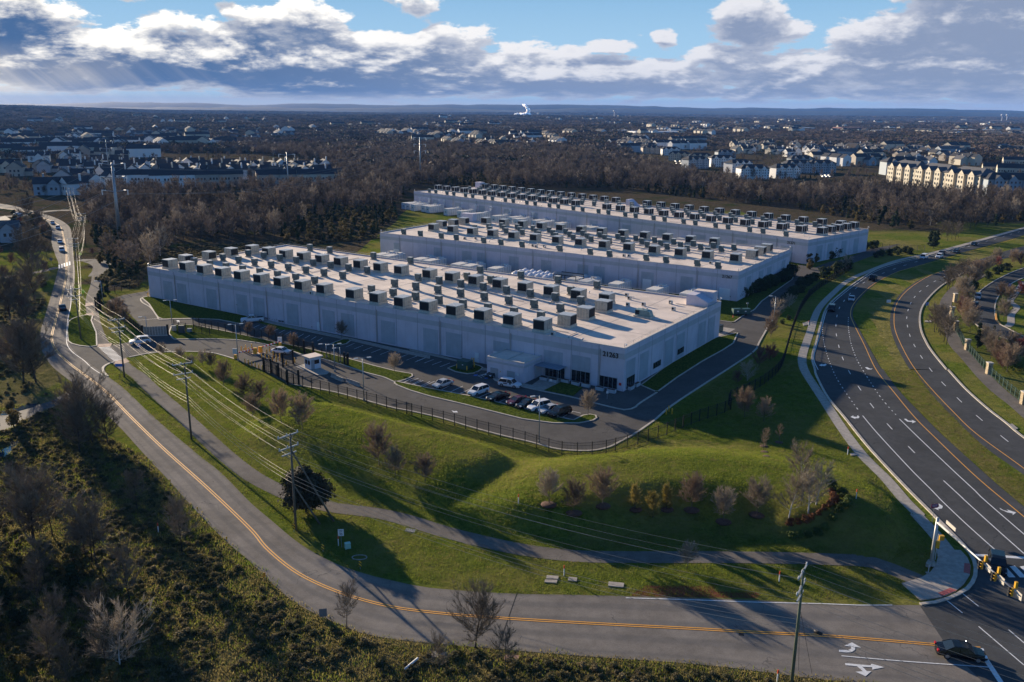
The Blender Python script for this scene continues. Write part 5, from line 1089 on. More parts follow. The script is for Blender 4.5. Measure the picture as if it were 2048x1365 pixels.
W1.sort(key=lambda p: p[0] ** 2 + p[1] ** 2)
inpine = inpoly(np.array([p[0] for p in W1]), np.array([p[1] for p in W1]), PINES)
def inview(x, y): return abs(x) / max(y, 1) < .66
ind, rest = [], []
for (x, y), ip in zip(W1, inpine):
    nz = noise.noise(Vector((x * .014, y * .014, 2.2))); k_ = (('olive', RW.randrange(3)) if RW.random() < .6 else ('cedar', RW.randrange(2))) if ip or (nz > .28 and RW.random() < .75) or RW.random() < .08 else (('cedar', RW.randrange(2)) if RW.random() < .08 else (('woodp', 0) if RW.random() < .06 else ('wood', RW.randrange(4))))
    s_ = RW.uniform(.62, 1.0) * (.85 if k_[0] in ('wood', 'woodp') else .95)
    (ind if len(ind) < 290 and inview(x, y) else rest).append((x, y, k_, s_))
LB = {'wood': ('bare_woodland_tree', 'grey-brown leafless tree in the near edge of the woodland', 'leafless trees at the woodland edge'), 'woodp': ('pale_woodland_tree', 'pale-barked leafless tree in the near edge of the woodland', 'pale trees at the woodland edge'),
      'olive': ('young_pine', 'olive-brown bushy young pine in the stand behind the nearest hall', 'young pines at the woodland edge'), 'cedar': ('dark_cedar', 'dark green cedar among the bare trees at the woodland edge', 'cedars at the woodland edge')}
for x, y, k_, s_ in ind:
    nm, lb, gr = LB[k_[0]]; plant(k_[0], x, y, None, s_, name=nm, label=lb, group=gr, i=k_[1])
# stuff: one object of instances
def merged_proto(pair_, name):
    o = bpy.data.objects.new(name, None); return o
PC = []
def protoobj(pair_, name):
    tm, cmh = pair_; bm = bmesh.new(); bm.from_mesh(tm); n0 = len(bm.faces); bm.from_mesh(cmh); bm.faces.ensure_lookup_table()
    for i, f_ in enumerate(bm.faces): f_.material_index = 0 if i < n0 else 1
    me_ = bpy.data.meshes.new(name); bm.to_mesh(me_); bm.free(); me_.materials.append(tm.materials[0]); me_.materials.append(cmh.materials[0])
    return bpy.data.objects.new(name, me_)
def instancer(name, label, pts, protos):
    """pts: x, y, z, scale, rotation, prototype index"""
    me_ = bpy.data.meshes.new(name); A = np.array(pts, np.float32); me_.vertices.add(len(A)); me_.vertices.foreach_set('co', A[:, :3].ravel())
    for nm, c_, ty in (('sc', 3, 'FLOAT'), ('rz', 4, 'FLOAT'), ('pi', 5, 'INT')):
        a = me_.attributes.new(nm, ty, 'POINT'); a.data.foreach_set('value', A[:, c_].astype(np.int32 if ty == 'INT' else np.float32))
    o = bpy.data.objects.new(name, me_); col.objects.link(o); o['kind'] = 'stuff'; o['label'] = label
    pc = bpy.data.collections.new(name + '_kinds')
    for i, p in enumerate(protos): p.name = '%s_kind_%02d' % (name, i); pc.objects.link(p)
    ng = bpy.data.node_groups.new(name, 'GeometryNodeTree'); ng.interface.new_socket('Geometry', in_out='INPUT', socket_type='NodeSocketGeometry'); ng.interface.new_socket('Geometry', in_out='OUTPUT', socket_type='NodeSocketGeometry')
    nd = ng.nodes; gi = nd.new('NodeGroupInput'); gout = nd.new('NodeGroupOutput'); m2p = nd.new('GeometryNodeMeshToPoints'); iop = nd.new('GeometryNodeInstanceOnPoints'); ci = nd.new('GeometryNodeCollectionInfo')
    ci.inputs['Collection'].default_value = pc; ci.inputs['Separate Children'].default_value = True; ci.inputs['Reset Children'].default_value = True
    def na(nm, ty): a = nd.new('GeometryNodeInputNamedAttribute'); a.data_type = ty; a.inputs['Name'].default_value = nm; return a
    L_ = ng.links.new; s_, r_, p_ = na('sc', 'FLOAT'), na('rz', 'FLOAT'), na('pi', 'INT'); cx = nd.new('ShaderNodeCombineXYZ')
    L_(gi.outputs[0], m2p.inputs[0]); L_(m2p.outputs[0], iop.inputs['Points']); L_(ci.outputs[0], iop.inputs['Instance']); iop.inputs['Pick Instance'].default_value = True
    L_(p_.outputs[0], iop.inputs['Instance Index']); L_(r_.outputs[0], cx.inputs[2]); L_(cx.outputs[0], iop.inputs['Rotation']); L_(s_.outputs[0], iop.inputs['Scale']); L_(iop.outputs[0], gout.inputs[0])
    md = o.modifiers.new('scatter', 'NODES'); md.node_group = ng; return o
# ============================================================= FAR WOODS, SUBURBS, HILLS, HAZE
def clump(seed, m, n=16, R_=26, H_=9, sz=2.6, per=46):
    r = random.Random(seed); C_ = TriB()
    for i in range(n):
        a = r.uniform(0, 6.28); d = R_ * r.random() ** .5; cx, cy = math.cos(a) * d, math.sin(a) * d; hh = H_ * r.uniform(.7, 1.15); cr = r.uniform(3.2, 5)
        for _ in range(per):
            v = Vector((r.gauss(0, 1), r.gauss(0, 1), abs(r.gauss(0, 1)) * .9)).normalized() * cr * r.uniform(.6, 1.05)
            p = Vector((cx + v.x, cy + v.y, hh - cr + v.z)); u = Vector((r.gauss(0, 1), r.gauss(0, 1), r.gauss(0, 1))).normalized(); w_ = u.orthogonal().normalized(); s_ = sz * r.uniform(.4, 1)
            C_.tri(tuple(p - u * s_ * .3), tuple(p + u * s_ * .3), tuple(p + w_ * s_))
    return C_.build('clump', m)
far_m = leafmat('far_wood', (.11, .082, .06), (.26, .19, .135), .008); farg_m = leafmat('far_evergreen', (.02, .032, .016), (.055, .068, .028), .008); farp_m = leafmat('far_budding', (.10, .085, .05), (.17, .10, .075), .01)
protos = [bpy.data.objects.new('x', clump(i, far_m)) for i in range(4)] + [bpy.data.objects.new('x', clump(9, farg_m, 10)), bpy.data.objects.new('x', clump(12, farp_m, 5))]
Rw = random.Random(21)
# near woodland remainder, single trees
wp = [protoobj(PT['wood'][i], 'w') for i in range(4)] + [protoobj(PT['woodp'][0], 'w')] + [protoobj(PT['olive'][i], 'w') for i in range(3)] + [protoobj(PT['cedar'][i], 'w') for i in range(2)]
kidx = {('wood', 0): 0, ('wood', 1): 1, ('wood', 2): 2, ('wood', 3): 3, ('woodp', 0): 4, ('olive', 0): 5, ('olive', 1): 6, ('olive', 2): 7, ('cedar', 0): 8, ('cedar', 1): 9}
instancer('woodland', 'leafless woodland reading as one grey-brown mass behind the halls', [(x, y, h1(x, y), s_, Rw.uniform(0, 6.28), kidx[k_]) for x, y, k_, s_ in rest], wp)
# ---- houses
roofs = [mat('roof_shingle_dark', (.035, .037, .043), .85, var=.2), mat('roof_shingle_brown', (.065, .052, .045), .85, var=.2), mat('roof_shingle_grey', (.10, .10, .105), .85, var=.2)]
walls = [mat('siding_white', (.78, .77, .74), .7), mat('siding_cream', (.58, .52, .40), .7), mat('siding_blue_grey', (.33, .38, .42), .7), mat('siding_beige', (.42, .36, .29), .7), mat('brick_red', (.26, .12, .085), .8)]
winm = mat('house_glass', (.03, .04, .05), .15, spec=.8)
def gable(m, x0, x1, y0, y1, z0, rh, oh=.5, axis='x'):
    if axis == 'x':
        ym = (y0 + y1) / 2; m.add([(x0 - oh, y0 - oh, z0), (x1 + oh, y0 - oh, z0), (x1 + oh, y1 + oh, z0), (x0 - oh, y1 + oh, z0), (x0 - oh, ym, z0 + rh), (x1 + oh, ym, z0 + rh)], [(0, 1, 5, 4), (2, 3, 4, 5), (3, 2, 1, 0)])
    else:
        xm = (x0 + x1) / 2; m.add([(x0 - oh, y0 - oh, z0), (x1 + oh, y0 - oh, z0), (x1 + oh, y1 + oh, z0), (x0 - oh, y1 + oh, z0), (xm, y0 - oh, z0 + rh), (xm, y1 + oh, z0 + rh)], [(0, 4, 5, 3), (1, 2, 5, 4), (3, 2, 1, 0)])
def gwall(m, x0, x1, y0, y1, z0, rh, axis='x'):
    if axis == 'x': m.add([(x0, y0, z0), (x0, y1, z0), (x0, (y0 + y1) / 2, z0 + rh * .95), (x1, y0, z0), (x1, y1, z0), (x1, (y0 + y1) / 2, z0 + rh * .95)], [(0, 2, 1), (3, 4, 5), (0, 1, 4, 3), (0, 3, 5, 2), (1, 2, 5, 4)])
    else: m.add([(x0, y0, z0), (x1, y0, z0), ((x0 + x1) / 2, y0, z0 + rh * .95), (x0, y1, z0), (x1, y1, z0), ((x0 + x1) / 2, y1, z0 + rh * .95)], [(0, 1, 2), (3, 5, 4), (0, 3, 4, 1), (0, 2, 5, 3), (1, 4, 5, 2)])
def make_house(style, wm, rm, windows=False, name='house'):
    t = thing(name, '', 'house')
    W = MB(); R_ = MB(); ws = []
    if style == 'detached':
        W.box((0, 0, -2), (14, 10, 8)); gwall(W, -7, 7, -5, 5, 6, 3.4); gable(R_, -7, 7, -5, 5, 6, 3.4); W.box((3, -5.5, -2), (6, 3, 7.8)); gwall(W, 0, 6, -7, 0, 5.8, 2.8, 'y'); gable(R_, 0, 6, -7, 0, 5.85, 2.8, .4, 'y')
        ws = [(-4.6, -5.03, 3.6), (-2., -5.03, 3.6), (-4.6, -5.03, .8), (2, -7.03, 3.4), (4.2, -7.03, 3.4)]
    elif style == 'cross':
        W.box((0, 0, -2), (10, 12, 8)); gwall(W, -5, 5, -6, 6, 6, 4, 'y'); gable(R_, -5, 5, -6, 6, 6, 4, .5, 'y'); W.box((7, 2, -2), (5, 7, 5)); gwall(W, 4, 9.5, -1.5, 5.5, 3, 2); gable(R_, 4, 9.5, -1.5, 5.5, 3, 2, .4)
        ws = [(-2.5, -6.03, 3.6), (0, -6.03, 3.6), (2.5, -6.03, 3.6), (-2.5, -6.03, .8), (2.5, -6.03, .8)]
    elif style == 'town':
        for i in range(4):
            x0 = -16 + i * 8; o = (i % 2) * 1.2; W.box((x0 + 4, o, -3), (8, 11, 11.5)); gwall(W, x0, x0 + 8, -5.5 + o, 5.5 + o, 8.5, 3.6); gable(R_, x0 + .05, x0 + 7.95, -5.5 + o, 5.5 + o, 8.5, 3.6, .25)
            ws += [(x0 + dx, -5.53 + o, z) for dx in (2, 4.2, 6.2) for z in (1.2, 5.6)]
    elif style == 'apart':
        W.box((0, 0, -3), (34, 16, 15)); R_.add([(-18, -9, 12), (18, -9, 12), (18, 9, 12), (-18, 9, 12), (-11, 0, 16.5), (11, 0, 16.5)], [(0, 1, 5, 4), (1, 2, 5), (2, 3, 4, 5), (3, 0, 4), (3, 2, 1, 0)])
        for x0 in (-13, -3, 7): W.box((x0 + 3, -8.6, -3), (6, 1.6, 15)); gwall(W, x0, x0 + 6, -9.4, -2, 12, 3, 'y'); gable(R_, x0, x0 + 6, -9.4, -2, 12.03, 3, .3, 'y')
        ws = [(x0 + dx, -9.43, z) for x0 in (-13, -3, 7) for dx in (1.6, 4.4) for z in (1, 4, 7, 10)] + [(x, -8.03, z) for x in (-15.5, -5, 5, 15.5) for z in (1, 4, 7, 10)]
    w = W.build('wall', wm, t); r = R_.build('roof', rm, t)
    c = MB(); 
    if style in ('detached', 'cross', 'town'): c.box((-2.5 if style != 'cross' else 3.2, 2, 7), (.9, .9, 4.2)); c.build('chimney', wm, r)
    if windows:
        wmsh = MB().box((0, 0, -.7), (1.15, .08, 1.5)); o0 = wmsh.build('window', winm, t); o0.location = ws[0]
        for p in ws[1:]:
            o = o0.copy(); col.objects.link(o); o.parent = t; o.location = p
    return t
HP = {}
def house(style, px, py, rz, wi, ri, win, label, group=None, sc=1., name=None, cat='house', z=0, ang=None):
    k = (style, wi, ri, win); nm = name or {'detached': 'house', 'cross': 'house', 'town': 'townhouse_block', 'apart': 'apartment_building'}[style]
    if k not in HP: t = make_house(style, walls[wi], roofs[ri], win, nm); HP[k] = t; first = True
    else: t = dup(HP[k], (0, 0, 0)); t.name = nm
    p = G(px, py) if py is not None else Vector(px); t.location = (p.x, p.y, h1(p.x, p.y) + z); t.rotation_euler = (0, 0, rz); t.scale = (sc,) * 3
    t['label'] = label; t['category'] = {'town': 'townhouses', 'apart': 'apartment building'}.get(style, cat)
    if group: t['group'] = group
    elif 'group' in t: del t['group']
    return t
rr = random.Random(8); D_ = math.radians
# left suburb: near rows
for x, y, w_, l_ in ((285, 374, 0, 'white terrace row nearest the trees, left block'), (350, 375, 0, 'white terrace row nearest the trees, second block'), (440, 373, 3, 'dark-roofed terrace in the front row, third block'), (560, 373, 3, 'dark-roofed terrace in the front row, fourth block'), (640, 372, 1, 'short terrace at the right end of the front row')):
    house('town', x, y, D_(22) if x < 400 else D_(20), w_, 0, True, l_)
for i in range(40): x, y = 250 + (i % 20) * 21 + rr.uniform(-6, 6), (357 if i < 20 else 344) + rr.uniform(-3, 3); house(rr.choice(('cross', 'detached')), x, y, D_(rr.choice((-68, 20, -60))), rr.choice((0, 0, 1, 3)), rr.choice((0, 0, 1)), False, 'gabled house in the rows behind the front terraces', 'house rows behind the front terraces', 1.1)
for i, (x, y, r_, w_, l_) in enumerate([(100, 389, 20, 2, 'grey gabled house at the left end of the near suburb'), (150, 389, -35, 0, 'white gabled house above the road with power lines'), (180, 380, -30, 0, 'white house right of the white gabled one'), (128, 371, 20, 2, 'grey-blue gabled house in the second row'), (165, 368, 15, 3, 'beige gabled house in the second row'), (35, 352, 15, 3, 'low gabled house at the left edge'), (10, 345, 15, 1, 'cream house at the left edge'), (215, 362, -20, 0, 'white house beside the tall steel pylon'), (232, 374, -20, 0, 'white house behind the tall steel pylon')]): house('cross' if i % 2 else 'detached', x, y, D_(r_), w_, 0, True, l_, None, 1.15)
for i in range(26): x, y = rr.uniform(70, 280), rr.uniform(318, 350); house(rr.choice(('cross', 'detached', 'cross')), x, y, D_(rr.choice((15, -68, -75))), rr.choice((0, 0, 1, 2, 3)), rr.choice((0, 0, 1)), False, 'gabled house packed in the left suburb behind the near row', 'gabled houses of the left suburb', 1.)
t = house('detached', 8, 482, D_(20), 2, 2, True, 'low grey-roofed house at the left edge beyond the road', None, .9)
# right: apartments
for i, (x, y, r_, w_, l_) in enumerate([(1800, 350, 0, 2, 'dark-roofed block behind the long cream apartments'), (2010, 392, -3, 2, 'shaded blue-grey apartment wing at the right edge'), (2085, 392, -3, 2, 'apartment wing cut by the right edge'),
    (1358, 322, -20, 1, 'cream apartment block left of the middle cluster'), (1400, 326, -12, 1, 'cream apartment block with dark roof in the middle cluster'), (1442, 334, 5, 0, 'pale apartment block with balconies facing the woods'), (1475, 345, 30, 0, 'square white apartment block right of the cluster'), (1504, 358, 8, 0, 'white apartment block lowest against the woods'), (1567, 356, 20, 0, 'white hipped block right of the lowest one'), (1592, 346, 8, 2, 'wide shaded apartment block'), (1640, 346, 5, 2, 'shaded apartment block above the car park'), (1390, 337, 25, 2, 'low grey block with dark roof at the trees'), (1600, 335, 5, 2, 'dark-roofed block behind the wide shaded one'),
    (1300, 308, 8, 3, 'beige terrace-like block at left of the right suburb'), (1340, 311, 5, 0, 'pale block behind the left of the middle cluster'), (1450, 318, 10, 2, 'dark-roofed block behind the middle cluster')]): house('apart', x, y, D_(r_), w_, 0, True, l_, None, {True: .95, False: .72}[x > 1700] * (1 if y > 330 else .9))
for i, (x, y, l_) in enumerate([(1998, 351, 'cream terrace on the hill at the right, left of two'), (2028, 354, 'cream terrace on the hill at the right, right of two'), (2035, 335, 'dark-roofed terrace behind the hilltop pair')]): house('town', x, y, D_(-22), 1, 0, True, l_, None, .9)
for i in range(56): x = rr.uniform(1455, 1760); y = 289 + (x - 1455) * .03 + rr.uniform(0, 22); house(rr.choice(('cross', 'cross', 'detached')), x, y, D_(rr.choice((-70, 20, -62))), rr.choice((0, 1, 1, 3)), rr.choice((0, 1, 2)), False, 'small sunlit gabled house in the tight rows of the right suburb', 'tight house rows of the right suburb', 1.)
for i in range(34): x = rr.uniform(1640, 1940); y = 313 + rr.uniform(-6, 20); house(rr.choice(('town', 'detached', 'cross')), x, y, D_(rr.choice((-68, 14, 22))), rr.choice((0, 1, 2, 3)), rr.choice((0, 0, 2)), False, 'dark-roofed house behind the long cream apartments', 'houses behind the cream apartments', 1.)
for i in range(30): x = rr.uniform(1235, 1400); y = rr.uniform(285, 306); house(rr.choice(('town', 'detached')), x, y, D_(rr.choice((-68, 14, 28))), rr.choice((0, 2, 3, 3)), 0, False, 'dark-roofed house left of the middle apartment cluster', 'houses left of the middle apartments', 1.)
for i in range(40): x = rr.uniform(830, 1130); y = rr.uniform(272, 300); house(rr.choice(('town', 'detached', 'cross')), x, y, D_(rr.choice((-68, 12, 30, -75))), rr.choice((0, 1, 2, 3, 4)), rr.choice((0, 1)), False, 'scattered house beyond the woodland in the middle', 'houses beyond the woodland', 1.1)
for i, f_ in enumerate((1 / 6, .5, 5 / 6)):
    a_, b_ = G(1770, 364), G(1954, 391); q_ = a_.lerp(b_, f_) + Vector((9, 1, 0)); t = house('apart', (q_.x, q_.y), None, D_(-81), 1, 2, True, ['far wing of the long sunlit cream apartment building', 'middle wing of the long sunlit cream apartment building', 'near wing of the long sunlit cream apartment building'][i], None, 1.08)
# far houses, one object
hp = []
for st_, wi, ri in (('cross', 0, 0), ('detached', 1, 0), ('cross', 3, 1), ('detached', 2, 2), ('town', 0, 0), ('town', 1, 0)):
    t = make_house(st_, walls[wi], roofs[ri]); ch = list(t.children); bm = bmesh.new()
    for j, c_ in enumerate(ch):
        n0 = len(bm.faces); bm.from_mesh(c_.data); bm.faces.ensure_lookup_table()
        for f_ in bm.faces[n0:] if n0 else bm.faces: f_.material_index = j
    me_ = bpy.data.meshes.new('far_house')
    bm.to_mesh(me_); bm.free(); [me_.materials.append(c_.data.materials[0]) for c_ in ch]
    for c_ in ch:
        for g_ in list(c_.children): bpy.data.objects.remove(g_)
        bpy.data.objects.remove(c_)
    bpy.data.objects.remove(t); hp.append(bpy.data.objects.new('x', me_))
FH = []
for (x0, x1, y0, y1, n) in ((0, 640, 262, 300, 260), (0, 300, 296, 318, 60), (640, 1240, 252, 275, 200), (740, 840, 268, 276, 50), (1024, 1280, 225, 236, 120), (1240, 2048, 250, 286, 420), (1700, 2048, 285, 312, 110), (1130, 2048, 236, 250, 200), (0, 1130, 236, 252, 160), (1690, 1900, 244, 248, 50)):
    for _ in range(int(n * .62)):
        cx, cy = rr.uniform(x0, x1), rr.uniform(y0, y1); p = G(cx, cy)
        if noise.noise(Vector((p.x / 420, p.y / 650, 1.))) < -.02: continue
        FH.append((p.x, p.y, h1(p.x, p.y), rr.uniform(.9, 1.3), D_(rr.choice((-68, 16, 28, -76))) + rr.uniform(-.1, .1), rr.randrange(6)))
instancer('distant_suburb', 'countless distant houses scattered across the wooded plain', FH, hp)
# big flat sheds far away
shm = mat('shed_white', (.62, .64, .66), .6)
for i, (x0, x1, y, l_) in enumerate(((1216, 1258, 268, 'long pale flat-roofed shed in the middle distance'), (986, 1075, 262, 'long pale low roof beyond the woodland'), (1262, 1360, 271, 'long grey flat-roofed shed right of the pale one'), (1880, 1990, 267, 'wide blue-white roof far on the right'), (1675, 1720, 261, 'reddish-roofed store building far on the right'), (1575, 1620, 262, 'pale store roofs far on the right'))):
    a, b = G(x0, y), G(x1, y); m = MB(); w_ = (b - a).length; m.box((0, 0, -3), (w_, 45, 11)); o = m.build('distant_shed', walls[4] if 'reddish' in l_ else shm); c_ = (a + b) / 2; o.location = (c_.x, c_.y, h1(c_.x, c_.y)); o.rotation_euler = (0, 0, math.atan2(b.y - a.y, b.x - a.x)); tag(o, l_, 'shed')
# ---- far woods
FW = []; GPX = []
zones_gap = [(0, 640, 264, 300, .3), (1240, 1760, 255, 308, .3), (1640, 1960, 300, 333, .6), (830, 1130, 270, 298, .2), (70, 670, 305, 392, 1.0), (1235, 1640, 292, 360, .97), (1770, 2100, 330, 400, 1.), (690, 740, 271, 285, 1.), (1400, 1470, 270, 279, 1.)]
for _ in range(34000):
    r_ = math.sqrt(Rw.uniform(620 ** 2, 10000 ** 2)) if Rw.random() < .62 else math.sqrt(Rw.uniform(560 ** 2, 2600 ** 2)); a = Rw.uniform(-.66, .66); x, y = r_ * math.sin(a), r_ * math.cos(a)
    px, py = proj(x, y, 0); gap = max([g_[4] for g_ in zones_gap if g_[0] <= px <= g_[1] and g_[2] <= py <= g_[3]] or [0])
    if Rw.random() < gap: continue
    if py > 318 and not (690 < px < 1250 and py < 345) and not (px > 1900 and py < 345): continue
    sc = Rw.uniform(.8, 1.2) * (.75 if gap else 1); k_ = Rw.random(); FW.append((x, y, h1(x, y) - 1, sc, Rw.uniform(0, 6.28), 5 if k_ < .06 else (4 if k_ < .2 else Rw.randrange(4))))
print('far woods', len(FW)); instancer('distant_woods', 'brown leafless woods covering the distant plain', FW, protos)
# small trees among the houses
ST = []
for (x0, x1, y0, y1, n) in ((0, 660, 306, 392, 420), (1240, 1640, 292, 362, 300), (1640, 2048, 296, 398, 300)):
    for _ in range(n):
        px, py = Rw.uniform(x0, x1), Rw.uniform(y0, y1); p = G(px, py); ST.append((p.x, p.y, 0, Rw.uniform(.35, .62), Rw.uniform(0, 6), Rw.choice((0, 1, 2, 3, 5, 8, 9))))
instancer('suburb_trees', 'small street and garden trees between the suburb houses', ST, [o.copy() for o in wp])
# undergrowth: low scrub
sc_p = []
for i in range(4):
    tm, cmh = leafy(90 + i, .8, 1.7, 'round', 260, .26, lf_scrub if i < 3 else leafmat('scrub_straw', (.15, .12, .065), (.30, .25, .14), .6, .4), bark_d, 0); sc_p.append(bpy.data.objects.new('x', cmh))
U = []
def under(poly, n, s0, s1, straw=.15):
    for x, y in scatter(poly, n, .45, n * 14):
        if noise.noise(Vector((x * .11, y * .11, 4.))) + .5 * noise.noise(Vector((x * .4, y * .4, 9.))) < -.28: continue
        U.append((x, y, h1(x, y) - .08, s0 + (s1 - s0) * Rw.random() ** 1.8, Rw.uniform(0, 6.28), 3 if Rw.random() < straw else Rw.randrange(3)))
AV2 = AVOID; rdp = [tuple(p) for p in A1] + [tuple(p) for p in reversed(pair(A1, B1_))]; AVOID = AVOID0 + [rdp, [tuple(p) for p in offset(A1, 1.3)] + [tuple(p) for p in offset(A1, -1.3)][::-1]]
under([tuple(p) for p in SCRUBP[0]], 10500, .1, .7, .15); under([tuple(p) for p in SCRUBP[1]], 1800, .3, 1.1, .2)
AVOID = AV2; under([tuple(p) for p in GP([(190, 560), (300, 500), (520, 488), (800, 470), (760, 500), (560, 492), (300, 545), (270, 580)])], 2500, .5, 1.3, .3)
instancer('undergrowth', 'rough weeds and low scrub along the road and creek', U, sc_p)
# ---- grass tufts on the near lawns
def tuft(seed, m, n=34, R_=.55, h=.16):
    r = random.Random(seed); T = TriB()
    for _ in range(n):
        a, d = r.uniform(0, 6.28), R_ * r.random() ** .5; x, y = math.cos(a) * d, math.sin(a) * d; b = r.uniform(0, 3.14); w = r.uniform(.015, .035); hh = h * r.uniform(.4, .9); lx, ly = r.uniform(-.08, .08), r.uniform(-.08, .08)
        T.tri((x - math.cos(b) * w, y - math.sin(b) * w, 0), (x + math.cos(b) * w, y + math.sin(b) * w, 0), (x + lx, y + ly, hh))
    return T.build('tuft', m)
gt1 = leafmat('grass_blades', (.12, .16, .022), (.21, .235, .036), .3, .6); gt2 = leafmat('grass_straw', (.15, .13, .042), (.32, .26, .10), .3, .5)
tp_ = [bpy.data.objects.new('x', tuft(1, gt1)), bpy.data.objects.new('x', tuft(2, gt1, 26, .5, .22)), bpy.data.objects.new('x', tuft(3, gt2, 22, .5, .2))]
PAV = [rdp, [tuple(p) for p in GP(outer)], poly]; bpq = resamp(bp_, step=2); PAV.append([tuple(p) for p in offset(bpq, 1.6)] + [tuple(p) for p in reversed(offset(bpq, -1.6))]); swq = resamp(sw, step=2); PAV.append([tuple(p) for p in offset(swq, 1.05)] + [tuple(p) for p in reversed(offset(swq, -1.05))]); PAV.append([tuple(p) for p in CG(3.739, 1600, 1000, [(1020, 375), (1200, 383), (1250, 435), (1275, 500), (1310, 560), (1225, 655), (1160, 710), (1050, 755), (900, 785), (760, 630), (900, 590), (975, 545), (1015, 490), (1030, 430)])])
AVOID = PAV; TT = []
for lawn_, n_, st_ in ((GP([(150, 700), (250, 700), (440, 700), (600, 760), (820, 830), (1060, 895), (1250, 880), (1500, 720), (1610, 700), (1640, 760), (1800, 980), (1930, 1120), (1850, 1200), (1000, 1190), (700, 1140), (480, 980), (300, 830)]), 52000, .12), (CG(4.549, 1600, 740, [(760, 0), (1050, 0), (1240, 250), (1700, 740), (2038, 1000), (2038, 1240), (1500, 770), (900, 180)]), 12000, .55)):
    for x, y in scatter([tuple(p) for p in lawn_], n_, .33, n_ * 4): TT.append((x, y, h1(x, y) - .01, Rw.uniform(.6, 1.25), Rw.uniform(0, 6.28), 2 if Rw.random() < st_ else Rw.randrange(2)))
AVOID = AVOID0 + [rdp]
for x, y in scatter([tuple(p) for p in SCRUBP[0]], 22000, .4, 200000): TT.append((x, y, h1(x, y) - .01, Rw.uniform(.9, 2.3), Rw.uniform(0, 6.28), 2 if Rw.random() < .75 else 1))
AVOID = AV2; print('tufts', len(TT)); instancer('grass_tufts', 'short uneven grass blades on the mown lawns and berms', TT, tp_)
# ---- hills
hm = leafmat('hill_forest', (.020, .028, .030), (.04, .045, .045), .001)
def hills(name, pts, dist, depth, label, seed):
    cols = []; n = 220; xs = np.linspace(-500, 2550, n); ys = np.interp(xs, [p[0] for p in pts], [p[1] for p in pts]); vs = []; fs = []
    for i in range(n):
        u = (xs[i] - 1024) / F; yh = 216 + (xs[i] - 1024) * .0088; top = HC + (yh - ys[i]) / F * dist + noise.noise(Vector((i * .35, seed, 0))) * 7 + noise.noise(Vector((i * .09, seed, 3))) * 8
        for j in range(7):
            t = j / 6; dd = dist - depth / 2 + depth * t; z = -30 + (top + 30) * math.sin(math.pi * min(1, t)) ** .7; z += noise.noise(Vector((i * .5, j * .9, seed))) * 10 * math.sin(math.pi * t); vs.append((u * dd, dd, z))
    for i in range(n - 1):
        for j in range(6): a = i * 7 + j; fs.append((a, a + 7, a + 8, a + 1))
    m = MB(); m.add(vs, fs); o = m.build(name, hm, None, True); kind(o, label=label)
hills('hills', [(-500, 206), (0, 207), (150, 208), (250, 205), (400, 206), (500, 210), (640, 207), (760, 210), (850, 209), (950, 210), (1100, 209), (1200, 211), (1300, 213), (1400, 216), (1500, 215), (1560, 217), (1700, 216), (1850, 217), (2048, 223), (2500, 228)], 13500, 2600, 'long blue ridge on the horizon', 1.3)
hills('lower_hills', [(-500, 211), (0, 211), (100, 211), (250, 215), (500, 214), (700, 216), (900, 215), (1020, 221), (1150, 216), (1250, 217), (1400, 221), (1600, 222), (1800, 221), (2048, 226), (2500, 231)], 10800, 1800, 'lower ridge before the horizon', 7.1)
# ---- steam plume, water towers
stm = mat('steam_white', (.95, .93, .9), 1.); N = NT(stm.node_tree); tl = N.n('ShaderNodeBsdfTranslucent'); tl.inputs[0].default_value = (.95, .92, .88, 1); df = N.n('ShaderNodeBsdfDiffuse'); df.inputs[0].default_value = (.95, .93, .9, 1); ad = N.n('ShaderNodeAddShader'); N.link(tl.outputs[0], ad.inputs[0]); N.link(df.outputs[0], ad.inputs[1]); N.link(ad.outputs[0], stm.node_tree.nodes['Material Output'].inputs[0]); rs = random.Random(4); m = MB(); c_ = G(1045, 223.2); dist = 6000; ux = Vector((c_.x, c_.y)).normalized() * dist
for i in range(170):
    t = rs.random(); 
    if i < 80: x, z, r_ = rs.uniform(-55, 55), rs.uniform(0, 16) * (1 - abs(rs.uniform(-.6, .6))), rs.uniform(5, 9)
    else: x, z, r_ = 20 + 18 * math.sin(t * 4) + rs.uniform(-12, 12) * (1.1 - t * .5), 8 + t * 66, rs.uniform(4, 8.5) * (1.15 - t * .6)
    m.ball((x, rs.uniform(-15, 15), z), r_, 7, 5)
sp = m.build('steam_plume', stm, None, True); sp.location = (ux.x, ux.y, 6); kind(sp, 'stuff', 'bright white steam plume rising far away on the plain')
def wtower(px, py, dist, s_, label):
    d = D(px, py); k = dist / d.y; t = thing('water_tower', label, 'water tower', (d.x * k, d.y * k, 0)); H_ = (HC + d.z * k); m = MB(); m.ball((0, 0, H_ - 4 * s_), 8 * s_, 10, 6, (1, 1, .6)); m.build('tank', mat('tank_white', (.74, .73, .74), .5), t, True); m = MB(); m.tube((0, 0, -5), (0, 0, H_ - 4 * s_), 2.2 * s_, n=8); m.build('stem', MATS['tank_white'], t)
wtower(1229, 221, 5200, 1., 'pale water tower on the horizon plain'); wtower(2005, 229, 6500, 1.3, 'white domed water tower at far right, left of two'); wtower(2015, 229, 6500, 1.3, 'white domed water tower at far right, right of two')
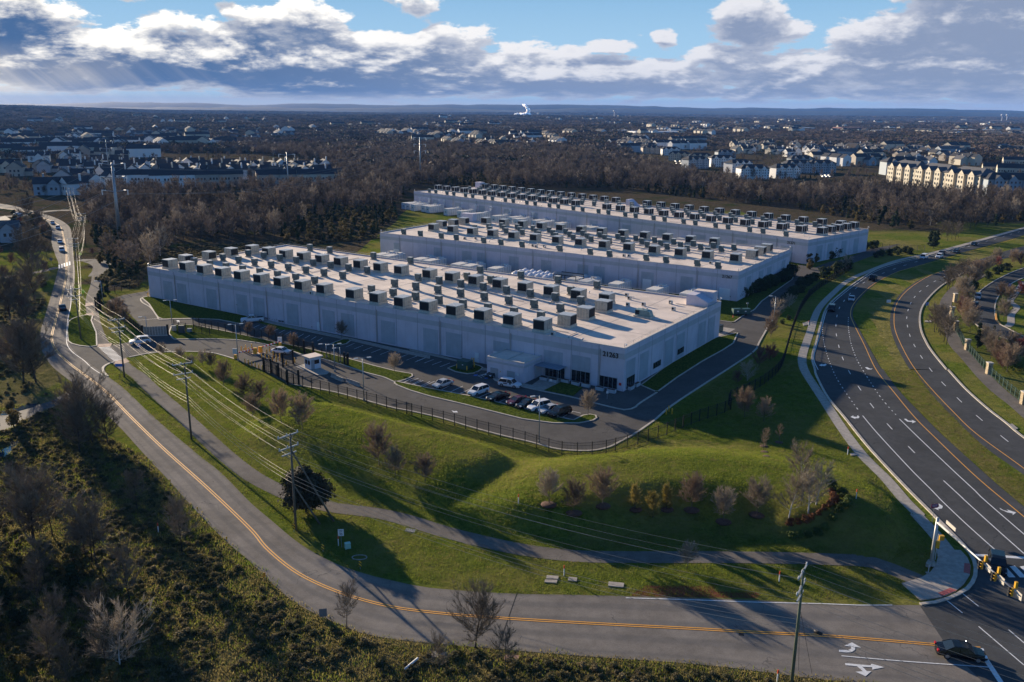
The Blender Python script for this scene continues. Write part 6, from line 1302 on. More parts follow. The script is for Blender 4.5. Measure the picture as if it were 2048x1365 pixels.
# ---- haze
hzm = bpy.data.materials.new('haze'); hzm.use_nodes = True; nt = hzm.node_tree; nt.nodes.clear(); o_ = nt.nodes.new('ShaderNodeOutputMaterial'); pv = nt.nodes.new('ShaderNodeVolumePrincipled')
pv.inputs['Color'].default_value = (.17, .40, .95, 1); pv.inputs['Density'].default_value = 4.4e-5; pv.inputs['Anisotropy'].default_value = 0
nt.links.new(pv.outputs[0], o_.inputs['Volume'])
m = MB(); m.box((0, 0, -95), (42000, 42000, 320)); hz = m.build('haze', hzm); kind(hz, 'stuff', 'thin blue haze lying over the distant plain')
# ============================================================= VEHICLES
tyre_m = mat('tyre_rubber', (.015, .015, .016), .85); rim_m = mat('wheel_rim', (.35, .36, .37), .35, metal=.8); cglass = mat('car_glass', (.015, .02, .025), .14, spec=.7); lampw = mat('headlamp', (.75, .78, .8), .1, spec=.9); lampr = mat('taillamp', (.45, .01, .01), .2)
def paint(nm, c): return mat('paint_' + nm, c, .38 if max(c) > .1 else .16, metal=.0, spec=.5 if max(c) > .1 else .35)
PA = {'white': paint('car_white', (.72, .73, .74)), 'silver': paint('silver', (.42, .44, .46)), 'black': paint('black', (.005, .005, .007)), 'darkred': paint('dark_red', (.10, .015, .02)), 'grey': paint('grey', (.03, .033, .037)), 'blue': paint('slate_blue', (.16, .21, .28))}
def loft(m, secs, cap=True):
    n = len(secs[0]); vs = [v for s_ in secs for v in s_]; fs = [(i * n + k, i * n + (k + 1) % n, (i + 1) * n + (k + 1) % n, (i + 1) * n + k) for i in range(len(secs) - 1) for k in range(n)]
    if cap: fs += [tuple(reversed(range(n))), tuple(range((len(secs) - 1) * n, len(secs) * n))]
    m.add(vs, fs)
CARS = {}
def make_car(style, pk):
    t = thing({'pickup': 'pickup_truck'}.get(style, 'car'), '', 'car'); pm = PA[pk]
    L_, W_, H_ = {'sedan': (4.85, 1.85, 1.46), 'suv': (4.75, 1.92, 1.74), 'van': (5.1, 1.98, 1.85), 'pickup': (5.8, 1.98, 1.86)}[style]; h2 = L_ / 2; w = W_ / 2; b = .24
    belt = {'sedan': .93, 'suv': 1.08, 'van': 1.1, 'pickup': 1.18}[style]
    prof = {'sedan': [(-h2, .62, .5), (-h2 + .12, .86, .92), (-h2 + .8, .99, .97), (-h2 + 1.3, .97, 1), (-.2, .95, 1), (h2 - 1.45, .93, 1), (h2 - .9, .88, .98), (h2 - .25, .76, .9), (h2, .55, .7)],
            'suv': [(-h2, .95, .8), (-h2 + .1, 1.1, .95), (-h2 + .7, 1.12, 1), (-.2, 1.09, 1), (h2 - 1.3, 1.06, 1), (h2 - .7, 1.0, .98), (h2 - .2, .88, .92), (h2, .65, .78)],
            'van': [(-h2, 1.0, .85), (-h2 + .1, 1.12, .97), (0, 1.12, 1), (h2 - 1.2, 1.05, 1), (h2 - .3, .88, .93), (h2, .65, .78)],
            'pickup': [(-h2, 1.05, .95), (-h2 + .1, 1.18, 1), (-.6, 1.18, 1), (-.59, 1.2, 1), (h2 - 1.7, 1.2, 1), (h2 - .25, 1.12, .96), (h2, .8, .88)]}[style]
    m = MB(); secs = []
    for x, zt, k in prof: ww = w * k; secs.append([(x, -ww * .86, b), (x, -ww, b + .22), (x, -ww * 1.0, zt * .72), (x, -ww * .93, zt - .03), (x, -ww * .75, zt), (x, ww * .75, zt), (x, ww * .93, zt - .03), (x, ww, zt * .72), (x, ww, b + .22), (x, ww * .86, b)])
    loft(m, secs)
    if style == 'pickup': pass
    m.build('body', pm, t, False)
    cab = {'sedan': [(-h2 + .75, .98, .97), (-h2 + 1.55, 1.42, .80), (-.15, 1.46, .78), (.55, 1.40, .79), (h2 - 1.25, .95, .97)], 'suv': [(-h2 + .12, 1.1, .95), (-h2 + .5, 1.66, .82), (-.1, 1.74, .80), (.6, 1.66, .80), (h2 - 1.15, 1.04, .96)],
           'van': [(-h2 + .08, 1.1, .96), (-h2 + .3, 1.8, .86), (.3, 1.85, .84), (1.0, 1.75, .84), (h2 - .9, 1.02, .95)], 'pickup': [(-.75, 1.19, .97), (-.55, 1.78, .84), (.4, 1.86, .82), (.8, 1.8, .82), (h2 - 1.6, 1.18, .96)]}[style]
    g = MB(); secs = []
    for x, zt, k in cab: z0 = belt * .98; secs.append([(x, -w * .93, z0), (x, -w * (.93 if zt < belt + .1 else k), zt), (x, w * (.93 if zt < belt + .1 else k), zt), (x, w * .93, z0)])
    loft(g, secs); g.build('glass', cglass, t)
    r = MB(); rs_ = [(x, zt, k) for x, zt, k in cab[1:-1]]; loft(r, [[(x, -w * k * 1.01, zt - .05), (x, -w * k * .9, zt + .035), (x, w * k * .9, zt + .035), (x, w * k * 1.01, zt - .05)] for x, zt, k in rs_])
    for s_ in (-1, 1):
        for (xa, za, ka), (xb, zb, kb) in ((cab[0], cab[1]), (cab[-2], cab[-1])): r.tube((xa, s_ * w * (.94 if za < belt + .1 else ka), za), (xb, s_ * w * (.94 if zb < belt + .1 else kb), zb), .045, n=4)
        r.tube((cab[2][0] - .2, s_ * w * .94, belt), (cab[2][0] - .1, s_ * w * .80, cab[2][1]), .04, n=4)
    r.build('roof_panel', pm, t)
    if style == 'pickup':
        d = MB(); d.box((-1.85, 0, 1.185), (1.9, 1.5, .02)); d.build('bed', black_m, t); d = MB(); d.box((-1.0, 0, 1.19), (.5, 1.8, .35)); d.build('toolbox', rim_m, t)
    R_ = .34 if style == 'sedan' else .38
    wh = MB().tube((0, -.12, 0), (0, .12, 0), R_, n=14); rm_ = MB().tube((0, -.13, 0), (0, .13, 0), R_ * .62, n=10)
    w0 = None
    for x in (-h2 + .95, h2 - .95):
        for y in (-w + .1, w - .1):
            if w0 is None: w0 = wh.build('wheel', tyre_m, t); r0 = rm_.build('rim', rim_m, w0); o = w0
            else:
                o = w0.copy(); col.objects.link(o); o.parent = t; q_ = r0.copy(); col.objects.link(q_); q_.parent = o
            o.location = (x, y, R_)
    for s_ in (-1, 1):
        a = MB(); a.box((h2 - .22, s_ * w * .68, .62), (.25, .36, .14)); a.build('headlight', lampw, t); a = MB(); a.box((-h2 + .06, s_ * w * .72, .72), (.16, .34, .2)); a.build('taillight', lampr, t)
    a = MB(); a.box((h2 - .03, 0, .3), (.1, W_ * .55, .22)); a.build('grille', black_m, t)
    return t
def car(style, pk, rear, front, label, group=None, z=.04, cat=None, cen=None):
    k = (style, pk); a, b = G(*rear), G(*front)
    if k not in CARS: CARS[k] = t = make_car(style, pk)
    else: t = dup(CARS[k], (0, 0, 0)); t.name = {'pickup': 'pickup_truck'}.get(style, 'car')
    c = (a + b) / 2; t.location = (c.x, c.y, z + (0 if style != 'x' else 0)); t.rotation_euler = (0, 0, math.atan2(b.y - a.y, b.x - a.x)); t['label'] = label; t['category'] = {'suv': 'car', 'sedan': 'car', 'pickup': 'pickup truck', 'van': 'van'}[style]
    if group: t['group'] = group
    return t
def cc(k, ox, oy, r, f): return crop(k, ox, oy, [r])[0], crop(k, ox, oy, [f])[0]
for st_, pk, r, f, lb in [('sedan', 'silver', (378, 632), (262, 668), 'silver sedan parked alone at the left of the row'), ('suv', 'white', (728, 702), (605, 745), 'white SUV second from left in the parked row'), ('sedan', 'black', (918, 762), (798, 790), 'black sedan third from left in the parked row'),
    ('sedan', 'darkred', (1110, 805), (995, 832), 'dark red car in the middle of the parked row'), ('sedan', 'black', (1205, 835), (1092, 862), 'black car between the dark red car and a white SUV'), ('suv', 'white', (1315, 858), (1200, 888), 'white SUV between two cars near the right of the parked row'), ('sedan', 'silver', (1420, 885), (1308, 915), 'silver-blue car second from right in the parked row'), ('suv', 'black', (1520, 915), (1400, 950), 'black car at the right end of the parked row'),
    ('sedan', 'grey', (885, 530), (772, 568), 'dark sedan parked in the accessible bay by the entrance block'), ('suv', 'white', (890, 640), (1058, 668), 'white security SUV with dark side lettering driving past the entrance block')]: car(st_, pk, *cc(K, 820, 640, r, f), lb)
sec = [o for o in col.objects if o.type == 'EMPTY' and str(o.get('label', '')).startswith('white security')][0]
m = MB(); m.box((-.6, -.972, .78), (.9, .02, .2)); m.box((.5, -.972, .8), (.35, .02, .3)); m.build('side_lettering', num_m, sec)
car('sedan', 'white', *cc(K, 440, 620, (530, 418), (665, 432)), 'white car waiting behind the barrier arm')
car('pickup', 'white', *cc(K, 440, 620, (405, 112), (225, 125)), 'white pickup truck with open bed beside the hall wall')
car('suv', 'white', *cc(K, 0, 560, (1460, 610), (1275, 632)), 'white SUV leaving the gate under the power lines')
car('sedan', 'grey', *cc(K, 0, 560, (625, 325), (597, 262)), 'dark car on the road before the site entrance')
for i, (x, y) in enumerate([(517, 822), (570, 872), (588, 1008), (607, 1090)]): car('suv' if i % 2 else 'sedan', 'white', *cc(K, 0, 280, (x - 9, y - 16), (x + 3, y + 14)), 'white car queueing on the upper road, ' + ['farthest of four', 'second farthest', 'second nearest', 'nearest of four'][i])
for st_, pk, r, f, lb in [('sedan', 'black', (1600, 225), (1560, 243), 'dark car farthest up the highway'), ('sedan', 'grey', (1440, 293), (1400, 310), 'dark car second farthest up the highway'), ('sedan', 'grey', (1305, 308), (1268, 322), 'dark car beside the white one on the highway bend'), ('suv', 'white', (1285, 338), (1245, 355), 'white SUV in front of a dark car on the highway bend'), ('van', 'white', (1150, 345), (1102, 362), 'white van on the highway bend'),
    ('pickup', 'black', (680, 535), (645, 565), 'black pickup alone on the curving highway'), ('sedan', 'silver', (475, 715), (460, 758), 'silver car on the near carriageway'), ('suv', 'black', (295, 805), (275, 852), 'black SUV nearest on the curving carriageway')]: car(st_, pk, *cc(4.549, 1600, 440, r, f), lb, z=.06)
car('suv', 'silver', *cc(4.55, 1860, 520, (437, 335), (425, 375)), 'silver car parked on the shaded street, farther of two'); car('suv', 'grey', *cc(4.55, 1860, 520, (412, 415), (398, 462)), 'grey car parked on the shaded street, nearer of two')
car('suv', 'black', *cc(5.6875, 1840, 1000, (850, 665), (890, 915)), 'black SUV stopped beneath the traffic signal arm', z=.06)
car('sedan', 'black', *cc(3.739, 1600, 1000, (1030, 1150), (1365, 1195)), 'black sedan waiting at the stop line in the lower right corner', z=.05)
for i in range(12): x = 1352 + i * 2.2; y = 324 + (i % 4) * 4.5; car('sedan', ('white', 'silver')[i % 2], (x - 1.2, y), (x + 1.2, y + .3), 'small pale car in the car park by the middle apartments', 'cars by the middle apartments')
for i in range(9): x = 1642 + i * 2.3; y = 350 + (i % 3) * 2.6; car('sedan', ('white', 'silver')[i % 2], (x - 1.2, y), (x + 1.2, y + .4), 'small pale car in the car park left of the long cream apartments', 'cars by the long cream apartments')
car('sedan', 'white', (32, 431), (40, 430), 'white car on the side road at upper left')
car('sedan', 'blue', (52, 341), (57, 339), 'slate car at the left suburb crossing')
# ============================================================= POLES AND WIRES
pole_m = mat('timber_pole', (.13, .115, .085), .8, var=.25, vscale=1.5); poleg = mat('timber_pole_green', (.12, .14, .085), .8, var=.2, vscale=1.5); galvp = mat('galv_pole', (.33, .36, .38), .4, metal=.5, var=.1); arm_m = mat('crossarm_grey', (.42, .44, .43), .5, metal=.2); ins_m = mat('insulator', (.55, .56, .56), .3); wire_m = mat('bare_wire', (.36, .33, .28), .55, metal=.5); wiret = mat('covered_cable', (.02, .02, .022), .5)
tops = {}
def upole(key, bx, by, H_, lab, arms=((.15, 2.9), (1.9, 2.8), (2.8, 2.3)), dirv=None, base=None, m_=None, xtra=None):
    p = GT(bx, by) if base is None else base; t = thing('utility_pole', lab, 'utility pole', tuple(p), 0); a = MB(); a.tube((0, 0, -.3), (0, 0, H_), .19, .12, 8); a.build('pole', m_ or pole_m, t, True)
    tops[key] = (p, H_, t); return t
upole('R', 1583, 1368, 12.7, 'greenish utility pole in the lower right foreground', m_=poleg); upole('A', 592, 1060, 13.8, 'tall utility pole with leaning braces beside the road bend'); upole('B', 383, 880, 13.7, 'second utility pole up the road, beside the path'); upole('C', 249, 755, 12.6, 'third utility pole with the blue sign')
upole('D', 162, 679, 12.6, 'fourth utility pole at the entrance island'); upole('E', 157, 554, 12.8, 'fifth utility pole by the yellow warning sign')
for k_, x, y, l_ in (('Gg', 164, 427, 'sixth utility pole beyond the road crossing'), ('Hh', 140, 376, 'farthest utility pole before the white house')):
    p = G(x, y, 13.2); upole(k_, 0, 0, 13.2, l_, base=Vector((p.x, p.y, 0)))
p = G(2330, 1400, 11.5); tops['Z'] = (Vector((p.x, p.y, 0)), 12.5, None)
order = ['Hh', 'Gg', 'E', 'D', 'C', 'B', 'A', 'R', 'Z']; att = {}
for i, k_ in enumerate(order):
    p, H_, t = tops[k_]; a = tops[order[max(i - 1, 0)]][0]; b = tops[order[min(i + 1, len(order) - 1)]][0]; d = (b - a); d.z = 0; d.normalize(); nrm = Vector((-d.y, d.x, 0)); rz = math.atan2(nrm.y, nrm.x); sh = -.35
    L_ = []
    for dz, hw in ((.25, 1.55), (1.95, 1.5)):
        for o in (-1, -.12, 1): L_.append(p + nrm * (o * hw + sh) + Vector((0, 0, H_ - dz + .22)))
    L_ += [p + nrm * .3 + Vector((0, 0, H_ - 3.6)), p + nrm * .22 + Vector((0, 0, H_ * .56)), p + nrm * .22 + Vector((0, 0, H_ * .52)), p + nrm * .22 + Vector((0, 0, H_ * .475))]
    att[k_] = L_
    if t:
        for dz, hw in ((.25, 1.55), (1.95, 1.5), (2.8, 1.1)):
            c = nrm * sh; a_ = MB(); a_.box((c.x, c.y, H_ - dz), (hw * 2.1, .14, .16), rz); o_ = a_.build('crossarm', arm_m, t)
            a_ = MB(); a_.tube((0, 0, H_ - dz - .9), (c.x + nrm.x * hw * .55, c.y + nrm.y * hw * .55, H_ - dz), .03, n=4); a_.tube((0, 0, H_ - dz - .9), (c.x - nrm.x * hw * .5, c.y - nrm.y * hw * .5, H_ - dz), .03, n=4); a_.build('brace', arm_m, o_)
            if dz < 2.5:
                for o in (-1, -.12, 1):
                    a_ = MB(); q_ = nrm * (o * hw + sh); a_.tube((q_.x, q_.y, H_ - dz + .16), (q_.x, q_.y, H_ - dz + .42), .10, .07, 6); a_.build('insulator', ins_m, o_)
def sag(a, b, s_, n=18): return [a.lerp(b, i / n) - Vector((0, 0, 4 * s_ * (i / n) * (1 - i / n))) for i in range(n + 1)]
WN = ['topmost wire on the road side of the poles', 'topmost wire next to the pole heads', 'topmost wire on the field side of the poles', 'second-level wire on the road side', 'second-level wire next to the poles', 'second-level wire on the field side', 'neutral wire below the crossarms', 'uppermost communication cable on the roadside poles', 'middle communication cable on the roadside poles', 'lowest communication cable on the roadside poles']
for w_ in range(10):
    pts = []
    for a, b in zip(order[:-1], order[1:]):
        if w_ in (4,) and b in ('R', 'Z'): continue
        A_p, B_p = att[a][w_], att[b][w_]; s_ = sag(A_p, B_p, (A_p - B_p).length ** 2 * (.00042 if w_ < 7 else .00060)); pts += s_ if not pts else s_[1:]
    m = MB(); m.path(pts, .013 if w_ < 7 else .018, 5); o = m.build('overhead_wire' if w_ < 7 else 'overhead_cable', wire_m, None, True); tag(o, WN[w_], 'wire', 'wires along the road')
pA, hA, tA = tops['A']
for (x, y), z, l_ in (((669, 1043), 11.3, 'longer'), ((641, 1048), 6.4, 'shorter')):
    g = GT(x, y); m = MB(); m.tube(g - pA - Vector((0, 0, .2)), (0.12, .0, z), .15, .1, 8); m.build('leaning_brace', pole_m, tA, True)
pR = tops['R'][0]
for k_, (x, y) in enumerate(((1597, 1342), (1624, 1350))):
    g = G(x, y); m = MB(); m.tube(Vector((g.x, g.y, .05)) - pR, (0, 0, 8.6), .022, n=4); m.build('guy_wire', wiret, tops['R'][2])
q0, q1 = att['R'][8], att['Z'][8]; s_ = sag(q0, q1, (q0 - q1).length ** 2 * .0006, 18); m = MB(); a, b = s_[1], s_[2]; m.tube(a, a.lerp(b, .5), .17, n=8); o = m.build('splice_case', wiret, None, True); tag(o, 'black splice case hanging on the cable right of the foreground pole', 'splice case')
# steel transmission poles
def tpole(bx, by, H_, aw, lab, levels, base=None, r=1.0):
    p = G(bx, by) if base is None else base; t = thing('transmission_pole', lab, 'power pylon', (p.x, p.y, 0), math.radians(8)); m = MB(); m.tube((0, 0, -.5), (0, 0, H_), r * .95, r * .42, 10); m.build('shaft', galvp, t, True); E_ = []
    for z in levels:
        for s_ in (-1, 1):
            m = MB(); m.tube((0, 0, z), (s_ * aw, 0, z + .8), .24, .14, 6); a_ = m.build('arm', galvp, t); m = MB(); m.tube((s_ * aw, 0, z + .7), (s_ * (aw - .1), 0, z - 1.3), .22, n=6); m.tube((s_ * (aw - 1.6), 0, z + .6), (s_ * (aw - .3), -1.2, z + .7), .2, n=6); m.build('insulator_string', mat('insulator_white', (.8, .8, .78), .3), a_)
            E_.append(Vector((p.x, p.y, 0)) + Vector((s_ * aw * math.cos(.14), s_ * aw * math.sin(.14), z - .8)))
    return E_
e1_ = tpole(240, 476, 31.5, 5.2, 'tall tapered steel power pylon left of the halls', (19.5, 25.2, 30.6))
pb = G(841, 362); e2_ = tpole(0, 0, 33, 4.5, 'steel pylon rising from the woodland behind the halls', (22, 27, 32), pb, .8)
pb2 = G(578, 391); e3_ = tpole(0, 0, 27, 5, 'slim steel pylon in the field of the left suburb', (19, 25), pb2, .5); pb3 = G(219, 352); tpole(0, 0, 28, 5, 'distant steel pylon above the left suburb', (21, 26.5), pb3, .5)
ew = G(-500, 470, 28)
for i, e in enumerate(e1_):
    m = MB(); m.path(sag(Vector((ew.x, ew.y - 8 + i * 3, e.z)), e, 7, 14), .045, 4); m.path(sag(e, e2_[i], 9, 16), .045, 4); m.build('x', wire_m).name = 'transmission_wire'; o = col.objects[-1]; tag(o, 'thin transmission wire slung between the tall pylons', 'wire', 'transmission wires')
# ============================================================= LAMP POSTS
def lamp(bx, by, tx, ty, lab, heads=1, dirp=0., m_=None):
    p = GT(bx, by); lo, hi = 1., 20.
    for _ in range(30):
        z = (lo + hi) / 2
        if proj(p.x, p.y, p.z + z)[1] > ty: lo = z
        else: hi = z
    H_ = lo; t = thing('lamp_post', lab, 'street lamp', tuple(p), dirp); m = MB(); m.tube((0, 0, 0), (0, 0, .5), .22, n=8); m.build('base', conc, t); m = MB(); m.tube((0, 0, .4), (0, 0, H_), .11, .075, 8); m.build('post', m_ or galvp, t, True)
    for s_ in ((1,) if heads == 1 else (1, -1)):
        m = MB(); m.tube((0, 0, H_ - .05), (s_ * .9, 0, H_ + .02), .05, n=5); a_ = m.build('arm', m_ or galvp, t); m = MB(); m.box((s_ * 1.25, 0, H_ - .06), (.8, .36, .14)); m.build('lamp_head', mat('lamp_head_grey', (.5, .52, .53), .4), a_)
    return t
def C1(k, ox, oy, p): return crop(k, ox, oy, [p])[0]
for b, tp, c, hd, l_ in [((1405, 885), (1385, 470), 7, 2, 'lamp post inside the fence left of the parked cars'), ((1120, 605), (1110, 335), 7, 2, 'lamp post behind the guard booth'), ((1175, 512), (1168, 370), 7, 1, 'short lamp post right of the guard booth'), ((1040, 470), (1035, 330), 7, 1, 'short lamp post left behind the guard booth'), ((178, 500), (165, 140), 7, 2, 'lamp post beside the left barrier arm'),
    ((1440, 555), (1410, 360), 1, 1, 'lamp post by the sliding gate'), ((1680, 445), (1660, 200), 1, 2, 'lamp post beyond the sliding gate'), ((1008, 245), (975, 10), 1, 1, 'lamp post beside the path at the dark gate'), ((1258, 1205), (1268, 740), 5, 1, 'tall lamp post in front of the parked cars'), ((1690, 445), (1712, 160), 6, 1, 'lamp post on the sunlit verge of the rear drive')]:
    o = {7: (K, 440, 620), 1: (K, 0, 560), 5: (K, 820, 640), 6: (K, 1200, 560)}[c]; lamp(*C1(*o, b), *C1(*o, tp), l_, hd, math.radians(200 if c != 6 else 170))
# ============================================================= FENCES
def fence(pts, lab, H_=2.3, step=2.45, picks=True, m_=None, name='perimeter_fence', z0=0.0):
    Q = resamp([GT(x, y).xy for x, y in pts], step=step); m_ = m_ or blackiron; c = Q[0]; z_ = [h1(q_.x, q_.y) for q_ in Q]; t = thing(name, lab, 'fence', (c.x, c.y, 0)); pm = MB().box((0, 0, 0), (.14, .14, H_ + .12)); o0 = None
    for i, q_ in enumerate(Q[:100]):
        if o0 is None: o0 = pm.build('post', m_, t); o = o0
        else: o = o0.copy(); col.objects.link(o); o.parent = t
        o.location = (q_.x - c.x, q_.y - c.y, z_[i] - .03)
    rl_, pk = MB(), MB()
    for i in range(len(Q) - 1):
        a, b = Q[i] - c, Q[i + 1] - c; za, zb = z_[i], z_[i + 1]
        for h in (.25, H_ - .55, H_ - .12): rl_.tube((a.x, a.y, za + h), (b.x, b.y, zb + h), .03, n=4, cap=False)
        if picks:
            n = 11
            for k in range(1, n): f = k / n; x, y, z = a.x + (b.x - a.x) * f, a.y + (b.y - a.y) * f, za + (zb - za) * f; pk.tube((x, y, z + .08), (x, y, z + H_ + (.0 if k % 2 else .05)), .02, n=3, cap=False)
    rl_.build('rails', m_, t)
    if picks: pk.build('pickets', m_, t)
    return t
fA = crop(K, 280, 450, [(520, 985), (750, 1035), (1040, 1085), (1380, 1155), (1600, 1205)]) + crop(K, 440, 620, [(690, 370), (830, 425)])
fence(fA, 'black iron fence along the long verge')
fence(crop(K, 440, 620, [(920, 450), (1060, 490), (1240, 540)]), 'short black fence behind the guard booth')
fB = crop(K, 440, 620, [(440, 600), (560, 650), (660, 715), (780, 745), (940, 785), (1240, 865), (1540, 940), (1880, 1030)]) + crop(K, 820, 640, [(30, 935), (375, 1020), (660, 1095), (855, 1145), (1060, 1195), (1270, 1260), (1490, 1318), (1700, 1325), (1910, 1302)])
fence(fB, 'long black iron fence curving round the service drive above the berms')
fC = crop(K, 820, 640, [(1910, 1302)]) + crop(2.926, 1000, 800, [(620, 312), (735, 285), (850, 250), (960, 212), (1105, 150), (1190, 118), (1345, 62)]) + crop(K, 1200, 560, [(1250, 1200), (1420, 1120), (1600, 1020), (1760, 870), (1830, 660)])
fence(fC, 'black iron fence running up between berm and rear drive')
fence(crop(K, 1200, 560, [(1830, 660), (1880, 490), (1960, 290), (2048, 160)]) + crop(6.4, 1380, 520, [(1500, 500), (1700, 340), (2048, 140)]), 'black fence hidden in bushes beside the highway lawn')
fence(crop(K, 0, 560, [(1700, 478), (1760, 500), (1890, 520), (2048, 545)]) , 'black fence right of the sliding gate')
fence(crop(K, 0, 560, [(1060, 150), (1200, 110), (1320, 90), (1440, 70)]), 'black fence left of the hall corner')
fence(crop(K, 0, 560, [(985, 305), (1110, 330), (1240, 420), (1380, 540)]), 'black fence from the entrance path to the sliding gate')
fence(crop(4.549, 1600, 440, [(680, 262), (900, 275), (1130, 282)]), 'black fence on the far lawn beyond the rear hall')
# stone pillared fence on the right
st_m = mat('stone_pillar', (.42, .33, .21), .85, var=.35, vscale=3., bump=.3, bscale=6.); cap_m = mat('stone_cap', (.55, .50, .42), .7); gf_m = mat('green_mesh', (.05, .10, .08), .5, metal=.3)
pil = [C1(4.55, 1860, 520, p) for p in ((225, 385), (195, 510), (230, 645), (335, 820), (530, 1040), (845, 1315))]; pil.append((2110, 880))
for i, (x, y) in enumerate(pil):
    p = G(x, y); t = thing('stone_pillar', 'stone fence pillar by the garden path, %s' % ['farthest from the camera', 'second farthest', 'third farthest', 'in the middle stretch', 'second nearest in view', 'nearest at the right edge', 'beyond the right edge'][i], 'pillar', tuple(p)); m = MB(); m.box((0, 0, 0), (.95, .95, 2.5)); m.build('shaft', st_m, t); m = MB(); m.box((0, 0, 2.5), (1.15, 1.15, .18)); m.build('cap', cap_m, t)
for i in range(1, 6): fence([pil[i], ((pil[i][0] + pil[i + 1][0]) / 2, (pil[i][1] + pil[i + 1][1]) / 2), pil[i + 1]], 'green mesh fence between stone pillars, stretch %s' % ['farthest', 'second', 'middle', 'fourth', 'nearest'][i - 1], 1.9, 2.2, True, gf_m, 'mesh_fence')
# black gate frames
def gateframe(pts, H_, lab, name='vehicle_gate'):
    A_g = [G(*p) for p in pts]; t = thing(name, lab, 'gate', tuple(A_g[0]))
    for g in A_g: q_ = g - A_g[0]; m = MB(); m.box((q_.x, q_.y, 0), (.35, .35, H_ + .3)); m.build('post', blackiron, t)
    for a, b in zip(A_g[:-1], A_g[1:]):
        a, b = a - A_g[0], b - A_g[0]; m = MB()
        for h in (.3, H_ * .5, H_ * .8, H_): m.tube((a.x, a.y, h), (b.x, b.y, h), .05, n=4)
        n = max(4, int((b - a).length / .22))
        for k in range(n): q_ = a.lerp(b, k / n); m.tube((q_.x, q_.y, .1), (q_.x, q_.y, H_ + .1), .03, n=4)
        m.build('leaf', blackiron, t)
    return t
gateframe(crop(K, 440, 620, [(825, 440), (910, 460)]), 3.2, 'black gate leaf across the drive beside the verge'); gateframe(crop(K, 440, 620, [(430, 605), (500, 620), (575, 660)]), 3., 'black gate beside the lower bollards'); gateframe(crop(K, 440, 620, [(660, 730), (770, 735)]), 3., 'black gate panel with white notice on the lower fence'); gateframe(crop(K, 440, 620, [(615, 560), (715, 530)]), 3.0, 'black turnstile cage behind the white car'); gateframe(crop(K, 440, 620, [(1215, 535), (1250, 545)]), 2.6, 'narrow black gate at the end of the short fence')
gateframe(crop(K, 0, 560, [(940, 300), (985, 305)]), 3.6, 'tall dark gate post frame beside the entrance path')
A_g, B_g = G(*C1(K, 0, 560, (1395, 548))), G(*C1(K, 0, 560, (1640, 540))); t = thing('sliding_gate', 'pale wide sliding gate with white stripes at the left entrance', 'gate', tuple(A_g)); d = B_g - A_g; m = MB(); rz = math.atan2(d.y, d.x); m.box((d.x / 2, d.y / 2, .15), (d.length, .08, 2.2), rz); m.build('leaf', mat('gate_mesh', (.24, .23, .21), .6, var=.3, vscale=3.), t)
m = MB()
for k in range(9): q_ = d * ((k + .5) / 9); m.box((q_.x, q_.y - .05, .2), (.12, .12, 2.1), rz)
m.box((d.x / 2, d.y / 2 - .3, .03), (d.length, .7, .12), rz); m.build('stripe', cap_m, t); m = MB(); m.box((0, 0, 0), (.4, .4, 2.8)); m.box((d.x, d.y, 0), (.4, .4, 2.8)); m.build('post', blackiron, t)
for x, y, s_, l_ in ((1700, 500, (1.0, .6, 1.3), 'grey cabinet right of the sliding gate'), (1775, 520, (1.4, .8, 1.9), 'tall dark cabinet right of the sliding gate'), (1850, 512, (1.1, .7, .9), 'low pale cabinet right of the sliding gate')):
    p = G(*C1(K, 0, 560, (x, y))); t = thing('utility_cabinet', l_, 'cabinet', tuple(p)); m = MB(); m.box((0, 0, .1), s_); m.build('body', mat('cabinet_dark', (.06, .07, .07), .6) if 'dark' in l_ else mat('cabinet_grey', (.33, .35, .35), .5), t); m = MB(); m.box((0, 0, 0), (s_[0] + .2, s_[1] + .2, .1)); m.build('plinth', conc, t)
# barrier arms, bollards
def bollard(x, y, lab='', grp='', z=1.1, o=None):
    p = GT(x, y)
    if 'bp' not in CARS:
        t = thing('bollard', lab, 'bollard', tuple(p), 0, grp); m = MB(); m.tube((0, 0, 0), (0, 0, 1.05), .13, n=8); m.build('post', yel_m, t, True); m = MB(); m.ball((0, 0, 1.05), .13, 8, 4); m.build('cap', yel_m, t, True); CARS['bp'] = t
    else: dup(CARS['bp'], tuple(p), 0, lab, grp)
for x, y in crop(K, 440, 620, [(208, 402), (238, 415), (252, 388), (257, 412), (280, 418), (312, 378), (408, 472), (445, 478), (478, 490), (513, 502), (550, 510), (585, 500), (520, 448), (550, 478), (585, 470), (458, 430), (485, 408), (648, 545), (730, 515), (620, 520)]): bollard(x, y, 'yellow bollard in the cluster round the barrier arms', 'bollards round the barrier arms')
for x, y in crop(K, 440, 620, [(245, 525), (278, 535), (312, 548), (345, 562), (380, 575), (415, 590)]): bollard(x, y, 'yellow bollard in the short row along the lawn edge', 'bollards along the lawn edge')
for x, y in crop(K, 820, 640, [(458, 478), (555, 500), (628, 468), (603, 418), (622, 420)]): bollard(x, y, 'yellow bollard guarding the green transformer', 'bollards round the transformer')
for x, y in crop(K, 1200, 560, [(645, 1315), (670, 1285), (702, 1310)]): bollard(x, y, 'yellow bollard beyond the kerb at the lower right drive', 'bollards at the lower right drive')
bollard(*C1(K, 440, 620, (902, 452)), 'single yellow bollard beside the black gate leaf', 'single bollard'); bollard(*C1(K, 280, 450, (78, 700)), 'yellow bollard at the far left corner of the hall', 'corner bollard')
redw = mat('barrier_red', (.55, .04, .05), .5)
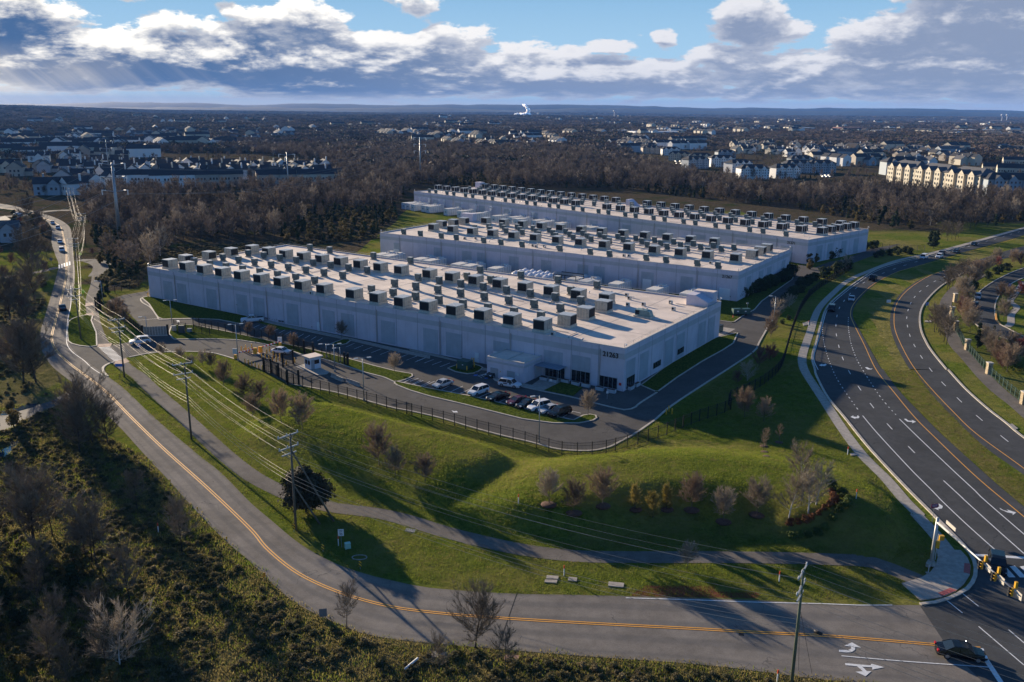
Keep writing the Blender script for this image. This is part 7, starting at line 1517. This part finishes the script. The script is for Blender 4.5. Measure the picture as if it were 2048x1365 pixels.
for (bx, by), (ex, ey), l_ in (((345, 432), (152, 480), 'left barrier arm with red and white stripes'), ((397, 420), (588, 362), 'right barrier arm with red and white stripes')):
    a, b = G(*C1(K, 440, 620, (bx, by))), G(*C1(K, 440, 620, (ex, ey))); t = thing('barrier', l_, 'barrier', tuple(a)); d = b - a; m = MB(); m.box((0, 0, 0), (.8, .6, 1.5)); m.build('housing', yel_m, t)
    m1, m2 = MB(), MB(); rz = math.atan2(d.y, d.x)
    for k in range(12): q_ = d * ((k + .5) / 12); (m1 if k % 2 else m2).box((q_.x, q_.y, 1.15), (d.length / 12 - .01, .12, .28), rz)
    m1.build('red_stripe', redw, t); m2.build('white_stripe', white, t); m = MB(); m.box((d.x, d.y, 0), (.6, .4, 1.0)); m.build('rest_post', yel_m, t); m = MB(); m.prism([(d.x - .5, d.y - .1), (d.x + .5, d.y - .1), (d.x + .5, d.y + .1), (d.x - .5, d.y + .1)], 1.1, 2.4); m.build('end_shroud', white, t)
m = MB(); m.prism(CG(K, 440, 620, [(300, 432), (345, 418), (448, 420), (370, 440)]), 0, .1); kind(m.build('barrier_island', kerb_m))
# guard booth
pa, pb_, pc = [G(*C1(K, 440, 620, p)) for p in ((848, 575), (905, 597), (965, 562))]
ux_ = (pb_ - pa); c = pa + (pc - pa) / 2; t = thing('guard_booth', 'small white guard booth with overhanging flat roof', 'booth', tuple(c), math.atan2(ux_.y, ux_.x)); bw = mat('booth_white', (.66, .70, .74), .5)
m = MB(); m.box((0, 0, .12), (2.3, 2.6, 2.5)); m.build('cabin', bw, t); m = MB(); m.box((0, 0, 2.62), (3.1, 3.4, .28)); m.build('roof', roof_m, t)
for c_, s_ in (((-.5, -1.31, 1.15), (.8, .06, .95)), ((.6, -1.31, 1.15), (.8, .06, .95)), ((1.16, .3, 1.2), (.06, 1.2, .9)), ((-1.16, 0, 1.2), (.06, 1.2, .9))): m = MB(); m.box(c_, s_); m.build('window', glass_m, t)
m = MB(); m.box((1.17, -.7, .15), (.05, .8, 2.05)); m.build('door', frame_m, t)
m = MB(); m.prism(CG(K, 440, 620, [(735, 560), (840, 528), (900, 520), (1010, 585), (1070, 612), (1040, 632), (950, 642), (850, 605)]), 0, .13); kind(m.build('booth_island', conc), label='concrete island under the guard booth')
for i, (a, b) in enumerate((((1090, 655), (1200, 705)), ((1235, 705), (1360, 750)))):
    a, b = G(*C1(K, 440, 620, a)), G(*C1(K, 440, 620, b)); d = b - a; m = MB(); m.add([(0, y, z) for y, z in ((-.3, 0), (-.3, .15), (-.1, .4), (-.08, .85), (.08, .85), (.1, .4), (.3, .15), (.3, 0))] + [(d.length, y, z) for y, z in ((-.3, 0), (-.3, .15), (-.1, .4), (-.08, .85), (.08, .85), (.1, .4), (.3, .15), (.3, 0))], [(k, (k + 1) % 8, (k + 1) % 8 + 8, k + 8) for k in range(8)] + [tuple(reversed(range(8))), tuple(range(8, 16))]); o = m.build('concrete_barrier', conc); o.location = (a.x, a.y, .03); o.rotation_euler = (0, 0, math.atan2(d.y, d.x)); tag(o, 'low concrete barrier on the drive, ' + ('nearer the booth' if i == 0 else 'farther from the booth'), 'barrier')
# transformer, planters, dumpster, carts
p = G(*C1(K, 820, 640, (535, 478))); t = thing('transformer', 'green transformer cabinet on the kerbed island', 'transformer', tuple(p), F1.rz); gt = mat('transformer_green', (.03, .09, .075), .5); m = MB(); m.box((0, 0, .12), (2.6, 2.2, 1.75)); m.build('cabinet', gt, t); m = MB(); m.box((0, 0, 1.88), (2.75, 2.35, .1)); m.build('lid', gt, t); m = MB(); m.box((0, 0, 0), (3., 2.6, .14)); m.build('pad', conc, t); m = MB(); m.box((.2, -1.12, 1.1), (.3, .03, .2)); m.build('notice', white, t)
pl_m = mat('planter_grey', (.46, .48, .50), .7)
for i, (x, y) in enumerate(crop(K, 820, 640, [(1305, 592), (1395, 612), (1515, 615), (1615, 638), (1715, 655), (1850, 688), (1965, 712)]) + crop(K, 1200, 560, [(303, 1068), (362, 1038)])):
    p = G(x, y); ft = i > 6; t = thing('planter', ['leftmost planter box beside the entrance block', 'planter box by the white notice post', 'planter box at the canopy', 'planter box left of the first windows', 'planter box under the first window group', 'planter box left of the corner windows', 'planter box at the corner of the hall front', 'planter box round the corner, nearer', 'planter box round the corner, farther'][i], 'planter', tuple(p), F1.rz + (math.pi / 2 if ft else 0)); m = MB(); m.box((0, 0, .03), (1.75, .7, .7)); m.build('box', pl_m, t); m = MB(); m.box((0, 0, .73), (1.6, .55, .05)); m.build('soil', mulch, t)
p = G(*C1(K, 1200, 560, (1155, 505))); t = thing('dumpster', 'dark green bin behind the hall corner', 'dumpster', tuple(p), F1.rz); m = MB(); m.box((0, 0, .1), (1.6, 2.4, 1.5)); m.build('bin', gt, t); m = MB(); m.box((0, 0, 1.6), (1.7, 2.5, .12)); m.build('lid', blackiron, t)
m = MB(); m.sheet(CG(K, 1200, 560, [(1140, 455), (1320, 480), (1250, 520), (1140, 560)]), .03); kind(m.build('bin_pad', conc))
for i, (x, y) in enumerate(((1335, 345), (1410, 345))):
    p = G(*C1(K, 1200, 560, (x, y))); t = thing('generator_trailer', 'dark green trailer unit on the rear drive, ' + ('left of two' if i == 0 else 'right of two with mast'), 'trailer', tuple(p), .15); m = MB(); m.box((0, 0, .5), (2.7, 1.5, 1.4)); m.build('body', gt, t); m = MB()
    for s_ in (-1, 1): m.tube((0, s_ * .8, .35), (0, s_ * .95, .35), .35, n=10)
    m.build('wheel', tyre_m, t); m = MB(); m.tube((1.3, 0, .5), (2.2, 0, .4), .06, n=5); m.build('drawbar', blackiron, t); m = MB(); m.box((-.1, -.77, 1.1), (.5, .03, .3)); m.build('plate', white, t)
    if i: m = MB(); m.tube((.6, 0, 1.9), (.6, 0, 3.2), .06, n=5); m.box((.6, 0, 3.2), (.6, .2, .3)); m.build('mast', galvp, t)
p = G(*C1(K, 1200, 560, (1298, 370))); t = thing('traffic_cone', 'red traffic cone beside the dark trailers', 'traffic cone', tuple(p)); m = MB(); m.tube((0, 0, .03), (0, 0, .75), .2, .04, 8); m.build('cone', mat('cone_red', (.75, .04, .03), .5), t); m = MB(); m.box((0, 0, 0), (.45, .45, .04)); m.build('base', blackiron, t)
# ============================================================= SIGNS, POSTS, SLABS
def flat(v, sx, sy, sz): pass
def sign(bx, by, H_, w, h, m_, lab, rz=0., name='road_sign', text=None, tc=None, diamond=False):
    p = GT(bx, by); t = thing(name, lab, 'sign', tuple(p), rz); m = MB(); m.tube((0, 0, 0), (0, 0, H_), .035, n=5); m.build('post', galvp, t); m = MB()
    if diamond: m.add([(0, -.05, H_ - h), (w, -.05, H_), (0, -.05, H_ + h), (-w, -.05, H_), (0, -.02, H_ - h), (w, -.02, H_), (0, -.02, H_ + h), (-w, -.02, H_)], [(0, 1, 2, 3), (7, 6, 5, 4), (0, 4, 5, 1), (1, 5, 6, 2), (2, 6, 7, 3), (3, 7, 4, 0)])
    else: m.box((0, -.05, H_ - h), (w, .03, h))
    pl = m.build('plate', m_, t)
    if text:
        for k, (s_, z_, sz) in enumerate(text):
            cu = bpy.data.curves.new('t', 'FONT'); cu.body = s_; cu.size = sz; cu.align_x = 'CENTER'; cu.extrude = .004; o = bpy.data.objects.new('t', cu); col.objects.link(o); me_ = bpy.data.meshes.new_from_object(o.evaluated_get(bpy.context.evaluated_depsgraph_get())); bpy.data.objects.remove(o); me_.materials.clear(); me_.materials.append(tc or num_m)
            o = bpy.data.objects.new('lettering', me_); col.objects.link(o); o.parent = pl; o.location = (0, -.075, z_); o.rotation_euler = (math.pi / 2, 0, 0)
    return t
chev = MATS.setdefault('chevron', None)
def striped(name, c1, c2, sc):
    m = bpy.data.materials.new(name); m.use_nodes = True; N = NT(m.node_tree); b = m.node_tree.nodes['Principled BSDF']; tc = N.n('ShaderNodeTexCoord'); w_ = N.n('ShaderNodeTexWave', wave_type='BANDS', bands_direction='DIAGONAL'); w_.inputs['Scale'].default_value = sc; N.link(tc.outputs['Object'], w_.inputs['Vector']); N.link(N.mix(N.sm(w_.outputs['Fac'], .45, .55), c1, c2), b.inputs['Base Color']); return m
chev = striped('chevron_board', (.02, .02, .02), (.85, .5, .02), 1.6)
c5 = (3.151, 500, 1000)
sign(*C1(*c5, (577, 300)), 2.6, .75, .95, white, 'white speed limit sign in the tree shadow beside the road', .1, text=[('SPEED', 2.38, .17), ('LIMIT', 2.2, .17), ('35', 1.78, .42)])
for x, y, l_ in ((277, 200, 'hazard marker board at the foot of the braced pole'), (460, 330, 'striped hazard marker between pole and speed sign'), (695, 438, 'striped hazard marker at the outer road bend')): sign(*C1(*c5, (x, y)), 1.15, .32, .75, chev, l_, .2, 'hazard_marker')
sign(*C1(*c5, (92, 510)), 1.1, .3, .6, mat('sign_orange', (.75, .28, .02), .5), 'orange marker board on the inner road edge', .3, 'hazard_marker'); sign(*C1(*c5, (462, 745)), 1.2, .85, 1.0, mat('sign_back', (.16, .17, .18), .5), 'grey back of a sign at the inner road edge', .2)
for i_, (x, y) in enumerate(crop(2.936, 0, 900, [(862, 72), (1000, 205), (1160, 370), (1332, 545)])): sign(x, y, .9, .18, .4, yel_m, 'small yellow delineator on the inner road edge, %s down the road' % ORD[i_], .6, 'delineator')
sign(*C1(K, 0, 560, (1180, 925)), 2.4, 1.9, .62, mat('sign_blue', (.02, .16, .55), .5), 'blue sign at the foot of the third pole', .0); sign(*C1(K, 0, 560, (1170, 965)), 1.1, .3, .8, chev, 'striped marker below the blue sign', .2, 'hazard_marker')
fl = mat('sign_lime', (.55, .85, .05), .5)
sign(*C1(K, 0, 560, (822, 200)), 2.6, .75, .75, fl, 'lime-yellow diamond warning sign at the path', 0, diamond=True); sign(*C1(K, 0, 280, (792, 1190)), 2.9, .7, .7, fl, 'distant lime-yellow warning sign at the crossing', 0, diamond=True)
sign(*C1(K, 0, 560, (1365, 720)), 2.3, .7, .7, mat('sign_blue', (.02, .16, .55), .5), 'small blue sign in front of the white SUV', .3); sign(*C1(K, 0, 280, (505, 1230)), 2.4, .7, .7, mat('sign_back', (.16, .17, .18), .5), 'dark diamond sign back left of the upper road', 0, diamond=True)
sign(*C1(4.549, 1600, 440, (803, 775)), 1.6, 1.4, .9, white, 'small white sign in the striped shade of the median', .2); sign(*C1(4.549, 1600, 440, (1153, 800)), 1.6, .9, .9, mat('sign_blue', (.02, .16, .55), .5), 'blue-white sign on the verge beyond the far carriageway', .2)
sign(*C1(5.6875, 1840, 1000, (135, 272)), 3.0, 1.15, .55, mat('sign_maroon', (.16, .01, .06), .5), 'maroon sign on a thin post beside the highway kerb', .25, text=[('SMITH SWITCH', 2.72, .13), ('ROAD', 2.52, .13)], tc=white) if False else sign(*C1(5.6875, 1840, 1000, (135, 272)), 3.0, 1.15, .6, mat('sign_maroon', (.16, .01, .06), .5), 'maroon sign on a thin post beside the highway kerb', .25)
m = MB(); m.box((0, -.075, 2.62), (.8, .012, .1)); m.box((0, -.075, 2.8), (.9, .012, .1)); m.build('lettering', mat('sign_text_pink', (.55, .35, .4), .5), [o for o in col.objects if str(o.get('label', '')).startswith('maroon sign')][0])
sign(*C1(K, 820, 640, (1370, 635)), 1.3, .45, .5, white, 'small white notice post at the entrance plaza', 0); sign(*C1(K, 820, 640, (1922, 770)), 1.6, .45, .5, white, 'small white notice on the plaza before the corner', 0); sign(*C1(4.55, 1860, 520, (720, 262)), 1.6, .9, .9, mat('sign_blue', (.02, .16, .55), .5), 'blue-white sign beside the shaded street', .2)
mk_r = mat('marker_red', (.7, .08, .03), .5)
MK = []
def marker(x, y, lab):
    p = GT(x, y)
    if not MK:
        t = thing('marker_post', lab, 'marker post', tuple(p)); m = MB(); m.tube((0, 0, 0), (0, 0, 1.0), .07, n=6); m.build('post', white, t); m = MB(); m.tube((0, 0, 1.0), (0, 0, 1.42), .078, n=6); m.build('cap', mk_r, t); MK.append(t)
    else: dup(MK[0], tuple(p), 0, lab)
for (x, y), l_ in (((1558, 1164), 'right of the worn red soil'), ((1554, 1365), 'at the bottom edge left of the pole'), ((1128, 1152), 'above the concrete slabs'), ((1695, 910), 'left of the sidewalk beside the highway'), ((1712, 998), 'on the lawn right of the birches'), ((1037, 1008), 'left of the berm trees'), ((317, 1066), 'in the lower left scrub'), ((677, 1092), 'beside the speed limit sign'), ((1617, 652), 'by the slab near the highway')): marker(x, y, 'white marker post with red cap ' + l_)
def slab(pts, lab, h=.12, m_=None, name='concrete_slab'):
    P_ = CG(*pts[0], pts[1]); c = sum(P_, Vector((0, 0))) / len(P_); m = MB(); m.prism([p - c for p in P_], 0, h); o = m.build(name, m_ or conc); o.location = (c.x, c.y, h1(c.x, c.y)); tag(o, lab, 'slab'); return o
slab((c5, [(1148, 960), (1245, 965), (1240, 1000), (1142, 993)]), 'pale slab in the weeds below the road'); slab((c5, [(1605, 982), (1695, 985), (1690, 1028), (1600, 1020)]), 'worn reddish slab below the road', m_=brick_m); slab((c5, [(1870, 480), (1945, 485), (1942, 503), (1866, 500)]), 'upper of two narrow slabs on the verge'); slab((c5, [(1860, 507), (1938, 510), (1932, 528), (1855, 523)]), 'lower of two narrow slabs on the verge'); slab((c5, [(2008, 490), (2062, 495), (2058, 518), (2004, 512)]), 'small slab right of the pair on the verge')
slab(((3.74, 1150, 1000), [(252, 617), (368, 628), (362, 660), (247, 648)]), 'grey slab set in the verge beside the road'); slab((c5, [(985, 180), (1045, 190), (1035, 208), (975, 198)]), 'dark drain cover beside the path', .05, joint_m, 'drain_cover'); slab(((K, 1200, 560), [(1975, 425), (2040, 405), (2040, 440), (1985, 450)]), 'flat slab near the highway sidewalk')
slab(((4.549, 1600, 740), [(1895, 500), (1930, 495), (1985, 540), (1955, 545)]), 'pale drain inlet in the far kerb'); slab(((4.549, 1600, 440), [(1135, 920), (1200, 918), (1200, 935), (1135, 932)]), 'pale slab on the verge by the far kerb'); slab(((4.549, 1600, 740), [(455, 765), (510, 760), (525, 780), (465, 785)]), 'concrete pad by the marker post near the highway')
m = MB(); P_ = CG(*c5, [(978, 1083), (1058, 1018)]); m.tube((*P_[0], .3), (*P_[1], .35), .13, n=8); o = m.build('white_pipe', white, None, True); tag(o, 'white pipe lying in the weeds below the road', 'pipe')
p = GT(*C1(*c5, (616, 305))); t = thing('telecom_box', 'small pale green utility box near the speed sign', 'utility box', tuple(p), .4); m = MB(); m.box((0, 0, 0), (.75, .6, .7), 0, .9); m.build('body', mat('box_pale_green', (.35, .55, .45), .5), t); m = MB(); m.box((0, 0, .7), (.72, .58, .06)); m.build('lid', mat('box_pale_green', (0, 0, 0)), t)
m = MB(); p = GT(*C1(*c5, (690, 365))); 
for k in range(14): a, b = 2 * math.pi * k / 14, 2 * math.pi * (k + 1) / 14; m.tube((.95 * math.cos(a), .6 * math.sin(a), .05), (.95 * math.cos(b), .6 * math.sin(b), .05), .07, n=4)
o = m.build('culvert_ring', conc); o.location = p; tag(o, 'pale ring of a buried chamber in the tree shadow', 'manhole')
# ============================================================= TRAFFIC SIGNAL
c9 = (5.6875, 1840, 1000); p = G(*C1(*c9, (125, 735)), .14); top = 7.2; lo, hi = 3., 12.
for _ in range(30):
    z = (lo + hi) / 2
    if proj(p.x, p.y, z)[1] > C1(*c9, (195, 205))[1]: lo = z
    else: hi = z
top = lo; E_ = G(*C1(*c9, (1150, 1110)), top - .3); t = thing('traffic_signal', 'traffic signal mast with long arm over the junction', 'traffic signal', (p.x, p.y, .14)); d = Vector((E_.x - p.x, E_.y - p.y, 0)); dn = d.normalized(); sgn = mat('signal_yellow', (.62, .34, .02), .5); mastm = mat('mast_grey', (.50, .50, .48), .45, metal=.3)
m = MB(); m.tube((0, 0, 0), (0, 0, top - .1), .24, .17, 10); m.build('mast', mastm, t, True); m = MB(); m.tube((0, 0, 0), (0, 0, .5), .6, .45, 10); m.tube((-.6, -.5, 0), (-.6, -.5, .45), .3, n=8); m.build('footing', conc, t)
m = MB(); m.tube((0, 0, top - .75), (d.x, d.y, top - .35), .15, .08, 8); arm = m.build('mast_arm', mastm, t, True); nrm = Vector((-dn.y, dn.x, 0)); rz = math.atan2(dn.y, dn.x)
for f in (.60, .75, .93):
    q_ = d * f; z = top - .7 + .35 * f; m = MB(); m.box((q_.x - nrm.x * .25, q_.y - nrm.y * .25, z - .65), (.26, .25, .92), rz); h = m.build('signal_head', sgn, arm); m = MB()
    for k, r_ in enumerate((.13, .13, .13)): m.tube((q_.x - nrm.x * .42, q_.y - nrm.y * .42, z + .22 - k * .36), (q_.x - nrm.x * .66, q_.y - nrm.y * .66, z + .22 - k * .36), .15, n=8)
    m.build('visor', black_m, h); q2 = d * (f + .05); m = MB(); m.box((q2.x, q2.y, z - .45), (.95, .05, .75), rz); m.build('arm_sign', cap_m, arm); q3 = d * (f - .035); m = MB(); m.box((q3.x + nrm.x * .5, q3.y + nrm.y * .5, z - .1), (.28, .26, .75), rz); m.build('rear_signal_head', sgn, arm)
q_ = d * .14; m = MB(); m.box((q_.x + nrm.x * .35, q_.y + nrm.y * .35, top - .2), (2.2, .07, .45), rz); m.build('street_name_board', cap_m, arm)
m = MB(); m.box((.35, -.1, 2.4), (.45, .4, .95)); m.build('pedestrian_signal', sgn, t)
p2 = G(*C1(*c9, (170, 682)), .05); t = thing('pedestrian_signal_post', 'short post with yellow pedestrian signal box behind the mast', 'pedestrian signal', (p2.x, p2.y, .05)); m = MB(); m.tube((0, 0, 0), (0, 0, 3.6), .07, n=6); m.build('post', mastm, t); m = MB(); m.box((.45, .1, 2.75), (.6, .45, .6)); m.build('signal_box', sgn, t)
p3 = G(*C1(*c9, (92, 835)), .05); t = thing('push_button_post', 'stubby grey push-button post at the landing edge', 'post', (p3.x, p3.y, .03)); m = MB(); m.tube((0, 0, 0), (0, 0, 1.1), .06, n=6); m.build('post', mastm, t); m = MB(); m.box((0, 0, 0), (.5, .5, .08)); m.build('foot', conc, t)
# ============================================================= PERSON beside the entrance block
def person(x, y, lab, rz=0.):
    p = G(x, y, .13); J = [(0, 0, .95), (0, 0, 1.2), (0, 0, 1.42), (0, 0, 1.52), (0, .01, 1.66), (.1, 0, .9), (.11, .02, .5), (.12, 0, .06), (.12, -.14, .03), (-.1, 0, .9), (-.11, -.03, .5), (-.12, 0, .06), (-.12, -.14, .03), (.2, 0, 1.4), (.25, -.02, 1.13), (.27, -.1, .88), (-.2, 0, 1.4), (-.25, -.02, 1.13), (-.27, -.1, .88)]
    E__ = [(0, 1), (1, 2), (2, 3), (3, 4), (0, 5), (5, 6), (6, 7), (7, 8), (0, 9), (9, 10), (10, 11), (11, 12), (2, 13), (13, 14), (14, 15), (2, 16), (16, 17), (17, 18)]; R__ = [.15, .15, .15, .06, .11, .10, .075, .05, .045, .10, .075, .05, .045, .07, .05, .04, .07, .05, .04]
    me_ = bpy.data.meshes.new('person'); me_.from_pydata(J, E__, []); me_.materials.append(mat('clothes_dark', (.02, .02, .03), .8)); o = bpy.data.objects.new('person', me_); col.objects.link(o); md = o.modifiers.new('s', 'SKIN'); o.modifiers.new('ss', 'SUBSURF').levels = 1
    for i, v in enumerate(me_.skin_vertices[0].data): v.radius = (R__[i], R__[i]); v.use_root = i == 0
    o.location = p; o.rotation_euler = (0, 0, rz); tag(o, lab, 'person')
person(*C1(K, 820, 640, (1030, 600)), 'person in dark clothes standing behind the white security SUV', 2.)
